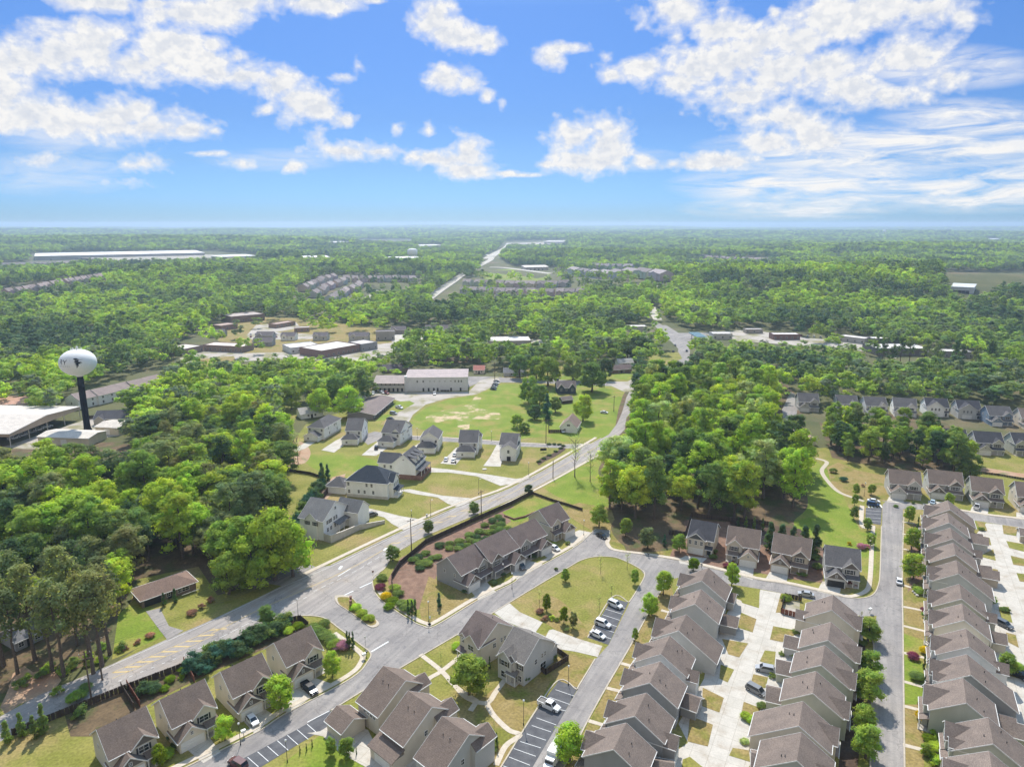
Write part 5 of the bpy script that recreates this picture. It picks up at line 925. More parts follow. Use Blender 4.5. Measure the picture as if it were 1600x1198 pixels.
# ------------------------------------------------------------------ trees
CORE = .84
def crown_mesh(name, seed, kind, nlobe, per, leaf, mtl):
    """leaf-sized faces spread over many clumps; unit: metres for a tree 18 m tall"""
    g = np.random.default_rng(seed); cs = []; rs = []
    if kind == 'broad':                      # rounded, uneven
        H0, H1, W = 5.0, 18.0, 5.6
        for _ in range(nlobe):
            t = g.random() ** .8; z = H0 + 1.5 + (H1 - H0 - 3.2) * t; wr = W * math.sqrt(max(.05, 1 - ((t - .42) / .66) ** 2)) * g.uniform(.4, .98); a = g.random() * 6.283
            cs.append((wr * math.cos(a), wr * math.sin(a), z)); rs.append(g.uniform(.9, 2.1) * (1.0 if t < .8 else .85))
    elif kind == 'tall':                     # tulip poplar, tall ovoid
        H0, H1, W = 4.0, 19.5, 4.2
        for _ in range(nlobe):
            t = g.random(); z = H0 + 1 + (H1 - H0 - 2) * t; wr = W * math.sqrt(max(.04, 1 - ((t - .35) / .72) ** 2)) * g.uniform(.35, 1.0); a = g.random() * 6.283
            cs.append((wr * math.cos(a), wr * math.sin(a), z)); rs.append(g.uniform(.8, 1.7))
    elif kind == 'pine':
        for _ in range(nlobe):
            t = g.random(); z = 9 + 9.5 * t; wr = 3.9 * (1 - .72 * t) * g.uniform(.4, 1.0); a = g.random() * 6.283
            cs.append((wr * math.cos(a), wr * math.sin(a), z)); rs.append(g.uniform(.8, 1.5))
    elif kind == 'cone':                     # arborvitae, cedar
        for _ in range(nlobe):
            t = g.random() ** 1.1; z = .8 + 16.0 * t; wr = 3.6 * (1 - .9 * t) * g.uniform(.3, .85); a = g.random() * 6.283
            cs.append((wr * math.cos(a), wr * math.sin(a), z)); rs.append(g.uniform(1.2, 2.0) * (1.1 - .6 * t))
    elif kind == 'young':                    # street tree, full egg on a short stem
        for _ in range(nlobe):
            t = g.random(); z = 4.4 + 12.3 * t; wr = 6.0 * math.sqrt(max(.03, 1 - ((t - .36) / .7) ** 2)) * g.uniform(.35, .8); a = g.random() * 6.283
            cs.append((wr * math.cos(a), wr * math.sin(a), z)); rs.append(g.uniform(1.2, 2.3))
    elif kind == 'round':                    # clipped bush
        for _ in range(nlobe):
            a = g.random() * 6.283; e = math.asin(g.uniform(-.2, 1)); cs.append((5.2 * math.cos(a) * math.cos(e), 5.2 * math.sin(a) * math.cos(e), 6.5 + 6.0 * math.sin(e))); rs.append(g.uniform(2.6, 3.4))
    elif kind == 'shrub':
        for _ in range(nlobe):
            a = g.random() * 6.283; e = math.asin(g.uniform(0, 1)); k = g.uniform(.5, 1.15); cs.append((6.0 * k * math.cos(a) * math.cos(e), 6.0 * k * math.sin(a) * math.cos(e), 3.5 + 9.0 * k * math.sin(e))); rs.append(g.uniform(1.8, 3.2))
    elif kind == 'full':                     # open-grown, crown down to the ground
        for _ in range(nlobe):
            t = g.random(); z = 3.0 + 13.2 * t; wr = 6.6 * math.sqrt(max(.04, 1 - ((t - .36) / .72) ** 2)) * g.uniform(.4, .85); a = g.random() * 6.283
            cs.append((wr * math.cos(a), wr * math.sin(a), z)); rs.append(g.uniform(1.1, 2.3))
    elif kind == 'bare':                     # thin spring foliage over bare limbs
        for _ in range(nlobe):
            t = g.random(); z = 7 + 10.5 * t; wr = 4.0 * math.sqrt(max(.03, 1 - ((t - .5) / .62) ** 2)) * g.uniform(.2, 1.0); a = g.random() * 6.283
            cs.append((wr * math.cos(a), wr * math.sin(a), z)); rs.append(g.uniform(1.0, 1.9))
    cs = np.array(cs); rs = np.array(rs); n = len(cs); lobe = np.repeat(np.arange(n), per); m = len(lobe)
    d = g.normal(size=(m, 3)); d[:, 2] += .35; d /= np.linalg.norm(d, axis=1)[:, None]
    rr = rs[lobe] * g.uniform(.72, 1.08, m); p = cs[lobe] + d * rr[:, None] * np.array([1.15, 1.15, .85])
    cz = np.array([0, 0, cs[:, 2].mean() - 1.5]); ov = p - cz; ov /= np.linalg.norm(ov, axis=1)[:, None] + 1e-6; nr = d * .55 + ov * .75 + g.normal(size=(m, 3)) * (.32 if mtl == 'leaf' else .22); nr[:, 2] += .15; nr /= np.linalg.norm(nr, axis=1)[:, None]
    t1 = np.cross(nr, g.normal(size=(m, 3))); t1 /= np.linalg.norm(t1, axis=1)[:, None]; t2 = np.cross(nr, t1)
    s = leaf * g.uniform(.6, 1.35, m)[:, None]; s2 = s * g.uniform(.5, 1.0, m)[:, None]
    v = np.stack([p - t1 * s, p - t2 * s2 * .8 + t1 * s * .15, p + t1 * s * .9, p + t2 * s2], 1).reshape(-1, 3)
    # a small uneven globe inside every clump, so that a crown has body
    gr = (1 + 5 ** .5) / 2; ic = np.array([(-1, gr, 0), (1, gr, 0), (-1, -gr, 0), (1, -gr, 0), (0, -1, gr), (0, 1, gr), (0, -1, -gr), (0, 1, -gr), (gr, 0, -1), (gr, 0, 1), (-gr, 0, -1), (-gr, 0, 1)]); ic /= np.linalg.norm(ic[0])
    fi = np.array([(0, 11, 5), (0, 5, 1), (0, 1, 7), (0, 7, 10), (0, 10, 11), (1, 5, 9), (5, 11, 4), (11, 10, 2), (10, 7, 6), (7, 1, 8), (3, 9, 4), (3, 4, 2), (3, 2, 6), (3, 6, 8), (3, 8, 9), (4, 9, 5), (2, 4, 11), (6, 2, 10), (8, 6, 7), (9, 8, 1)])
    core = (ic[None] * (rs[:, None, None] * g.uniform(.55, .92, (n, 12, 1))) * (CORE if kind != 'pine' else .55) * np.array([1.1, 1.1, .85]) + cs[:, None]).reshape(-1, 3) if kind != 'bare' else np.zeros((0, 3)); nq = len(core) // 12
    tri = (fi[None] + (np.arange(nq) * 12)[:, None, None]).reshape(-1, 3) + 4 * m if nq else np.zeros((0, 3), int); nt_ = len(tri); v = np.concatenate([v, core])
    me = bpy.data.meshes.new(name); me.vertices.add(len(v)); me.vertices.foreach_set('co', v.ravel().astype('f4'))
    me.loops.add(4 * m + 3 * nt_); me.loops.foreach_set('vertex_index', np.concatenate([np.arange(4 * m), tri.ravel()]).astype('i4')); me.polygons.add(m + nt_)
    me.polygons.foreach_set('loop_start', np.concatenate([np.arange(0, 4 * m, 4), 4 * m + np.arange(0, 3 * nt_, 3)]).astype('i4')); me.polygons.foreach_set('loop_total', np.concatenate([np.full(m, 4), np.full(nt_, 3)]).astype('i4'))
    me.update(calc_edges=True); me.materials.append(M[mtl])
    cl = g.uniform(.8, 1.2, n); ye = g.uniform(.9, 1.12, n); lobe = np.concatenate([lobe, np.repeat(np.arange(nq), 20)]); m2 = m + nt_; c = np.ones((m2, 4), 'f4'); k = cl[lobe] * g.uniform(.85, 1.15, m2); c[:, 0] = k * ye[lobe]; c[:, 1] = k; c[:, 2] = k / ye[lobe]
    at = me.attributes.new('clump', 'FLOAT_COLOR', 'FACE'); at.data.foreach_set('color', c.ravel()); return me
def trunk_mesh(name, seed, kind):
    r = random.Random(seed); b = B()
    if kind in ('round', 'shrub'):
        b.tube([(0, 0, 0), (0, 0, 6)], [.5, .3], 6); return b.mesh(name, 'bark')
    top = {'broad': 13, 'tall': 17, 'pine': 18, 'cone': 14, 'young': 13, 'bare': 15, 'full': 13}[kind]; r0 = {'broad': .42, 'tall': .36, 'pine': .34, 'cone': .3, 'young': .42, 'bare': .26, 'full': .45}[kind]
    pts = [(r.uniform(-.3, .3) * i / 3, r.uniform(-.3, .3) * i / 3, top * i / 5) for i in range(6)]; b.tube(pts, [r0 * 1.25] + [r0 * (1 - .8 * i / 5) for i in range(1, 6)], 7)
    nb = {'broad': 7, 'tall': 6, 'pine': 12, 'cone': 0, 'young': 5, 'bare': 26, 'full': 6}[kind]
    for _ in range(nb):
        t = r.uniform(.3 if kind != 'pine' else .5, .95); z = top * t; a = r.uniform(0, 6.28); L = {'broad': 4.5, 'tall': 3, 'pine': 3.2, 'young': 3.2, 'bare': 4.2, 'full': 4}[kind] * r.uniform(.6, 1.1); up = L * (.8 if kind != 'pine' else .15)
        b.tube([(0, 0, z), (L * .5 * math.cos(a), L * .5 * math.sin(a), z + up * .45), (L * math.cos(a + .2), L * math.sin(a + .2), z + up)], [r0 * .34, r0 * .2, r0 * .05], 5)
    return b.mesh(name, 'bark')
NEAR = {}
SPEC = {'broad': (7, 62, 64, .31), 'tall': (5, 56, 56, .29), 'pine': (4, 34, 46, .26), 'cone': (2, 34, 80, .34), 'young': (4, 52, 66, .38), 'round': (2, 30, 110, .5), 'shrub': (3, 20, 60, .6), 'bare': (3, 26, 20, .22), 'full': (4, 66, 70, .32)}
for k, (nv, nl, pr, lf) in SPEC.items():
    NEAR[k] = [(crown_mesh('crown', 11 * i + len(k), k, nl, pr, lf, 'leaf'), trunk_mesh('trunk', i + 3, k)) for i in range(nv)]
KN = {'broad': 'broadleaf_tree', 'tall': 'tall_tree', 'pine': 'pine_tree', 'cone': 'conifer', 'young': 'young_tree', 'round': 'clipped_bush', 'shrub': 'shrub', 'bare': 'thin_leaved_tree', 'full': 'broadleaf_tree'}
COLS = {'yellow-green': (.138, .180, .020), 'bright green': (.122, .168, .020), 'fresh green': (.096, .135, .022), 'mid green': (.070, .100, .024), 'dark green': (.038, .062, .022), 'olive green': (.070, .090, .034), 'grey-green': (.092, .104, .036),
        'blue-green': (.028, .062, .034), 'lime green': (.17, .24, .02), 'golden yellow': (.42, .34, .01), 'purple-red': (.085, .028, .034), 'dusky pink': (.16, .085, .10), 'pale green': (.14, .17, .06), 'russet': (.13, .085, .05)}
for _k, _v in COLS.items(): COLS[_k] = tuple(q * k_ for q, k_ in zip(_v, (2.75, 2.65, 3.6) if max(_v) < .2 else (1.1, 1.1, 1.1)))
tr = random.Random(77)
def tree(kind, x, y, h, col, label=None, group=None, wd=1.0, cat=None, name=None):
    cm, tm = NEAR[kind][tr.randrange(len(NEAR[kind]))]; s = h / 18.0
    e = empty(name or KN[kind], (x, y, 0), tr.uniform(0, 6.28)); e.scale = (s * wd, s * wd, s); j = tr.uniform(.86, 1.16); c = COLS[col]; yj = tr.uniform(.93, 1.08)
    link('crown' if kind not in ('round', 'shrub') else 'foliage', cm, e, (c[0] * j * yj, c[1] * j, c[2] * j)); link('trunk' if kind not in ('round', 'shrub') else 'stem', tm, e)
    tag(e, label, cat or ('tree' if kind not in ('round', 'shrub') else 'bush'), group); return e
def inside(px, py, poly):
    c = False; n = len(poly)
    for i in range(n):
        x1, y1 = poly[i]; x2, y2 = poly[(i + 1) % n]
        if (y1 > py) != (y2 > py) and px < (x2 - x1) * (py - y1) / (y2 - y1) + x1: c = not c
    return c
# landmarks by which a tree can be found
LM = [((262, 940), 'the brick ranch house'), ((136, 672), 'the water tower'), ((60, 1000), 'the pine cottage'), ((40, 690), 'the white canopy'), ((100, 695), 'the pale-roofed workshop'), ((490, 850), 'the retaining wall'),
      ((490, 700), 'the leftmost white house'), ((450, 730), 'the red soil'), ((595, 645), 'the long strip building'), ((680, 612), 'the long white block'), ((885, 620), 'the dark blue house'), ((890, 680), 'the white gabled house'),
      ((935, 840), 'the stub street'), ((1095, 870), 'the dark gabled house'), ((1160, 880), 'the second streetside house'), ((1265, 695), 'the pink-roofed shed'), ((1300, 750), 'the park path'), ((1400, 760), 'the leftmost top house'), ((1475, 770), 'the second top house'),
      ((1365, 650), 'the leftmost estate house'), ((1500, 700), 'the estate drive'), ((970, 640), 'the road bend'), ((925, 705), 'the side street'), ((1055, 590), 'the upper junction'), ((975, 585), 'the brick bungalow'), ((180, 620), 'the stepped rowhouses'), ((340, 560), 'the school'),
      ((1235, 640), 'the short grey street'), ((420, 600), 'the left meadow'), ((530, 555), 'the white-roofed shop'), ((1410, 560), 'the wide store'), ((1020, 520), 'the road fork'), ((1100, 530), 'the petrol station'), ((60, 1070), 'the bare dirt drive'), ((200, 760), "the left wood's middle"), ((330, 780), "the left wood's right part"), ((60, 850), 'the left edge wood'), ((1180, 740), "the central wood's middle"), ((1050, 720), "the central wood's left part")]
pending = []
def ordinal(i): return ['nearest', 'second nearest', 'third nearest', 'fourth nearest', 'fifth nearest', 'sixth nearest', 'seventh nearest', 'eighth nearest', 'ninth nearest', 'tenth nearest'][i] if i < 10 else ('%d' % (i + 1)) + ('th' if (i + 1) % 10 not in (1, 2, 3) or i + 1 in (11, 12, 13) else {1: 'st', 2: 'nd', 3: 'rd'}[(i + 1) % 10]) + ' nearest'
def finish_labels():
    groups = {}
    for e, px, py, size, col, kn in pending:
        best = min(LM, key=lambda l: math.hypot((l[0][0] - px), (l[0][1] - py) * 1.6)); dx, dy = px - best[0][0], (py - best[0][1]) * 1.6
        rel = ('right of' if dx > 0 else 'left of') if abs(dx) > abs(dy) else ('in front of' if dy > 0 else 'behind')
        groups.setdefault((kn, col, rel, best[1]), []).append((abs(dx) + abs(dy), e, size))
    for (kn, col, rel, lm), L in groups.items():
        L.sort(key=lambda t: t[0])
        for i, (_, e, size) in enumerate(L):
            e['label'] = f"{size} {col} {kn} {rel} {lm}" if len(L) == 1 else f"{col} {kn} {rel} {lm}, {ordinal(i)}"
# woods of which each tree is a thing (outlines of the ground they stand on)
WOODS = [([(-130, 1000), (-160, 756), (60, 756), (160, 752), (222, 735), (240, 690), (300, 680), (395, 655), (440, 690), (450, 745), (432, 790), (438, 830), (446, 858), (470, 892), (445, 912), (400, 920), (345, 915), (310, 880), (215, 900), (190, 950), (150, 990), (60, 1010), (0, 1000), (0, 1060), (-100, 1080)], 8.2, 'left'),
         ([(955, 806), (938, 770), (942, 742), (980, 710), (988, 660), (1000, 612), (1060, 608), (1110, 600), (1195, 618), (1205, 690), (1240, 728), (1256, 775), (1232, 822), (1085, 816), (1000, 810)], 9.2, 'centre'),
         ([(1278, 700), (1290, 672), (1325, 666), (1350, 686), (1440, 690), (1475, 698), (1480, 712), (1530, 727), (1490, 740), (1400, 730), (1320, 724)], 7.6, 'right')]
NOTREE = [[(95, 690), (205, 690), (205, 706), (95, 706)], [(20, 965), (90, 965), (90, 1040), (20, 1040)]]
placed = []
def ok(x, y, d):
    return all((x - a) ** 2 + (y - b_) ** 2 > d * d for a, b_ in placed)
cand = []
for poly, sp_, nm in WOODS:
    ps = [P(*q) for q in poly]; x0, x1 = min(p.x for p in ps), max(p.x for p in ps); y0, y1 = min(p.y for p in ps), max(p.y for p in ps)
    y = y0
    while y < y1:
        x = x0
        while x < x1:
            X, Y = x + tr.uniform(-.42, .42) * sp_, y + tr.uniform(-.42, .42) * sp_; q = pix((X, Y, 0))
            if inside(q[0], q[1], poly) and -140 < q[0] < 1720 and not any(inside(q[0], q[1], k) for k in NOTREE): cand.append((Y, X, q, nm))
            x += sp_
        y += sp_
cand.sort(); counts = {'broad': 0, 'tall': 0, 'pine': 0}; FARPTS = []
W = {'left': (['fresh green', 'bright green', 'yellow-green', 'mid green', 'dark green', 'olive green', 'grey-green'], [4, 4, 3, 4, 3, 2, 2]), 'centre': (['bright green', 'fresh green', 'yellow-green', 'mid green', 'pale green', 'dark green'], [5, 5, 2, 4, 2, 2]), 'right': (['fresh green', 'mid green', 'bright green', 'dark green', 'yellow-green'], [4, 4, 2, 3, 1])}
for Y, X, q, nm in cand:
    cl = tr.choices(*W[nm])[0]; kd = tr.choices(['broad', 'tall', 'pine'], [6, 4, 1.6] if nm == 'left' else [3, 7, .5])[0]
    if nm == 'left' and q[1] > 955: kd = 'pine'
    if kd == 'pine': cl = tr.choice(['olive green', 'dark green', 'grey-green'])
    h = (tr.uniform(10.5, 21) if nm == 'left' else tr.uniform(13, 23) if nm == 'centre' else tr.uniform(9, 17)) * (1.12 if kd == 'tall' else 1); lim = {'broad': 285, 'tall': 285, 'pine': 230}[kd]
    if q[0] < 480 and q[1] > 905 and kd != 'pine': h *= .7
    if q[0] < -40 or q[0] > 1660 or counts[kd] >= lim: FARPTS.append((X, Y, 0, h / 18, cl, kd)); continue
    counts[kd] += 1
    if nm == 'centre' and tr.random() < .10: continue
    e = tree(kd, X, Y, h, cl, 'x', 'trees of the wood on the ' + {'left': 'left', 'centre': 'right of the main road', 'right': 'slope below the new estate'}[nm], wd=tr.uniform(1.05, 1.4) if nm == 'left' else tr.uniform(.9, 1.3)); placed.append((X, Y))
    pending.append((e, q[0], q[1], 'tall' if h > 17.5 else ('medium' if h > 14.5 else 'small'), cl, {'broad': 'round-crowned tree', 'tall': 'slender tree', 'pine': 'pine'}[kd]))
# single trees placed where they stand
def one(kind, px, py, h, col, label, group=None, wd=1.0, cat=None, name=None):
    wd *= {'young': 1.3, 'round': 1.8, 'shrub': 1.3, 'full': 1.0}.get(kind, 1.0)
    p = P(px, py); placed.append((p.x, p.y)); return tree(kind, p.x, p.y, h, col, label, group, wd, cat, name)
ST = 'young trees along the streets'
for px, py, h, c, lb, wd in [(440, 1107, 8.6, 'bright green', "full bright green tree on the verge right of the white car's drive", .95), (520, 1057, 7.4, 'bright green', "bright green street tree on the verge above the black pickup's drive", .72), (352, 1157, 6.4, 'bright green', "small bright green street tree left of the white car's drive", .85),
                            (250, 1196, 5, 'lime green', "little lime green tree beside the lower left house", .8), (733, 1085, 10.5, 'fresh green', "dense round tree on the green in front of the middle pair of houses", 1.12), (1036, 929, 8.0, 'bright green', "egg-shaped tree at the top of the parking street", .85), (1014, 961, 7.0, 'bright green', "second egg-shaped tree along the parking street", .95), (992, 1000, 3.6, 'fresh green', "smallest street tree along the parking street", .7),
                            (890, 1190, 9.0, 'bright green', "dense bright green tree beside the white box truck", .95), (1143, 915, 7.8, 'bright green', "street tree at the curved street beside the alley mouth", .75), (1083, 892, 4.6, 'lime green', "lime green tree in front of the dark gabled house", 1.1),
                            (936, 823, 9.2, 'fresh green', "rounded street tree behind the parked dark car", .95), (977, 838, 7.2, 'fresh green', "slim tree right of the stub street", .8), (1012, 856, 8.0, 'olive green', "thin olive tree on the verge of the curved street", .9), (1061, 862, 6.6, 'fresh green', "tree left of the dark gabled house", 1.0),
                            (1420, 815, 6.6, 'bright green', "first street tree at the top of the long street's east verge", .8), (1424, 858, 8.2, 'bright green', "second street tree of the east verge", .85), (1427, 904, 9.0, 'bright green', "largest street tree of the east verge, beside the white car", 1.0), (1356, 1001, 6.4, 'fresh green', "topmost street tree of the west verge", 1.25), (1360, 1056, 7.2, 'fresh green', "second street tree of the west verge", .95), (1357, 1098, 9.0, 'fresh green', "third and largest street tree of the west verge", .95), (1349, 1141, 6.4, 'fresh green', "fourth street tree of the west verge", .95), (1352, 1184, 8.0, 'fresh green', "lowest street tree of the west verge", .95),
                            (1337, 773, 5.2, 'fresh green', "small tree left of the lamp by the park path", .7), (1335, 790, 5.0, 'fresh green', "second small tree by the parking stub", .7), (1334, 811, 5.4, 'mid green', "third small tree by the parking stub", .8), (1361, 773, 4.8, 'fresh green', "small round tree on the dry grass by the park path", .9), (1355, 828, 4.8, 'fresh green', "light green lollipop tree at the footpath end", .9), (1360, 852, 4.6, 'fresh green', "second lollipop tree along the footpath", .95), (1482, 792, 6.0, 'fresh green', "street tree in front of the second top-street house", .8),
                            (1572, 1052, 5.6, 'fresh green', "tree at the right edge beside the white house's garage", 1.0), (670, 833, 5.2, 'mid green', "street tree at the kerb beside the middle utility pole", 1.0), (740, 803, 5.2, 'mid green', "street tree at the kerb above the bush bed", 1.1), (614, 876, 5.6, 'mid green', "street tree at the kerb near the entrance", 1.1), (826, 772, 4.4, 'dark green', "street tree at the end of the dark fence", 1.1), (418, 975, 6, 'mid green', "street tree at the kerb left of the entrance", 1.0),
                            (883, 908, 4.2, 'fresh green', "small young tree on the oval green near the upper kerb", .9), (854, 955, 5.6, 'lime green', "conical lime green tree on the oval green", .6), (881, 974, 5.4, 'lime green', "second conical lime green tree on the oval green", .65), (895, 981, 5.2, 'grey-green', "pale grey-green sapling on the oval green", .6), (992, 912, 5, 'fresh green', "small tree at the east tip of the oval green", .7), (517, 1180, 4.6, 'fresh green', "sapling on the bottom lawn left of centre", .7), (542, 1183, 4.8, 'fresh green', "sapling on the bottom lawn beside the drive", .9), (1445, 1180, 3, 'fresh green', "small round tree by the lowest front door of the right row", .9)]:
    one('young', px, py, h, c, lb, ST, wd)
for px, py, h, lb in [(938, 896, 6.5, "nearly bare sapling at the top of the oval green"), (980, 890, 7, "nearly bare sapling at the upper right of the oval green"), (955, 938, 6, "nearly bare sapling behind the parking bays"), (936, 958, 6, "thin sapling left of the parked white cars"), (843, 950, 6, "bare sapling left of the conical lime tree"), (689, 1035, 3.4, "tiny sapling ringed with mulch on the crossing paths"), (772, 1140, 3, "tiny sapling ringed with mulch beside the curved path"), (898, 745, 21, "tall thin-leaved tree beside the main road"), (922, 752, 15, "second thin-leaved tree beside the main road"), (1012, 640, 13, "sparse tree by the bend of the main road"), (1068, 610, 12, "bare-limbed tree at the upper junction"), (459, 722, 13, "sparse pine-like tree on the red soil patch"), (466, 726, 16, "taller sparse tree on the red soil patch")]:
    one('bare', px, py, h, 'pale green', lb, 'thin-leaved trees and saplings', .75 if h > 9 else .6)
for px, py, h, c, lb, wd in [(430, 906, 24.5, 'bright green', "huge bright tree overhanging the main road left of the white house", 1.15), (398, 918, 19, 'bright green', "big bright tree leaning over the road, left of the huge one", 1.05), (458, 900, 19, 'yellow-green', "bright green tree beside the side lane", 1.0), (358, 928, 14, 'fresh green', "fresh green tree right of the brick ranch house", 1.1),
                            (967, 790, 19, 'fresh green', "big dark-stemmed tree at the left end of the central wood", 1.0), (808, 668, 8, 'fresh green', "bushy tree in the corner of the field", 1.3), (820, 676, 6, 'mid green', "low dark thicket at the corner of the field", 1.6), (843, 642, 17, 'mid green', "dark round tree left of the blue house", 1.0), (826, 630, 19, 'fresh green', "green tree at the field's upper right", 1.0), (911, 657, 16, 'yellow-green', "weeping yellow-green tree beside the white gabled house", 1.05), (925, 612, 21, 'mid green', "large spreading tree behind the blue house", 1.3), (856, 603, 21, 'fresh green', "wide oak-like tree left behind the blue house", 1.25),
                            (812, 590, 18, 'mid green', "tree at the far upper right corner of the field", 1.2), (838, 592, 17, 'fresh green', "tree between field corner and oak-like tree", 1.2), (895, 594, 19, 'mid green', "dense tree directly behind the dark blue house", 1.2), (946, 592, 16, 'dark green', "dark tree left of the side junction beyond the blue house", 1.1), (868, 644, 10, 'mid green', "small tree between cedar and white gabled house", 1.1), (835, 655, 9, 'dark green', "low dark tree below the dark round tree", 1.4), (1000, 565, 22, 'dark green', "great dark oak beside the upper road", 1.5), (980, 562, 20, 'mid green', "second great oak beside the upper road", 1.4), (545, 652, 19, 'bright green', "largest bright tree left of the strip building", 1.35), (500, 650, 17, 'yellow-green', "yellow-green tree left of the largest bright tree", 1.25), (525, 632, 18, 'mid green', "tall dark tree behind the largest bright tree", 1.1), (456, 640, 16, 'fresh green', "tree at the meadow left of the strip building", 1.2), (215, 655, 17, 'mid green', "dark tree hiding the rowhouses", 1.1), (1103, 580, 20, 'dark green', "dark round tree right of the upper junction", 1.35), (1112, 596, 14, 'mid green', "lower tree right of the upper junction", 1.3), (1515, 745, 12, 'mid green', "tree in front of the new estate's porch house", 1.2)]:
    one('full', px, py, h, c, lb, None, wd * (.85 if h > 24 else 1))
for px, py, h, c, lb, wd in [(855, 655, 16, 'blue-green', "dark blue-green cedar in front of the blue house", 1.1), (686, 948, 5, 'blue-green', "small blue-green spruce on the dry lawn", .9), (257, 946, 4.5, 'dark green', "dark conical shrub in front of the ranch house", .9), (274, 941, 5, 'dark green', "second conical shrub in front of the ranch house", .9), (70, 1145, 8, 'mid green', "conical tree at the lower left road edge", .8), (35, 1150, 6.5, 'mid green', "left conical tree at the lower left road edge", .9), (55, 1152, 6, 'mid green', "short conical tree at the lower left road edge", 1.0), (12, 1160, 6, 'mid green', "conical tree at the lower left corner", 1.0), (1038, 852, 4.5, 'blue-green', "small blue spruce on the verge of the curved street", 1.0),
                            (1202, 858, 11, 'dark green', "first dark evergreen behind the third house below the wood", 1.1), (1219, 862, 11, 'dark green', "second dark evergreen in the screen beside the park", 1.1), (1237, 866, 11, 'dark green', "third dark evergreen in the screen beside the park", 1.1), (1255, 866, 11.5, 'dark green', "fourth dark evergreen in the screen beside the park", 1.1), (1272, 867, 12, 'dark green', "last dark evergreen in the screen beside the park", 1.1), (1153, 822, 4, 'dark green', "small arborvitae at the back fence, leftmost", 1.0), (1165, 825, 5, 'mid green', "small arborvitae at the back fence, second", .9), (1178, 826, 5, 'mid green', "small arborvitae at the back fence, third", .9), (1191, 828, 5, 'mid green', "small arborvitae at the back fence, fourth", .9)]:
    one('cone', px, py, h, c, lb, None, wd)
for i, (px, py) in enumerate([(543, 1012), (547, 1014), (552, 1013), (638, 961), (644, 962), (649, 960)]): one('cone', px, py, 5.4, 'dark green', f"{['left', 'middle', 'right'][i % 3]} of the three columnar evergreens at the {'lower' if i < 3 else 'upper'} side of the entrance", 'columnar evergreens at the entrance', .58)
for px, py, h, lb in [(469, 1176, 2, "left tiny columnar shrub on the bottom lawn"), (479, 1172, 2, "second tiny columnar shrub on the bottom lawn"), (488, 1166, 2, "third tiny columnar shrub on the bottom lawn"), (557, 1178, 2, "tiny columnar shrub right on the bottom lawn"), (531, 1174, 1.6, "tiny columnar shrub between the two saplings"), (776, 1166, 4, "columnar evergreen beside the pale grey house at the bottom"), (806, 1065, 4.2, "columnar evergreen in front of the pair's right house"), (765, 1045, 4, "columnar evergreen between the pair of houses"), (1433, 829, 6, "slim dark cypress at the first house of the right row"), (1443, 1078, 4.5, "dark columnar shrub at a front door of the right row"), (1443, 1045, 4, "small dark columnar shrub in the right row"), (1597, 846, 3, "dark columnar shrub by the second alley")]:
    one('cone', px, py, h, 'dark green', lb, None, .5, 'shrub', 'columnar_shrub')
for i, (px, py) in enumerate([(122, 1008), (55, 1030), (82, 1048), (100, 1056), (160, 1040), (172, 1022), (140, 1030), (28, 1052), (146, 1052), (36, 1000), (105, 985), (6, 1040)]):
    one('pine', px, py, tr.uniform(22, 27), tr.choice(['grey-green', 'olive green', 'grey-green']), f"tall pine with bare lower trunk near the cottage at the left, {ordinals[i] if 0 else ['first', 'second', 'third', 'fourth', 'fifth', 'sixth', 'seventh', 'eighth', 'ninth', 'tenth', 'eleventh', 'twelfth'][i]} of the stand", 'tall pines around the cottage at the left', .95)
for i in range(12): one('pine', 1375 + i * 16 + tr.uniform(-6, 6), 578 + tr.uniform(-4, 12), tr.uniform(20, 25), tr.choice(['olive green', 'dark green']), f"tall dark pine in front of the wide store, {['first', 'second', 'third', 'fourth', 'fifth', 'sixth', 'seventh', 'eighth', 'ninth', 'tenth', 'eleventh', 'twelfth'][i]} from the left", 'pines in front of the wide store', .9)
# bushes
BK = 'clipped bushes in the bed behind the dark fence'
for i, (px, py) in enumerate([(647, 874), (655, 868), (665, 863), (657, 880), (666, 876), (656, 887), (668, 880), (676, 871), (684, 869), (687, 851), (703, 848), (702, 855), (718, 845), (719, 852), (716, 856), (734, 835), (734, 843), (745, 838), (749, 829), (758, 819), (761, 830), (770, 812), (778, 806), (772, 822), (782, 818), (784, 811), (770, 829), (782, 826), (793, 824), (759, 840), (746, 846), (730, 851)]):
    one('round', px, py + 3, 1.55 if i % 3 else 1.8, 'dark green' if i % 4 == 1 else 'mid green', f"clipped round bush in the mulch behind the dark fence, {ordinal(i).replace('nearest', 'from the lower left')} " .replace('from the lower left ', 'from the lower left').strip() if i else "clipped round bush in the mulch behind the dark fence, first at the lower left", BK, 1.45)
for i, (px, py, c) in enumerate([(613, 941, 'lime green'), (622, 930, 'mid green'), (628, 946, 'mid green'), (634, 953, 'mid green'), (617, 921, 'fresh green'), (640, 945, 'fresh green'), (597, 905, 'mid green'), (594, 920, 'purple-red'), (603, 934, 'golden yellow'), (609, 950, 'lime green')]):
    one('round', px, py, 1.9, c, f"{c} bush in the entrance's right-hand bed, {['first', 'second', 'third', 'fourth', 'fifth', 'sixth', 'seventh', 'eighth', 'ninth', 'tenth'][i]} from the road", 'bushes on the right side of the entrance', 1.3)
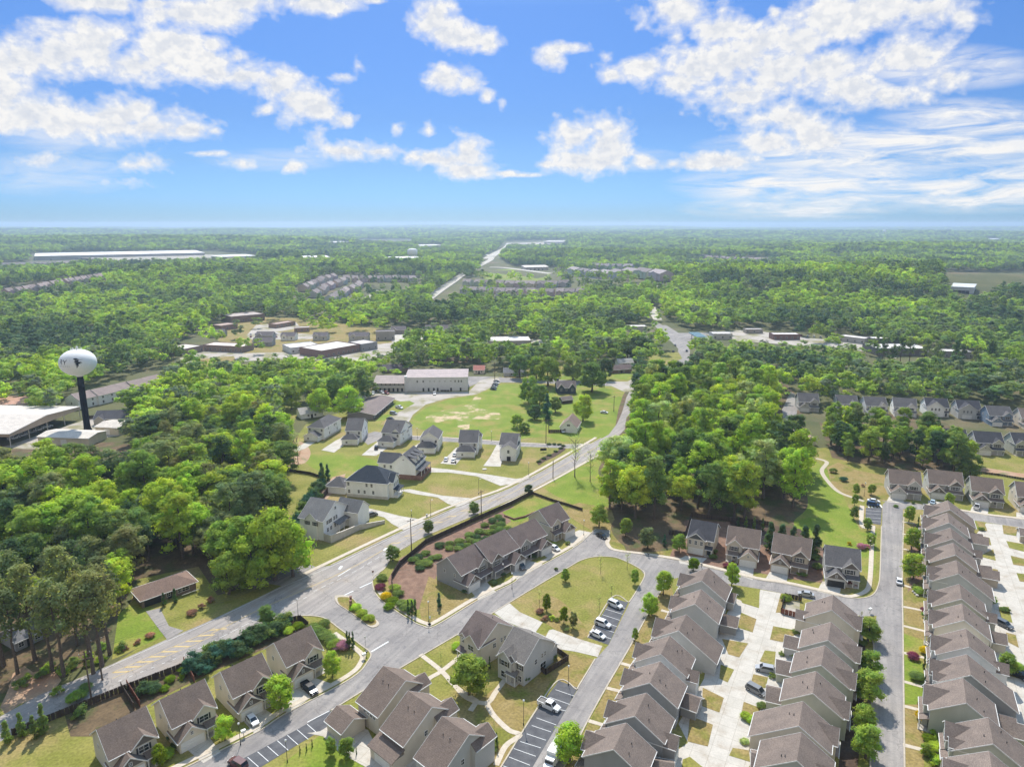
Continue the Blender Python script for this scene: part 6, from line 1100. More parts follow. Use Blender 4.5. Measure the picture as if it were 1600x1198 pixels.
for i, (px, py, c) in enumerate([(489, 982, 'mid green'), (497, 990, 'mid green'), (507, 997, 'mid green'), (515, 1003, 'mid green'), (524, 1011, 'fresh green'), (534, 1013, 'dusky pink'), (507, 977, 'mid green'), (443, 985, 'lime green'), (465, 981, 'lime green'), (452, 988, 'yellow-green')]):
    one('round', px, py, 2.5 if 0 < i < 6 else 2.0, c, f"{c} bush in the entrance's left-hand hedge, {['first', 'second', 'third', 'fourth', 'fifth', 'sixth', 'seventh', 'eighth', 'ninth', 'tenth'][i]} from the road", 'bushes on the left side of the entrance', 1.15)
for i, (px, py) in enumerate([(556, 952), (565, 961), (576, 969)]): one('round', px, py, 1.9, 'bright green', f"{['upper', 'middle', 'lower'][i]} round bush on the traffic island", 'round bushes on the traffic island', 1.3)
for i in range(26):
    t = i / 25; px, py = 300 + t * 150 + tr.uniform(-8, 8), 1050 - t * 78 + tr.uniform(-8, 12)
    one('shrub', px, py, tr.uniform(3.6, 5.6), tr.choice(['dark green', 'blue-green', 'dark green', 'mid green']), f"dense dark laurel in the thicket along the main road, {ordinal(i).replace('nearest', 'from the left') if i else 'leftmost'}", 'dark laurels in the thicket along the main road', 1.1)
for i in range(30):
    t = i / 29; px, py = lerp2((448, 862), (508, 750), t); px += tr.uniform(-6, 6)
    one('shrub' if i < 27 else 'cone', px, py, tr.uniform(4.5, 7.5) + (3 if i > 26 else 0), tr.choice(['dark green', 'blue-green', 'mid green']), f"dark evergreen shrub in the screen left of the white houses, {ordinal(i).replace('nearest', 'from the bottom') if i else 'lowest'}", 'evergreen screen left of the white houses', .95)
BS = [(225, 1085, 4.2, 'dark green', 'big dark bush between the two pale side fences'), (238, 1080, 3, 'dark green', 'second dark bush between the pale side fences'), (266, 1064, 1.6, 'lime green', 'first lime bush behind the second cream house'), (284, 1060, 1.6, 'lime green', 'second lime bush behind the second cream house'), (256, 1078, 1.5, 'lime green', 'third lime bush behind the second cream house'), (285, 1049, 1.5, 'lime green', 'lime bush beside the red side fence'), (270, 1155, 1.5, 'dark green', 'dark bush at the corner of the second cream house'), (276, 1166, 1.5, 'dark green', 'lower dark bush at the corner of the second cream house'),
      (260, 1182, 2, 'bright green', 'bright round bush by the lower left house'), (545, 1122, 1.3, 'purple-red', 'purple bush at the parking bays'), (537, 1129, 1.2, 'bright green', 'small bright bush at the parking bays'), (752, 1176, 1.8, 'mid green', 'left ball bush beside the pale grey house'), (768, 1168, 1.9, 'mid green', 'right ball bush beside the pale grey house'), (742, 1190, 1.8, 'mid green', 'lowest ball bush beside the pale grey house'), (715, 1013, 2, 'yellow-green', 'yellow-green bush left of the beige pair house'), (818, 1065, 3.0, 'dark green', 'large ball bush at the corner of the pair'), (853, 1032, 2, 'mid green', 'bush inside the fenced yard of the pair'), (860, 1028, 2, 'mid green', 'second bush inside the fenced yard of the pair'),
      (851, 968, 1.8, 'russet', 'russet bush on the oval green'), (863, 968, 1.6, 'yellow-green', 'yellow-green bush on the oval green'), (871, 970, 1.5, 'mid green', 'green bush between the conical trees'), (885, 985, 1.3, 'pale green', 'pale bush below the conical trees'), (844, 957, 1.5, 'russet', 'second russet bush on the oval green'),
      (1327, 851, 1.4, 'golden yellow', 'golden yellow bush behind the corner house'), (1345, 857, 2.4, 'dusky pink', 'dusky pink bush behind the corner house'), (1353, 856, 2.2, 'dusky pink', 'second dusky pink bush behind the corner house'), (1335, 913, 1.7, 'purple-red', 'purple hedge bush in front of the corner house'), (1326, 912, 1.7, 'purple-red', 'left purple hedge bush in front of the corner house'), (1276, 887, 2, 'mid green', 'bush between third and corner house'), (1273, 873, 2.2, 'mid green', 'upper bush between third and corner house'), (1256, 900, 1.4, 'mid green', 'bush under the porch of the third house'), (1247, 898, 1.4, 'mid green', 'left bush under the porch of the third house'),
      (1136, 886, 1.6, 'purple-red', 'dark red bush in front of the second house below the wood'), (1144, 880, 1.3, 'purple-red', 'upper dark red bush in front of the second house below the wood'), (1114, 872, 1.7, 'mid green', 'green bush right of the dark gabled house'), (1116, 864, 2, 'mid green', 'upper green bush right of the dark gabled house'),
      (1446, 965, 2.0, 'fresh green', 'round green bush by the sage house in the right row'), (1443, 957, 2.2, 'purple-red', 'purple bush by the sage house in the right row'), (1452, 990, 1.4, 'golden yellow', 'upper golden bush in the right row'), (1451, 998, 1.4, 'golden yellow', 'second golden bush in the right row'), (1447, 1020, 2.0, 'golden yellow', 'largest golden bush in the right row'), (1427, 1028, 1.9, 'purple-red', 'dark red bush on the front lawn of the right row'), (1443, 1124, 2.2, 'golden yellow', 'golden bush by the ninth house of the right row'), (1440, 1104, 1.8, 'purple-red', 'dark red bush by the ninth house of the right row'), (1432, 1060, 2.2, 'mid green', 'green bush on the front of the right row'),
      (1457, 1146, 1.6, 'bright green', 'first ball bush at the lower right fronts'), (1450, 1157, 1.6, 'lime green', 'second ball bush at the lower right fronts'), (1460, 1157, 1.6, 'bright green', 'third ball bush at the lower right fronts'), (1462, 1170, 1.8, 'bright green', 'fourth ball bush at the lower right fronts'), (1452, 1180, 1.6, 'lime green', 'fifth ball bush at the lower right fronts'), (1462, 1192, 2.2, 'bright green', 'sixth ball bush at the lower right fronts'), (1436, 926, 2.2, 'fresh green', 'bush by the front garden with the boulders'), (1430, 920, 1.9, 'mid green', 'second bush by the boulders'), (1437, 855, 1.9, 'bright green', 'bush behind the second street tree'), (1440, 860, 1.7, 'golden yellow', 'yellow bush behind the second street tree'),
      (1245, 989, 1.5, 'mid green', 'bush at the back of the corner cream house'), (1256, 990, 2, 'dark green', 'dark bush at the back of the corner cream house'), (1237, 1025, 1.5, 'lime green', 'lime bush beside the first alley garage'), (1221, 1023, 1.4, 'mid green', 'bush left of the first alley garage'), (1207, 1058, 1.7, 'mid green', 'ball bush at the silver car'), (1191, 1105, 1.5, 'mid green', 'ball bush at the grey minivan'), (1175, 1127, 1.6, 'bright green', 'bright hedge on the alley edge'), (1165, 1122, 1.6, 'bright green', 'left part of the bright hedge on the alley edge'), (1228, 938, 2.4, 'fresh green', 'leafy bush at the gravel yard'), (1346, 1006, 1.8, 'mid green', 'bush beside the topmost west verge tree'), (1348, 760, 1.5, 'russet', 'low bush by the park lamp'),
      (1318, 751, 2.2, 'blue-green', 'blue-green shrub on the dry slope by the park path'), (1302, 738, 2.5, 'mid green', 'shrub at the curve of the park path'), (1400, 792, 1.2, 'mid green', 'bush at the leftmost top-street house'), (1427, 787, 1.4, 'dark green', 'dark bush in front of the leftmost top-street house'), (1533, 828, 1.4, 'mid green', 'bush on the lawn tip of the right alley'), (1552, 940, 2.2, 'fresh green', 'bush behind the seventh garage'), (1570, 955, 1.6, 'mid green', 'bush on the alley lawn at the right'), (1587, 1050, 3.2, 'fresh green', 'large bush at the right edge'),
      (1187, 1165, 1.4, 'mid green', 'plant in the fenced patch by the alley'), (1163, 1160, 1.2, 'pale green', 'left plant in the fenced patch by the alley'), (869, 890, 1.2, 'mid green', 'low shrub at the townhouse front'), (771, 912, 1.5, 'dark green', 'dark bush at the grey end townhouse'), (787, 900, 1.6, 'dark green', 'dark bush between first and second townhouse'), (832, 872, 1.7, 'dark green', 'dark bush at the third townhouse'), (866, 852, 1.7, 'mid green', 'bush between third townhouse and end house'), (887, 850, 1.6, 'mid green', 'bush at the beige end house'), (728, 925, 1.4, 'dark green', 'bush at the left wall of the end townhouse'), (705, 912, 1.4, 'dark green', 'second bush at the left wall of the end townhouse'), (690, 902, 1.4, 'dark green', 'third bush at the left wall of the end townhouse'),
      (300, 960, 1.8, 'russet', 'brown shrubby bank below the ranch lawn, left'), (315, 950, 2, 'russet', 'brown shrubby bank below the ranch lawn, middle'), (330, 940, 2.2, 'russet', 'brown shrubby bank below the ranch lawn, right'), (195, 1015, 1.5, 'russet', 'brown bank left of the ranch drive'), (215, 1005, 1.6, 'russet', 'second brown bank shrub left of the ranch drive'), (235, 995, 1.5, 'russet', 'third brown bank shrub left of the ranch drive'), (120, 1095, 3, 'fresh green', 'leafy bush on the bank of the main road'), (90, 1085, 3, 'fresh green', 'left leafy bush on the bank of the main road'), (135, 1080, 2.5, 'mid green', 'upper bush on the bank of the main road'), (125, 1118, 3.4, 'mid green', 'bush over the lower kerb of the main road')]
for px, py, h, c, lb in BS: one('round' if tr.random() < .5 else 'shrub', px, py, h, c, lb, None, 1.15 if h < 2.3 else .95)
for i in range(14):
    px, py = lerp2((40, 1075), (190, 1018), i / 13); one('shrub', px + tr.uniform(-10, 10), py + tr.uniform(-16, 4), tr.uniform(1.4, 2.8), tr.choice(['fresh green', 'mid green', 'bright green']), f"low undergrowth bush beneath the tall left pines, {ordinal(i).replace('nearest', 'from the left') if i else 'leftmost'}", 'undergrowth beneath the tall left pines', 1.2)
finish_labels()
# ---- the far wood: one object, trees nobody could count
CLEAR = [[(575, 590), (740, 575), (840, 588), (980, 574), (1000, 604), (985, 655), (950, 700), (800, 720), (600, 720), (470, 725), (455, 690), (500, 655), (570, 665), (580, 640)],
         [(262, 572), (285, 535), (345, 505), (395, 490), (480, 498), (620, 512), (720, 512), (705, 530), (640, 536), (640, 560), (570, 572), (500, 566), (420, 570), (385, 580), (300, 586)],
         [(760, 552), (760, 532), (850, 530), (850, 550)], [(960, 535), (965, 512), (1018, 505), (1026, 496), (1046, 500), (1070, 515), (1160, 512), (1290, 520), (1350, 530), (1360, 550), (1250, 548), (1150, 545), (1110, 545), (1090, 575), (1060, 612), (1005, 612), (1000, 596), (1020, 575), (1000, 560), (990, 540)],
         [(1350, 545), (1470, 545), (1530, 560), (1520, 578), (1350, 578)], [(90, 668), (80, 632), (140, 605), (265, 572), (305, 580), (280, 600), (190, 650), (215, 672), (205, 705), (-40, 705), (-60, 655), (0, 640), (60, 650)],
         [(1215, 662), (1218, 630), (1248, 610), (1262, 640), (1345, 645), (1352, 632), (1640, 652), (1700, 700), (1640, 740), (1260, 720)], [(935, 578), (1000, 566), (1000, 592), (935, 592)],
         [(455, 482), (460, 450), (520, 430), (670, 434), (660, 456), (600, 474), (520, 492)], [(660, 478), (690, 450), (720, 432), (742, 440), (730, 462), (690, 486)], [(715, 476), (725, 442), (745, 420), (880, 418), (915, 442), (925, 478)], [(885, 452), (890, 424), (1000, 422), (1060, 440), (1050, 458), (960, 458)],
         [(0, 475), (0, 452), (100, 436), (175, 430), (175, 446), (100, 464), (20, 478)], [(40, 416), (50, 396), (330, 392), (405, 398), (405, 412), (330, 412), (200, 416)], [(1468, 425), (1650, 425), (1650, 455), (1560, 458), (1540, 480), (1500, 478), (1475, 458)], [(1085, 416), (1090, 400), (1205, 402), (1210, 416)],
         [(745, 432), (755, 400), (775, 392), (790, 376), (802, 378), (782, 404), (800, 416), (860, 422), (860, 436)], [(795, 388), (800, 377), (885, 374), (885, 388)], [(555, 382), (560, 374), (645, 374), (645, 384)], [(595, 414), (600, 404), (665, 404), (665, 414)], [(470, 412), (475, 402), (520, 402), (520, 412)], [(0, 424), (0, 410), (115, 408), (115, 422)], [(512, 386), (514, 378), (548, 378), (548, 386)],
         [(1014, 500), (1014, 478), (1026, 478), (1040, 503)], [(0, 546), (0, 532), (25, 532), (25, 546)], [(118, 530), (118, 515), (165, 515), (165, 530)], [(652, 392), (652, 382), (692, 382), (692, 392)], [(1540, 380), (1540, 373), (1565, 373), (1565, 380)]]
SPARSE = {1, 2, 3, 4, 8, 10, 11, 12, 15}; SPT = [c for i, c in enumerate(CLEAR) if i in SPARSE]; HARD = [c for i, c in enumerate(CLEAR) if i not in SPARSE]
fr = random.Random(9); pts = []
LOWW = [[(300, 562), (620, 552), (620, 592), (420, 598), (290, 594)], [(1095, 532), (1240, 540), (1350, 550), (1350, 576), (1240, 570), (1120, 566)], [(1350, 560), (1540, 566), (1540, 592), (1350, 592)], [(760, 545), (850, 545), (850, 562), (760, 562)]]
ROADS = [[(1054, 612), (1015, 590), (1020, 570), (1050, 560), (1042, 535), (1018, 505), (1038, 500), (1065, 518), (1110, 518), (1115, 540), (1085, 545), (1072, 580)], [(80, 706), (0, 660), (20, 640), (140, 622), (215, 640), (210, 706)], [(380, 548), (380, 520), (480, 515), (480, 545)]]
def clump(x, y): return mn.noise(Vector((x / 130.0, y / 130.0, 3.1))) , mn.noise(Vector((x / 45.0, y / 45.0, 8.3)))
fcol = [COLS[k] for k in ('dark green', 'mid green', 'fresh green', 'bright green', 'yellow-green')]
y = 318.0
while y < 13500:
    s = 11.0 if y < 1300 else 11.0 + (y - 1300) / 240.0; half = y * .80 + 90; x = -half
    while x < half:
        X, Y = x + fr.uniform(-.45, .45) * s, y + fr.uniform(-.45, .45) * s; x += s
        d = math.hypot(X, Y); z = hz(X, Y); q = pix((X, Y, z))
        if q[1] > 700 or q[0] < -60 or q[0] > 1660 or any(inside(q[0], q[1], c) for c in HARD): continue
        if any(inside(q[0], q[1], c) for c in SPT) and (fr.random() > (.26 if q[1] > 485 else .10) or any(inside(q[0], q[1], c) for c in ROADS) or any(abs(X - a) < 22 and -40 < Y - b_ < 18 for a, b_ in FOOT)): continue
        if q[1] > 600 and any(inside(q[0], q[1], w_[0]) for w_ in WOODS): continue
        if q[1] > 635 and not (q[0] < 440): continue
        if 520 < q[1] < 600 and fr.random() < .10: continue
        low = any(inside(q[0], q[1], c) for c in LOWW)
        a, b_ = clump(X, Y); dens = .5 + a * .9 + b_ * .5; k = min(4, max(0, int(dens * 4.4 + fr.uniform(-.9, .9)))); c = fcol[k]; j = fr.uniform(.8, 1.2)
        if fr.random() < .12: c = COLS['olive green']
        hh = fr.uniform(.68, 1.15) * (.42 if low else 1) * (1.08 if b_ > .15 else 1); wsc = s / 8.6 * fr.uniform(.75, 1.25) * .98
        if low: wsc *= .6
        kd = 12 + fr.randrange(3) if (k == 0 and fr.random() < .55) else fr.randrange(12)
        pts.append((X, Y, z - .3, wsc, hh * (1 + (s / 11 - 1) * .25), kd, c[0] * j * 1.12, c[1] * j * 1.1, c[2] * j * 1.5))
    y += s * .92
for X, Y, z, h, cl, kd in FARPTS: c = COLS[cl]; pts.append((X, Y, z, h, h, 12 if kd == 'pine' else fr.randrange(12), *c))
A = np.array(pts, 'f4'); print('far trees', len(A))
fc = bpy.data.collections.new('far_tree_kinds')
for i in range(15):
    kd = 'pine' if i >= 12 else ('broad' if i % 3 else 'tall'); me = crown_mesh('far_crown', 100 + i, kd, 26 if kd != 'pine' else 20, 22 if kd != 'pine' else 14, .5 if kd != 'pine' else .5, 'leaf_far')
    o = bpy.data.objects.new('kind_%02d' % i, me); fc.objects.link(o)
me = bpy.data.meshes.new('far_wood'); me.vertices.add(len(A)); me.vertices.foreach_set('co', A[:, :3].ravel())
sc_ = np.stack([A[:, 3], A[:, 3], A[:, 4]], 1); me.attributes.new('tscale', 'FLOAT_VECTOR', 'POINT').data.foreach_set('vector', sc_.ravel())
me.attributes.new('tkind', 'INT', 'POINT').data.foreach_set('value', A[:, 5].astype('i4'))
rot = np.zeros((len(A), 3), 'f4'); rot[:, 2] = np.random.default_rng(4).uniform(0, 6.28, len(A)); me.attributes.new('trot', 'FLOAT_VECTOR', 'POINT').data.foreach_set('vector', rot.ravel())
cc = np.ones((len(A), 4), 'f4'); cc[:, :3] = A[:, 6:9]; me.attributes.new('tcol', 'FLOAT_COLOR', 'POINT').data.foreach_set('color', cc.ravel()); me.update()
fo = link('far_wood', me); tag(fo, 'wooded country stretching to the horizon', 'wood', kind='stuff')
ng = bpy.data.node_groups.new('far_wood', 'GeometryNodeTree'); ng.interface.new_socket('Geometry', in_out='INPUT', socket_type='NodeSocketGeometry'); ng.interface.new_socket('Geometry', in_out='OUTPUT', socket_type='NodeSocketGeometry')
N = ng.nodes; gi = N.new('NodeGroupInput'); go_ = N.new('NodeGroupOutput'); ip = N.new('GeometryNodeInstanceOnPoints'); ci = N.new('GeometryNodeCollectionInfo'); ci.inputs['Collection'].default_value = fc; ci.inputs['Separate Children'].default_value = True; ci.inputs['Reset Children'].default_value = True
def named(t, n): k = N.new('GeometryNodeInputNamedAttribute'); k.data_type = t; k.inputs[0].default_value = n; return [o for o in k.outputs if o.enabled and o.name == 'Attribute'][0]
mp_ = N.new('GeometryNodeMeshToPoints'); ng.links.new(gi.outputs[0], mp_.inputs[0]); ng.links.new(mp_.outputs[0], ip.inputs['Points'])
ng.links.new(ci.outputs[0], ip.inputs['Instance']); ip.inputs['Pick Instance'].default_value = True
ng.links.new(named('INT', 'tkind'), ip.inputs['Instance Index']); ng.links.new(named('FLOAT_VECTOR', 'tscale'), ip.inputs['Scale']); ng.links.new(named('FLOAT_VECTOR', 'trot'), ip.inputs['Rotation'])
ng.links.new(ip.outputs[0], go_.inputs[0]); md = fo.modifiers.new('wood', 'NODES'); md.node_group = ng
# ------------------------------------------------------------------ vehicles
VM = {}
def vehicle_meshes(kind):
    if kind in VM: return VM[kind]
    body = B(); glass = {}; tr_ = {}
    L, Wd, H = {'sedan': (4.7, 1.82, 1.42), 'suv': (4.8, 1.92, 1.75), 'pickup': (5.7, 1.98, 1.85), 'van': (5.0, 1.95, 1.75), 'truck': (7.6, 2.3, 3.1)}[kind]
    def loft(st, bb):                       # stations: x, half width, z low, z high, half width on top
        n = len(bb.v)
        for x, hw, z0, z1, ht in st: bb.v += [(x, -hw, z0), (x, hw, z0), (x, ht, z1), (x, -ht, z1)]
        k = len(st)
        for i in range(k - 1):
            a = n + 4 * i
            for j in range(4): bb.f.append((a + j, a + (j + 1) % 4, a + 4 + (j + 1) % 4, a + 4 + j)); bb.mi.append(0)
        bb.f.append((n, n + 1, n + 2, n + 3)); bb.f.append((n + 4 * k - 1, n + 4 * k - 2, n + 4 * k - 3, n + 4 * k - 4)); bb.mi += [0, 0]
    h = Wd / 2; D = {'sedan': .92, 'suv': 1.08, 'pickup': 1.12, 'van': 1.0, 'truck': 1.1}[kind]
    cab = {'sedan': (-1.75, -1.05, .55, 1.35), 'suv': (-2.3, -1.95, .55, 1.35), 'pickup': (-.75, -.55, .95, 1.55), 'van': (-2.4, -2.1, .95, 1.75), 'truck': (1.5, 1.6, 2.6, 3.3)}[kind]
    if kind == 'truck':
        loft([(1.45, h * .9, .45, 2.3, h * .85), (2.7, h * .9, .45, 2.3, h * .8), (2.9, h * .9, .45, 1.4, h * .85), (3.8, h * .85, .45, 1.25, h * .75)], body); box = B().box(-3.8, 1.35, -h, h, .8, H)
    else:
        loft([(-L / 2, h * .86, .38, D * .82, h * .8), (-L / 2 + .15, h * .97, .28, D * .97, h * .88), (-L / 4, h, .22, D, h * .93), (L / 5, h, .22, D, h * .93), (L / 2 - .5, h * .96, .25, D * .86, h * .85), (L / 2 - .05, h * .88, .35, D * .68, h * .78)], body)
        a, b_, c, d = cab; t = h * .78; body.add([(a, -h * .92, D - .02), (a, h * .92, D - .02), (d, h * .92, D - .02), (d, -h * .92, D - .02), (b_, -t, H), (b_, t, H), (c, t, H), (c, -t, H)], [(0, 1, 5, 4), (1, 2, 6, 5), (2, 3, 7, 6), (3, 0, 4, 7), (4, 5, 6, 7)])
        if kind == 'pickup': body.box(-L / 2 + .1, -.8, -h * .97, -h * .86, D - .05, D + .22).box(-L / 2 + .1, -.8, h * .86, h * .97, D - .05, D + .22).box(-L / 2 + .02, -L / 2 + .12, -h * .97, h * .97, D - .05, D + .22); VM['bed'] = B().box(-L / 2 + .13, -.8, -h * .85, h * .85, D + .0, D + .012).mesh('load_bed', 'dark')
        def pane(q): 
            g = B(); c_ = sum((Vector(p) for p in q), Vector()) / 4; n_ = (Vector(q[1]) - Vector(q[0])).cross(Vector(q[3]) - Vector(q[0])).normalized()
            if n_.dot(c_ - Vector(((a + d) / 2, 0, (D + H) / 2))) < 0: n_ = -n_
            g.add([c_ + (Vector(p) - c_) * .86 + n_ * .012 for p in q], [(0, 1, 2, 3)]); return g
        glass['rear_window'] = pane([(a, -h * .92, D), (a, h * .92, D), (b_, t, H), (b_, -t, H)]).mesh('rear_window', 'glass'); glass['windscreen'] = pane([(d, -h * .92, D), (d, h * .92, D), (c, t, H), (c, -t, H)]).mesh('windscreen', 'glass')
        for sg_ in (-1, 1): glass['side_window' + str(sg_)] = pane([(a + .1, sg_ * h * .92, D), (d - .1, sg_ * h * .92, D), (c, sg_ * t, H), (b_, sg_ * t, H)]).mesh('side_window', 'glass')
    if kind == 'truck': glass['windscreen'] = B().add([(2.72, -.9, 2.2), (2.72, .9, 2.2), (2.9, .9, 1.45), (2.9, -.9, 1.45)], [(0, 1, 2, 3)]).mesh('windscreen', 'glass'); VM['cargo'] = box.mesh('cargo_box', 'lamp')
    wr = .34 if kind in ('sedan',) else .39; wr = .45 if kind == 'truck' else wr; ty = B().tube([(0, -.12, 0), (0, .12, 0)], [wr, wr], 14).mesh('tyre', 'tyre'); ri = B().tube([(0, -.13, 0), (0, .13, 0)], [wr * .6, wr * .6], 10).mesh('rim', 'rim')
    hl = B().box(-.04, .04, -.2, .2, -.07, .07).mesh('headlight', 'lamp'); tl = B().box(-.04, .04, -.14, .14, -.1, .1).mesh('tail_light', 'brick')
    VM[kind] = (body.mesh('body', 'paint'), glass, ty, ri, hl, tl, L, Wd, wr, D); return VM[kind]
def car(kind, px, py, hx, hy, col, label, cat=None, group=None, z=.08):
    """stands at px,py and points towards hx,hy"""
    a = P(px, py); b_ = P(hx, hy); body, glass, ty, ri, hl, tl, L, Wd, wr, D = vehicle_meshes(kind)
    nm = {'sedan': 'car', 'suv': 'suv', 'pickup': 'pickup_truck', 'van': 'minivan', 'truck': 'box_truck'}[kind]
    e = tag(empty('parked_' + nm if kind != 'truck' else nm, (a.x, a.y, z), math.atan2((b_ - a).y, (b_ - a).x)), label, cat or {'sedan': 'car', 'suv': 'suv', 'pickup': 'pickup', 'van': 'minivan', 'truck': 'truck'}[kind], group)
    link('body', body, e, col)
    if kind == 'pickup': link('load_bed', VM['bed'], e)
    if kind == 'truck': link('cargo_box', VM['cargo'], e)
    for k, g in glass.items(): link(k.rstrip('-1'), g, e)
    for x in (-L * .31, L * .32):
        for s in (-1, 1): o = link('wheel', ty, e); o.location = (x, s * (Wd / 2 - .1), wr); link('rim', ri, o)
    for s in (-1, 1):
        o = link('headlight', hl, e); o.location = (L / 2 - .1, s * Wd * .33, D * .66); o = link('tail_light', tl, e); o.location = (-L / 2 + .02, s * Wd * .36, D * .72)
    return e
WH = (.72, .72, .72); BK_ = (.012, .012, .014); SI = (.35, .36, .38); GY = (.12, .125, .13); DB = (.03, .06, .13); RD = (.22, .03, .03)
for a in [('sedan', 394, 1127, 401, 1135, WH, "white car on the drive of the third lower-left house"), ('pickup', 484, 1079, 494, 1088, BK_, "black pickup on the drive beside the entrance hedge"), ('suv', 372, 1196, 362, 1190, (.12, .05, .05), "dark red car cut by the bottom edge on the local street"),
          ('suv', 961, 947, 972, 952, WH, "white hatchback at the top of the middle parking bays"), ('suv', 942, 977, 953, 981, WH, "white suv in the middle of the parking bays"), ('sedan', 934, 994, 945, 999, WH, "white sedan lowest in the middle parking bays"), ('pickup', 858, 1105, 869, 1110, WH, "white pickup in the lower parking bays"),
          ('sedan', 940, 839, 946, 842, BK_, "dark car parked at the end of the stub street"), ('sedan', 866, 858, 872, 861, WH, "small white car on the third townhouse's drive"), ('suv', 814, 887, 820, 893, GY, "dark grey car on the second townhouse's drive"), ('suv', 1364, 790, 1376, 792, DB, "dark blue suv in the bays at the top of the long street"), ('sedan', 1365, 784.5, 1377, 786, WH, "white car behind the dark blue suv"),
          ('sedan', 1405, 910, 1405, 900, WH, "white car parked at the east kerb of the long street"), ('sedan', 1259, 930.5, 1245, 928, SI, "silver car parked on the curved street beside the gravel yard"), ('suv', 1195, 1048, 1180, 1045, SI, "silver suv behind the third middle-row house in the alley"), ('van', 1181, 1081, 1192, 1087, (.2, .2, .2), "grey minivan behind the fourth middle-row house in the alley"),
          ('pickup', 1526, 794, 1528, 788, WH, "white pickup on the drive of the sage house"), ('sedan', 1457, 786, 1458, 780, (.45, .55, .62), "pale blue car on the drive of the second top-street house"), ('suv', 1568, 978, 1580, 984, GY, "dark car behind the sage house near the right alley"), ('suv', 1592, 1057, 1602, 1062, BK_, "black car at the right edge"),
          ('suv', 581, 806, 592, 803, GY, "dark suv on the drive of the white house with the retaining wall"), ('suv', 588, 701, 589, 695, BK_, "black car on the drive beside the third new white house"), ('sedan', 697, 719, 700, 712, WH, "left white car on the fifth new house's drive"), ('sedan', 708, 721, 710, 714, WH, "right white car on the fifth new house's drive"), ('sedan', 710.5, 711.5, 713, 705, WH, "rear white car on the fifth new house's drive"),
          ('pickup', 624, 638, 632, 640, WH, "white pickup on the gravel beside the strip building"), ('suv', 615, 647, 623, 648, SI, "silver suv on the gravel beside the strip building"), ('sedan', 610, 655.5, 618, 656.5, BK_, "black car lowest on the gravel beside the strip building"), ('pickup', 679, 616, 679, 620, WH, "white van in front of the long white block"), ('suv', 583, 616, 581, 620, WH, "white car at the left end of the motel wing"), ('suv', 597, 614.5, 601, 616, WH, "white suv behind the strip roof"), ('suv', 604, 615.5, 608, 617, RD, "red car behind the strip roof"),
          ('sedan', 944, 645.5, 949, 646, WH, "white car on the parking pad beside the side street"), ('sedan', 880, 675, 881, 680, WH, "white car at the white gabled house"), ('sedan', 1247, 675, 1252, 675, WH, "white car beside the pink-roofed shed"), ('sedan', 1545, 680, 1552, 681, WH, "white car on the drive of the blue-grey estate house"), ('truck', 866, 1188, 850, 1215, WH, "white box truck parked at the bottom edge of the parking street"),
          ('sedan', 1052, 550, 1058, 545, BK_, "dark car on the upper road"), ('sedan', 1073, 549, 1076, 543, BK_, "dark car before the bend of the upper road"), ('sedan', 1055, 540, 1056, 536, (.3, .3, .3), "grey car at the road fork"), ('sedan', 1284, 522, 1290, 522, WH, "white car on the right-hand gravel lot")]:
    car(*a)
for i, (x, y, c) in enumerate([(771, 609, BK_), (772, 605.5, SI), (773.5, 602.5, BK_), (775, 599.5, WH), (776, 597, BK_)]): car('sedan', x, y, x + 7, y + .8, c, f"{['dark', 'silver', 'black', 'white', 'dark'][i]} car in the short file at the field's edge, {['nearest', 'second', 'third', 'fourth', 'farthest'][i]}", None, "cars in a file at the field's edge")
for i in range(5): x = 22 + i * 13; y = 686 - i * 4.5; car(['pickup', 'suv'][i % 2], x, y, x + 8, y - 2, [WH, WH, SI, WH, WH][i], f"vehicle under the big white canopy, {['first', 'second', 'third', 'fourth', 'fifth'][i]} from the left", None, 'vehicles under the big white canopy')
for i in range(16): x = 392 + (i % 8) * 8; y = 523 + (i // 8) * 4; car('sedan', x, y, x + 2, y - 4, [WH, BK_, SI, RD, GY][i % 5], "small parked car in the town car park beside the gabled houses", None, 'parked cars in the town car park')
for i in range(10): x = 383 + i * 2.6; y = 540 + (i % 2) * 2.5; car('sedan', x, y, x + 2, y - 4, [WH, BK_, SI][i % 3], "small parked car right of the school", None, 'parked cars right of the school')
for i in range(14): x = 1212 + i * 10; y = 522 + i * .8; car('suv', x, y, x + 3, y - 4, [WH, WH, SI, GY, RD][i % 5], "small parked car on the dealer's lot right of the road fork", None, "parked cars on the lot right of the road fork")
# ------------------------------------------------------------------ water tower
tw = P(137, 672); T = tag(empty('water_tower', tuple(tw)), "white water tower on a black column with a dark bird emblem", 'water tower'); Zc = 38.0; RX, RZ = 8.9, 6.9
prof = [(RX * math.cos(a), Zc + RZ * math.sin(a) * (1.0 if a > 0 else 1.06)) for a in [R(-78 + 156 * i / 28) for i in range(29)]]
B().lathe([(1.7, Zc - RZ * 1.12)] + prof + [(.3, Zc + RZ)], 48).make('tank', 'tank', T, smooth=True)
B().lathe([(2.2, 0), (1.75, 1.5), (1.6, 4), (1.6, Zc - RZ - 1.0), (1.9, Zc - RZ + .3)], 28).make('column', 'tankblack', T, smooth=True)
rl = B()
for i in range(20):
    a = 2 * math.pi * i / 20; b_ = 2 * math.pi * (i + 1) / 20; z = Zc + RZ * .93
    rl.bar((2.6 * math.cos(a), 2.6 * math.sin(a), z), (2.6 * math.cos(a), 2.6 * math.sin(a), z + 1.2), .06, .06); rl.bar((2.6 * math.cos(a), 2.6 * math.sin(a), z + 1.2), (2.6 * math.cos(b_), 2.6 * math.sin(b_), z + 1.2), .06, .06)
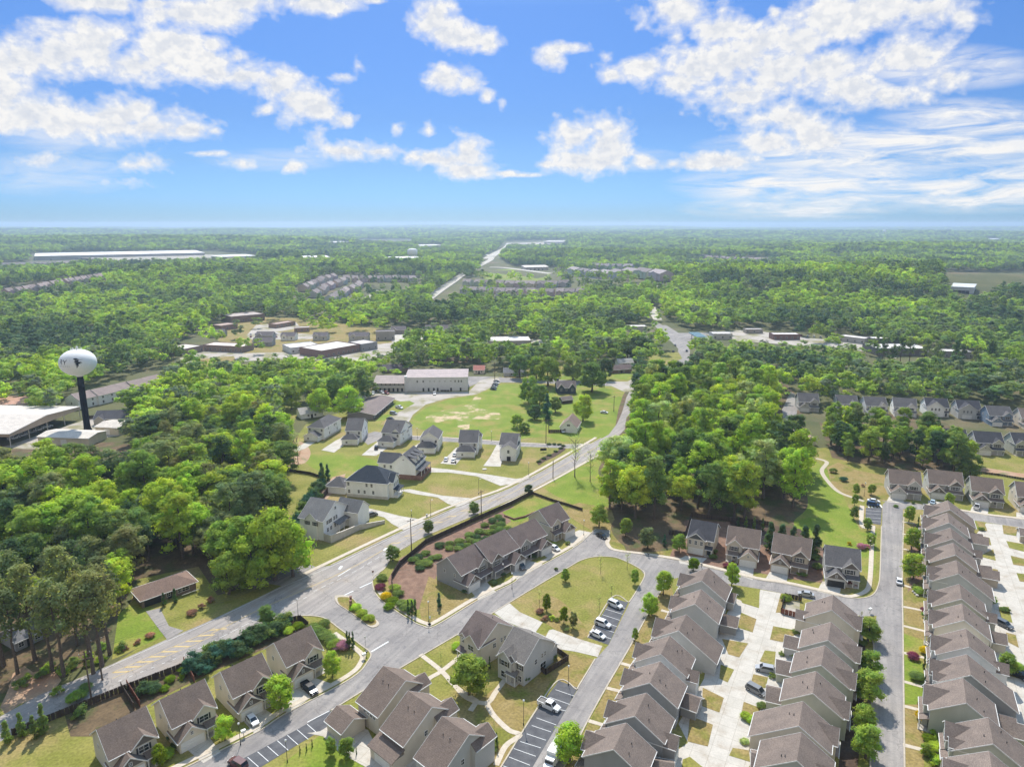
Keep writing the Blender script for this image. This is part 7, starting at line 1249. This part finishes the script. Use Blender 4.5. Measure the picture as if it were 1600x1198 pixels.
rl.make('railing', 'lamp', T); B().box(.2, .9, -.3, .4, Zc + RZ, Zc + RZ + 1.7).box(-1.6, -1.1, -.8, -.4, Zc + RZ - .2, Zc + RZ + .8).make('antenna', 'lamp', T)
# emblem and letters, laid on the curved tank
face = math.atan2(-tw.y, -tw.x)
def on_tank(u, v, lift=.05):                # u to the right, v up, metres from the middle of the side that faces the camera
    a = face + u / RX; z = v; k = math.sqrt(max(.01, 1 - (z / RZ) ** 2)); return ((RX * k + lift) * math.cos(a), (RX * k + lift) * math.sin(a), Zc + z)
def decal(name, polys, m='tankblack'):
    b = B()
    for poly in polys:
        n = len(poly); vs = [on_tank(*p, .07) for p in poly]; lo = [on_tank(*p, .0) for p in poly]; b.add(vs + lo, [tuple(range(n))] + [(i, (i + 1) % n, (i + 1) % n + n, i + n) for i in range(n)])
    return b.make(name, m, T)
decal('bird_emblem', [[(a_ * 1.25, b_ * 1.25) for a_, b_ in q_] for q_ in [[(-1.75, 2.7), (-.6, 2.75), (2.2, 1.95), (1.2, 1.95), (.2, 2.1), (-.8, 2.1), (-1.4, 2.3)], [(-1.5, 2.1), (-.8, 2.0), (.1, 2.0), (.5, 1.9), (.1, 1.35), (1.2, 1.1), (1.6, .75), (.6, .75), (1.0, .3), (.2, .45), (.1, -.4), (-.5, -1.1), (-.6, -1.5), (-.75, -.9), (-.5, -.2), (-.9, -.5), (-.6, .3), (-1.2, .0), (-.7, .8), (-1.4, .6), (-.8, 1.2), (-1.6, 1.3), (-.9, 1.65)]]])
def stroke(a, b_, w=.34):
    a = ((a[0] + 9.7) * 1.5 - 9.9, a[1] * 1.2); b_ = ((b_[0] + 9.7) * 1.5 - 9.9, b_[1] * 1.2)
    dx, dy = b_[0] - a[0], b_[1] - a[1]; l = math.hypot(dx, dy); nx, ny = -dy / l * w / 2, dx / l * w / 2; return [(a[0] + nx, a[1] + ny), (a[0] - nx, a[1] - ny), (b_[0] - nx, b_[1] - ny), (b_[0] + nx, b_[1] + ny)]
Rl = [stroke((-9.7, .3), (-9.7, 2.2)), stroke((-9.7, 2.1), (-8.9, 2.1)), stroke((-8.9, 2.1), (-8.7, 1.7)), stroke((-8.7, 1.7), (-8.9, 1.3)), stroke((-8.9, 1.3), (-9.7, 1.3)), stroke((-9.2, 1.3), (-8.6, .3))]
Yl = [stroke((-8.2, 2.2), (-7.5, 1.3)), stroke((-6.8, 2.2), (-7.5, 1.3)), stroke((-7.5, 1.3), (-7.5, .3))]
decal('lettering', Rl + Yl + [stroke((-5.75, -.6), (-5.75, 2.2), .16)] + [stroke((-9.9 + i * .8, -.5), (-9.5 + i * .8, -.5), .16) for i in range(5)])
decal('painted_patch', [[(-7.0, -3.0), (-6.2, -3.2), (-6.0, -3.7), (-6.6, -3.8)], [(-5.0, -4.2), (-4.4, -3.9), (-3.9, -4.6), (-4.3, -5.2), (-4.6, -4.7)]])
# ---- distant water tank and tower on the right horizon
for px, py, r, hgt, lb in [(645, 412, 13, 26, "tiny pale water tank rising from the distant trees"), (1381, 372, 12, 46, "very distant water tower on the right horizon")]:
    p = PG(px, py); e = tag(empty('water_tank', (p.x, p.y, hz(p.x, p.y))), lb, 'water tank'); B().lathe([(r * .9, hgt - 4), (r, hgt), (r, hgt + 9), (r * .6, hgt + 12), (.5, hgt + 13)], 20).make('tank', 'tank', e, smooth=True)
    for i in range(6): a = i * 1.047; B().tube([(r * .85 * math.cos(a), r * .85 * math.sin(a), 0), (r * .8 * math.cos(a), r * .8 * math.sin(a), hgt)], [.7, .7], 6).make('leg', 'lamp', e)
# ------------------------------------------------------------------ poles, lamps, signs, fences
def pole(px, py, h, label, lean=0, arms=1, rz=0.6, tr2=False):
    p = P(px, py); e = tag(empty('utility_pole', (p.x, p.y, 0), rz), label, 'utility pole', 'utility poles along the roads'); B().tube([(0, 0, 0), (lean, 0, h)], [.2, .13], 8).make('pole', 'wood', e)
    for i in range(arms): B().box(-1.3 + lean, 1.3 + lean, -.06, .06, h - .9 - i * 1.3, h - .75 - i * 1.3).make('crossarm', 'wood', e)
    for x in (-1.1, 0, 1.1): B().tube([(x + lean, 0, h - .75), (x + lean, 0, h - .45)], [.06, .05], 6).make('insulator', 'lamp', e)
    if tr2: B().tube([(.4, .0, h - 3.2), (.4, 0, h - 2.2)], [.28, .28], 8).make('transformer', 'lamp', e)
    return Vector((p.x, p.y, h))
pls = [pole(143, 1092, 13, "utility pole at the lower left of the main road", arms=2), pole(643, 860, 12, "utility pole at the kerb below the new white houses", tr2=False), pole(752, 803, 10, "utility pole behind the third kerb tree", arms=1), pole(853, 693, 13, "utility pole left of the side street junction"), pole(864, 747, 8.5, "utility pole beside the flower bed sign", arms=0), pole(944, 605, 10, "utility pole beside the blue house's street"), pole(959, 643, 10, "utility pole at the bend of the main road"), pole(773, 596, 14, "utility pole at the gravel lot corner"), pole(160, 1062, 12, "second utility pole at the lower left of the main road"), pole(1333, 605, 12, "utility pole behind the new estate"), pole(1300, 560, 11, "utility pole in the right part of the town"), pole(1112, 520, 10, "utility pole at the petrol station")]
def wire(a, b_, sag=1.2, off_=(0, 0, 0)):
    pts_ = []
    for i in range(13): t = i / 12; p = a.lerp(b_, t) + Vector(off_); pts_.append(p - Vector((0, 0, sag * 4 * t * (1 - t) + .5)))
    B().tube(pts_, [.022] * 13, 4)
    o = B().tube(pts_, [.025] * 13, 4).make('overhead_wire', 'dark'); return o
wi = 0
for a, b_, lb in [(pls[0], pls[1], 'from the lower left pole to the pole at the kerb'), (pls[1], pls[2], 'between the two poles over the bush bed'), (pls[2], pls[3], 'from the bush bed pole to the side street pole'), (pls[3], pls[6], 'from the side street pole to the bend'), (pls[7], pls[5], 'along the street above the field')]:
    for k, s in enumerate((-1, 1)): tag(wire(a, b_, 1.6 if a is pls[0] else 1.0, (s * .7, 0, 0)), f"{['left', 'right'][k]} overhead wire running {lb}", 'wire', 'overhead wires')
def lamp(px, py, h, label, kind=0):
    p = P(px, py); e = tag(empty('street_lamp', (p.x, p.y, .02)), label, 'street lamp', 'street lamps on black posts'); B().tube([(0, 0, 0), (0, 0, .5), (0, 0, .6), (0, 0, h)], [.14, .12, .06, .05], 8).make('post', 'dark', e)
    if kind: B().tube([(0, 0, h), (.6, 0, h + .3)], [.05, .04], 6).make('arm', 'dark', e); B().box(.4, 1.0, -.12, .12, h + .2, h + .32).make('lamp_head', 'lamp', e)
    else: B().lathe([(.08, h), (.2, h + .15), (.22, h + .45), (.05, h + .6)], 10).make('lamp_head', 'lamp', e)
for a in [(670, 971, 6, "black lamp post on the dry lawn corner by the entrance"), (912, 836, 5.5, "black lamp post beside the stub street"), (1350, 775, 5.5, "black lamp post by the park path"), (818, 1132, 6, "black lamp post beside the lower parking bays"), (888, 1070, 5, "black lamp post at the upper end of the lower parking bays"), (376, 1163, 5, "black lamp post at the mailboxes of the lower left street"), (449, 1190, 5, "black lamp post on the bottom lawn"), (786, 905, 5, "black lamp post on the verge before the townhouses"), (800, 920, 5, "black lamp post across the street from the townhouses"),
          (673, 806, 6.5, "lamp post on the lawn between the two upper drives", 1), (748, 772, 6.5, "lamp post on the lawn below the fifth new house", 1), (643, 806, 2, "low lamp post beside the lower drive"), (768, 689, 5, "lamp post at the side street, right"), (652, 684, 5, "lamp post at the side street, left"), (826, 742, 5.5, "post on the lawn beside the flower bed", 0), (466, 962, 5, "post on the corner of the dark fence at the entrance", 0)]: lamp(*a)
def mailbox(px, py, label, big=False):
    p = P(px, py); e = tag(empty('mailbox', (p.x, p.y, .1), .6), label, 'mailbox'); B().box(-.05, .05, -.05, .05, 0, 1.0).make('post', 'dark', e)
    B().box(-.5 if big else -.2, .5 if big else .2, -.3, .3, 1.0, 1.6 if big else 1.35).make('box', 'lamp' if big else 'dark', e)
for a in [(381, 1150, "white cluster mailbox on the lower left verge", True), (569, 1029, "black mailbox cluster on the walk at the entrance", True), (1359, 958, "white mailbox cluster at the curb by the corner house", True), (1096, 887, "mailbox at the curved street"), (573, 1024, "second black mailbox at the entrance"), (1013, 870, "mailbox on the verge beyond the oval green")]: mailbox(*a)
def sign(px, py, label, h=2.2, rz=0, m='lamp', w=.5, hh=.6):
    p = P(px, py); e = tag(empty('road_sign', (p.x, p.y, 0), rz), label, 'sign', None); B().tube([(0, 0, 0), (0, 0, h)], [.04, .04], 6).make('post', 'dark', e); B().box(-w / 2, w / 2, -.03, .03, h - hh, h).make('sign_plate', m, e)
sign(571, 1008, "small street sign at the stop line of the entrance", 2.8, .5, 'lamp', .6, .5); sign(583, 902, "small sign on the right kerb corner of the main road", 2.4, .3, 'brick', .6, .6); sign(849, 706, "dark blue board on two posts beside the flower bed", 2.0, .2, 'dark', 3.2, 1.3); sign(672, 973, "white street sign plate at the lamp on the corner", 2.2, .8, 'lamp', .5, .8); sign(1346, 962, "white kerb-side sign at the corner house", 1.6, .2, 'lamp', .7, 1.2)
def stone_sign():
    p = P(548, 950); e = tag(empty('entrance_pillar', (p.x, p.y, .17), 1.75), "dark twin-pillared entrance sign on the traffic island", 'entrance sign'); B().box(-.3, .3, -.3, .3, 0, 2.3).box(-.38, .38, -.38, .38, 2.3, 2.45).make('pillar', 'brick', e); B().box(1.9, 2.5, -.3, .3, 0, 2.3).box(1.82, 2.58, -.38, .38, 2.3, 2.45).make('pillar', 'brick', e); B().box(.3, 1.9, -.1, .1, .5, 1.8).make('sign_board', 'dark', e)
stone_sign()
def fence(name, px, h, label, m='fence_dark', th=.12, post=2.4, zb=0):
    pts_ = [P(*q) for q in px]; e = tag(empty(name, tuple(pts_[0])), label, 'fence'); o0 = pts_[0]; pn = B(); 
    for a, b_ in zip(pts_, pts_[1:]):
        a = a - o0; b_ = b_ - o0; L = (b_ - a).length; k = max(1, int(L / post))
        n = max(2, int(L / .9))
        for i in range(n):
            q0 = a.lerp(b_, i / n); q1 = a.lerp(b_, (i + .93) / n); pn.bar(q0 + Vector((0, 0, h / 2 + .05)), q1 + Vector((0, 0, h / 2 + .05)), th, h - .1)
        for i in range(k + 1): q = a.lerp(b_, i / k); pp = B().box(q.x - .08, q.x + .08, q.y - .08, q.y + .08, zb, h + .12); pp.make('post', m, e)
    pn.make('panels', m, e); return e
fence('wooden_fence', [(614, 925), (612, 905), (625, 884), (665, 850), (735, 818), (800, 789), (832, 772)], 1.9, "long dark wooden fence behind the kerb trees of the main road")
fence('wooden_fence', [(20, 1150), (95, 1120), (205, 1076), (300, 1040), (400, 990), (430, 976), (470, 970), (482, 980)], 1.9, "long dark wooden fence along the main road at the lower left")
fence('wooden_fence', [(288, 1036), (304, 1066)], 1.8, "reddish side fence beside the dark laurel thicket", 'fence_red')
fence('wooden_fence', [(199, 1072), (219, 1104)], 1.8, "pale-topped side fence between the lower left yards, right one", 'fence_red'); fence('wooden_fence', [(190, 1076), (210, 1108)], 1.8, "pale-topped side fence between the lower left yards, left one", 'fence_dark')
fence('wooden_fence', [(834, 1042), (853, 1054), (888, 1032), (868, 1018)], 1.7, "dark fence around the yard of the right pair house")
fence('wooden_fence', [(1045, 835), (1070, 838), (1080, 808), (1145, 815), (1205, 822)], 1.9, "dark fence behind the houses below the wood")
fence('wooden_fence', [(1220, 958), (1250, 966)], 1.7, "red fence of the gravel yard by the curved street", 'fence_red'); fence('wooden_fence', [(1220, 958), (1226, 934), (1252, 939)], 1.7, "dark back fence of the gravel yard", 'fence_dark')
fence('wooden_fence', [(440, 735), (485, 742), (503, 748)], 1.5, "low dark fence left of the sloping lawn"); fence('wooden_fence', [(832, 772), (862, 783), (885, 790), (910, 798)], 1.2, "low open fence beyond the townhouses"); fence('wooden_fence', [(857, 650), (857, 676), (877, 676)], 1.8, "dark fence left of the white gabled house")
fence('wooden_fence', [(576, 1137), (584, 1142), (600, 1134)], 1.2, "small white-topped fence behind the first bottom house"); fence('wooden_fence', [(1520, 738), (1560, 743), (1600, 750)], 1.0, "low dark fence behind the top-street houses"); fence('picket_row', [(137, 655), (183, 652)], 2.2, "row of dark posts behind the dark slate house", 'fence_dark')
patch('gravel_yard', 'gravel', [(1222, 955), (1229, 937), (1250, 940), (1249, 958)], z=.11)
for i, (px, py) in enumerate([(446, 741), (448, 863), (451, 838)]): pass
solid_wall('retaining_wall', [(448, 868), (470, 830), (495, 790), (527, 752)], [1.0, 1.6, 2.2, 2.4], 'fence_dark', "dark timber retaining wall left of the white houses", 'wall', .4); solid_wall('retaining_wall', [(497, 787), (512, 770), (527, 752)], [1.2, 1.8, 1.2], 'stone', "pale retaining wall above the small white garage", 'wall', .3)
solid_wall('flower_bed_wall', [(788, 806), (803, 812), (820, 808), (838, 800)], [.6, .7, .7, .6], 'brick', "curved brick planter wall behind the dark fence", 'planter', .35); solid_wall('flower_bed_wall', [(812, 822), (822, 820), (832, 812)], [.6, .7, .6], 'stone', "low stone wall left of the beige end house", 'wall', .35)
patch('mulch_bed', 'darkmulch', [(838, 722), (848, 714), (860, 710), (872, 704), (880, 698), (884, 702), (876, 708), (866, 714), (852, 720), (842, 727)], z=.11)
for i, (px, py) in enumerate([(842, 722), (850, 717), (858, 712), (868, 706), (876, 701), (880, 697), (874, 695), (866, 694.5), (858, 694.5)]): one('round', px, py, 1.0, 'dark green', f"low dark shrub of the curved flower bed, {['first', 'second', 'third', 'fourth', 'fifth', 'sixth', 'seventh', 'eighth', 'ninth'][i]} from the left end", 'shrubs of the curved flower bed', 1.6)
def bin_(px, py, c, label): p = P(px, py); tag(B().lathe([(.26, 0), (.34, 1.0), (.36, 1.05), (.3, 1.12)], 10, (p.x, p.y, 0)).make('wheelie_bin', 'flat', None, c), label, 'bin')
bin_(667, 807, (.6, .6, .58), "pale bin at the kerb below the black-roofed house"); bin_(712, 724, (.03, .03, .03), "black bin at the end of the fifth new drive"); bin_(1008, 1015, (.04, .03, .03), "dark bin on the verge of the parking street"); bin_(1317, 917, (.03, .03, .03), "dark bin on the open garage's drive"); bin_(1440, 925, (.4, .4, .4), "grey pot among the front garden boulders")
for i in range(5): p = P(1427 + i * 3, 925 + (i % 3) * 3); tag(B().lathe([(.35, 0), (.5, .25), (.4, .5), (.1, .62)], 8, (p.x, p.y, 0)).make('boulder', 'stone'), f"garden boulder in front of the fifth right-row house, {['first', 'second', 'third', 'fourth', 'fifth'][i]} from the left", 'boulder', 'garden boulders in the right row')
p = P(757, 733); tag(B().lathe([(1.1, 0), (1.1, .25), (.9, .3)], 16, (p.x, p.y, 0)).make('manhole_cover', 'concrete'), "round concrete manhole top on the lawn below the rightmost drives", 'manhole')
for px, py, r_, lb in [(519, 1018, .5, 'pale'), ] : pass
# ------------------------------------------------------------------ clouds: a far shell, outside the haze
BL = [(30,90,62,24,1),(90,78,55,34,1),(150,72,50,34,1),(210,96,62,26,1),(270,74,45,36,1),(330,108,50,24,1),(385,118,40,20,1),(335,70,18,12,.7),(372,90,14,12,.7),(430,132,42,24,1),(470,158,45,26,1),(500,168,30,18,1),(540,188,20,11,.9),(415,173,17,11,.8),(0,95,40,22,1),
 (0,150,42,32,1),(50,178,52,28,1),(100,190,42,22,1),(180,185,50,30,1),(215,172,30,16,.8),(240,197,50,20,1),(300,203,40,13,1),(335,205,16,7,.8),(0,190,40,22,.6),
 (140,2,60,12,1),(180,6,45,14,1),(280,22,60,22,1),(340,26,55,18,1),(370,4,50,18,1),(245,6,30,10,1),(490,6,50,15,1),(520,12,28,10,.9),(590,2,18,4,.6),
 (678,30,30,32,1),(700,50,30,22,1),(728,60,36,16,1),(762,66,14,15,1),(700,122,32,17,1),(735,130,20,14,.9),(760,148,12,9,.8),(785,165,7,9,.7),(560,103,10,15,.55),(535,122,20,6,.6),
 (80,252,42,14,.55),(220,256,36,14,.55),(190,287,36,9,.45),(320,240,32,4,.5),(378,257,24,9,.6),(457,261,18,10,.9),(495,215,16,20,.6),(540,236,55,13,.85),(590,238,36,11,.75),(620,205,10,10,.4),(670,203,9,12,.35),
 (670,248,34,11,.9),(735,240,26,25,1),(725,266,42,12,1),(790,271,22,4,.7),(700,250,25,14,.8),
 (858,92,20,16,.9),(880,75,26,8,.7),(900,215,34,27,1),(948,222,36,34,1),(905,250,42,18,1),(940,250,40,20,.9),(855,256,18,6,.6),(1015,252,26,10,.9),(1050,257,22,9,.8),(975,240,16,8,.6),(815,274,30,3,.6),(750,274,20,3,.6),
 (1060,18,50,28,1),(1120,46,42,24,1),(1190,62,40,24,1),(1250,62,46,36,1),(1310,30,62,34,1),(1370,18,62,28,1),(1450,15,62,22,1),(1500,25,26,14,.8),(1211,20,10,8,.7),
 (1000,104,45,16,.9),(955,117,22,10,.8),(1090,104,52,32,1),(1150,96,62,38,1),(1150,148,62,24,1),(1220,112,72,40,1),(1290,104,62,28,1),(1330,142,62,26,1),(1390,152,50,16,1),(1420,92,62,32,1),(1480,118,40,18,.9),(950,90,12,8,.5),(1060,62,14,10,.5),
 (1230,186,52,22,1),(1285,214,48,28,1),(1200,222,50,18,1),(1130,250,60,13,1),(1085,258,30,9,.9),(1060,130,36,16,.9)]
CI = [(1400,235,330,46,.62),(1300,290,270,38,.6),(1520,190,160,40,.55),(1500,300,240,36,.62),(1240,325,190,22,.5),(1480,105,170,40,.45),(1200,280,110,16,.4),(1560,250,170,70,.5),(120,210,140,36,.3),(80,270,160,40,.22),(430,250,120,20,.2),(1000,250,80,20,.2)]
def sky_shell():
    nx, ny = 460, 170; g = np.mgrid[0:ny, 0:nx]; U = -120 + g[1] * (1840 / (nx - 1)); Vv = -60 + g[0] * (430 / (ny - 1)); m = np.full(U.shape, -1.6); shade = np.zeros(U.shape)
    for x, y, a, b_, s in BL:
        k = 1 - np.sqrt(((U - x) / (a * 1.12)) ** 2 + ((Vv - y) / (b_ * 1.18)) ** 2); k = np.clip(k, -1.6, 1) * (.55 + .45 * s) - (1 - s) * .45; m = np.maximum(m, k) + .10 * np.clip(k, 0, 1) * (m > 0)
    ci = np.zeros(U.shape)
    for x, y, a, b_, s in CI: ci = np.maximum(ci, s * 1.35 * np.clip(1.25 * (1 - ((U - x) / a) ** 2 - ((Vv - y) / b_) ** 2), 0, 1))
    top = np.zeros(U.shape)
    for x, y, a, b_, s in BL:
        w_ = np.exp(-(((U - x) / (a * 1.1)) ** 2 + ((Vv - y) / (b_ * 1.1)) ** 2)); top = np.maximum(top, w_ * np.clip(.5 + (Vv - y) / (b_ * 2.0), 0, 1))
    DD = 60000.0; u = (U - 800) / F; v = (Vv - 599) / F; dy = cp - v * sp; dz = -sp - v * cp; n = np.sqrt(u * u + dy * dy + dz * dz)
    co = np.stack([u / n * DD, dy / n * DD, dz / n * DD + HC], -1).reshape(-1, 3).astype('f4'); idx = (g[0][:-1, :-1] * nx + g[1][:-1, :-1]).ravel(); q = np.stack([idx, idx + nx, idx + nx + 1, idx + 1], 1).astype('i4')
    me = bpy.data.meshes.new('clouds'); me.vertices.add(len(co)); me.vertices.foreach_set('co', co.ravel()); me.loops.add(q.size); me.loops.foreach_set('vertex_index', q.ravel()); me.polygons.add(len(q)); me.polygons.foreach_set('loop_start', np.arange(0, q.size, 4, dtype='i4')); me.polygons.foreach_set('loop_total', np.full(len(q), 4, 'i4')); me.update(calc_edges=True)
    for nme, arr in (('cumulus', m), ('cirrus', ci), ('under', top)): me.attributes.new(nme, 'FLOAT', 'POINT').data.foreach_set('value', arr.ravel().astype('f4'))
    me.polygons.foreach_set('use_smooth', [True] * len(q))
    mt = bpy.data.materials.new('clouds'); mt.use_nodes = True; nt = mt.node_tree; nt.nodes.clear(); out = nt.nodes.new('ShaderNodeOutputMaterial')
    ge = nt.nodes.new('ShaderNodeNewGeometry'); co_ = ge.outputs['Position']
    def at(n): a = nt.nodes.new('ShaderNodeAttribute'); a.attribute_name = n; return a.outputs['Fac']
    def M2(op, a, b_=0.0, clamp=False):
        k = nt.nodes.new('ShaderNodeMath'); k.operation = op; k.use_clamp = clamp
        for i, vv in enumerate((a, b_)):
            if isinstance(vv, (int, float)): k.inputs[i].default_value = vv
            else: nt.links.new(vv, k.inputs[i])
        return k.outputs[0]
    n1 = noise(nt, .00042, 9, co_, .56, (1, 1, 1.35), .35); n2 = noise(nt, .0013, 6, co_, .52, (1, 1, 1.3))
    fld = M2('ADD', at('cumulus'), M2('MULTIPLY', M2('SUBTRACT', n1, .5), 2.6)); fld = M2('ADD', fld, M2('MULTIPLY', M2('SUBTRACT', n2, .5), 1.1))
    dens = M2('POWER', ramp(nt, fld, -.42, .52), 1.25)
    nc = noise(nt, .00035, 8, co_, .6, (.45, 1, 3.4), .6); cir = M2('MULTIPLY', at('cirrus'), M2('MULTIPLY', ramp(nt, nc, .32, .62), 1.35), True); alpha = M2('MAXIMUM', dens, cir)
    sh = M2('MULTIPLY', at('under'), ramp(nt, n1, .62, .38)); sh = M2('ADD', M2('MULTIPLY', sh, .75), M2('MULTIPLY', ramp(nt, n2, .58, .40), .55), True); sh = M2('MULTIPLY', sh, ramp(nt, fld, .0, .7))  # shade of the cloud undersides, put into their emission colour
    colr = mix(nt, (1.0, .99, .975), (.64, .70, .82), sh); em = nt.nodes.new('ShaderNodeEmission'); nt.links.new(colr, em.inputs[0]); em.inputs[1].default_value = CLOUD_E
    tb = nt.nodes.new('ShaderNodeBsdfTransparent'); ms = nt.nodes.new('ShaderNodeMixShader'); nt.links.new(alpha, ms.inputs[0]); nt.links.new(tb.outputs[0], ms.inputs[1]); nt.links.new(em.outputs[0], ms.inputs[2]); nt.links.new(ms.outputs[0], out.inputs[0])
    me.materials.append(mt); tag(link('clouds', me), 'white cumulus clouds and thin cirrus', 'clouds', kind='stuff')
CLOUD_E = .815
sky_shell()
# ------------------------------------------------------------------ haze
def haze(dens):
    b = B().box(-19000, 19000, -600, 15600, -60, HC + 25); o = b.make('haze', 'lamp'); o.data.materials.clear(); m = bpy.data.materials.new('haze'); m.use_nodes = True; nt = m.node_tree; nt.nodes.clear()
    out = nt.nodes.new('ShaderNodeOutputMaterial'); pv = nt.nodes.new('ShaderNodeVolumePrincipled'); pv.inputs['Color'].default_value = (.58, .76, .96, 1); pv.inputs['Density'].default_value = dens; pv.inputs['Anisotropy'].default_value = .35
    nt.links.new(pv.outputs[0], out.inputs['Volume']); o.data.materials.append(m); m.cycles.homogeneous_volume = True; tag(o, kind='stuff'); return o
haze(1.2e-4)
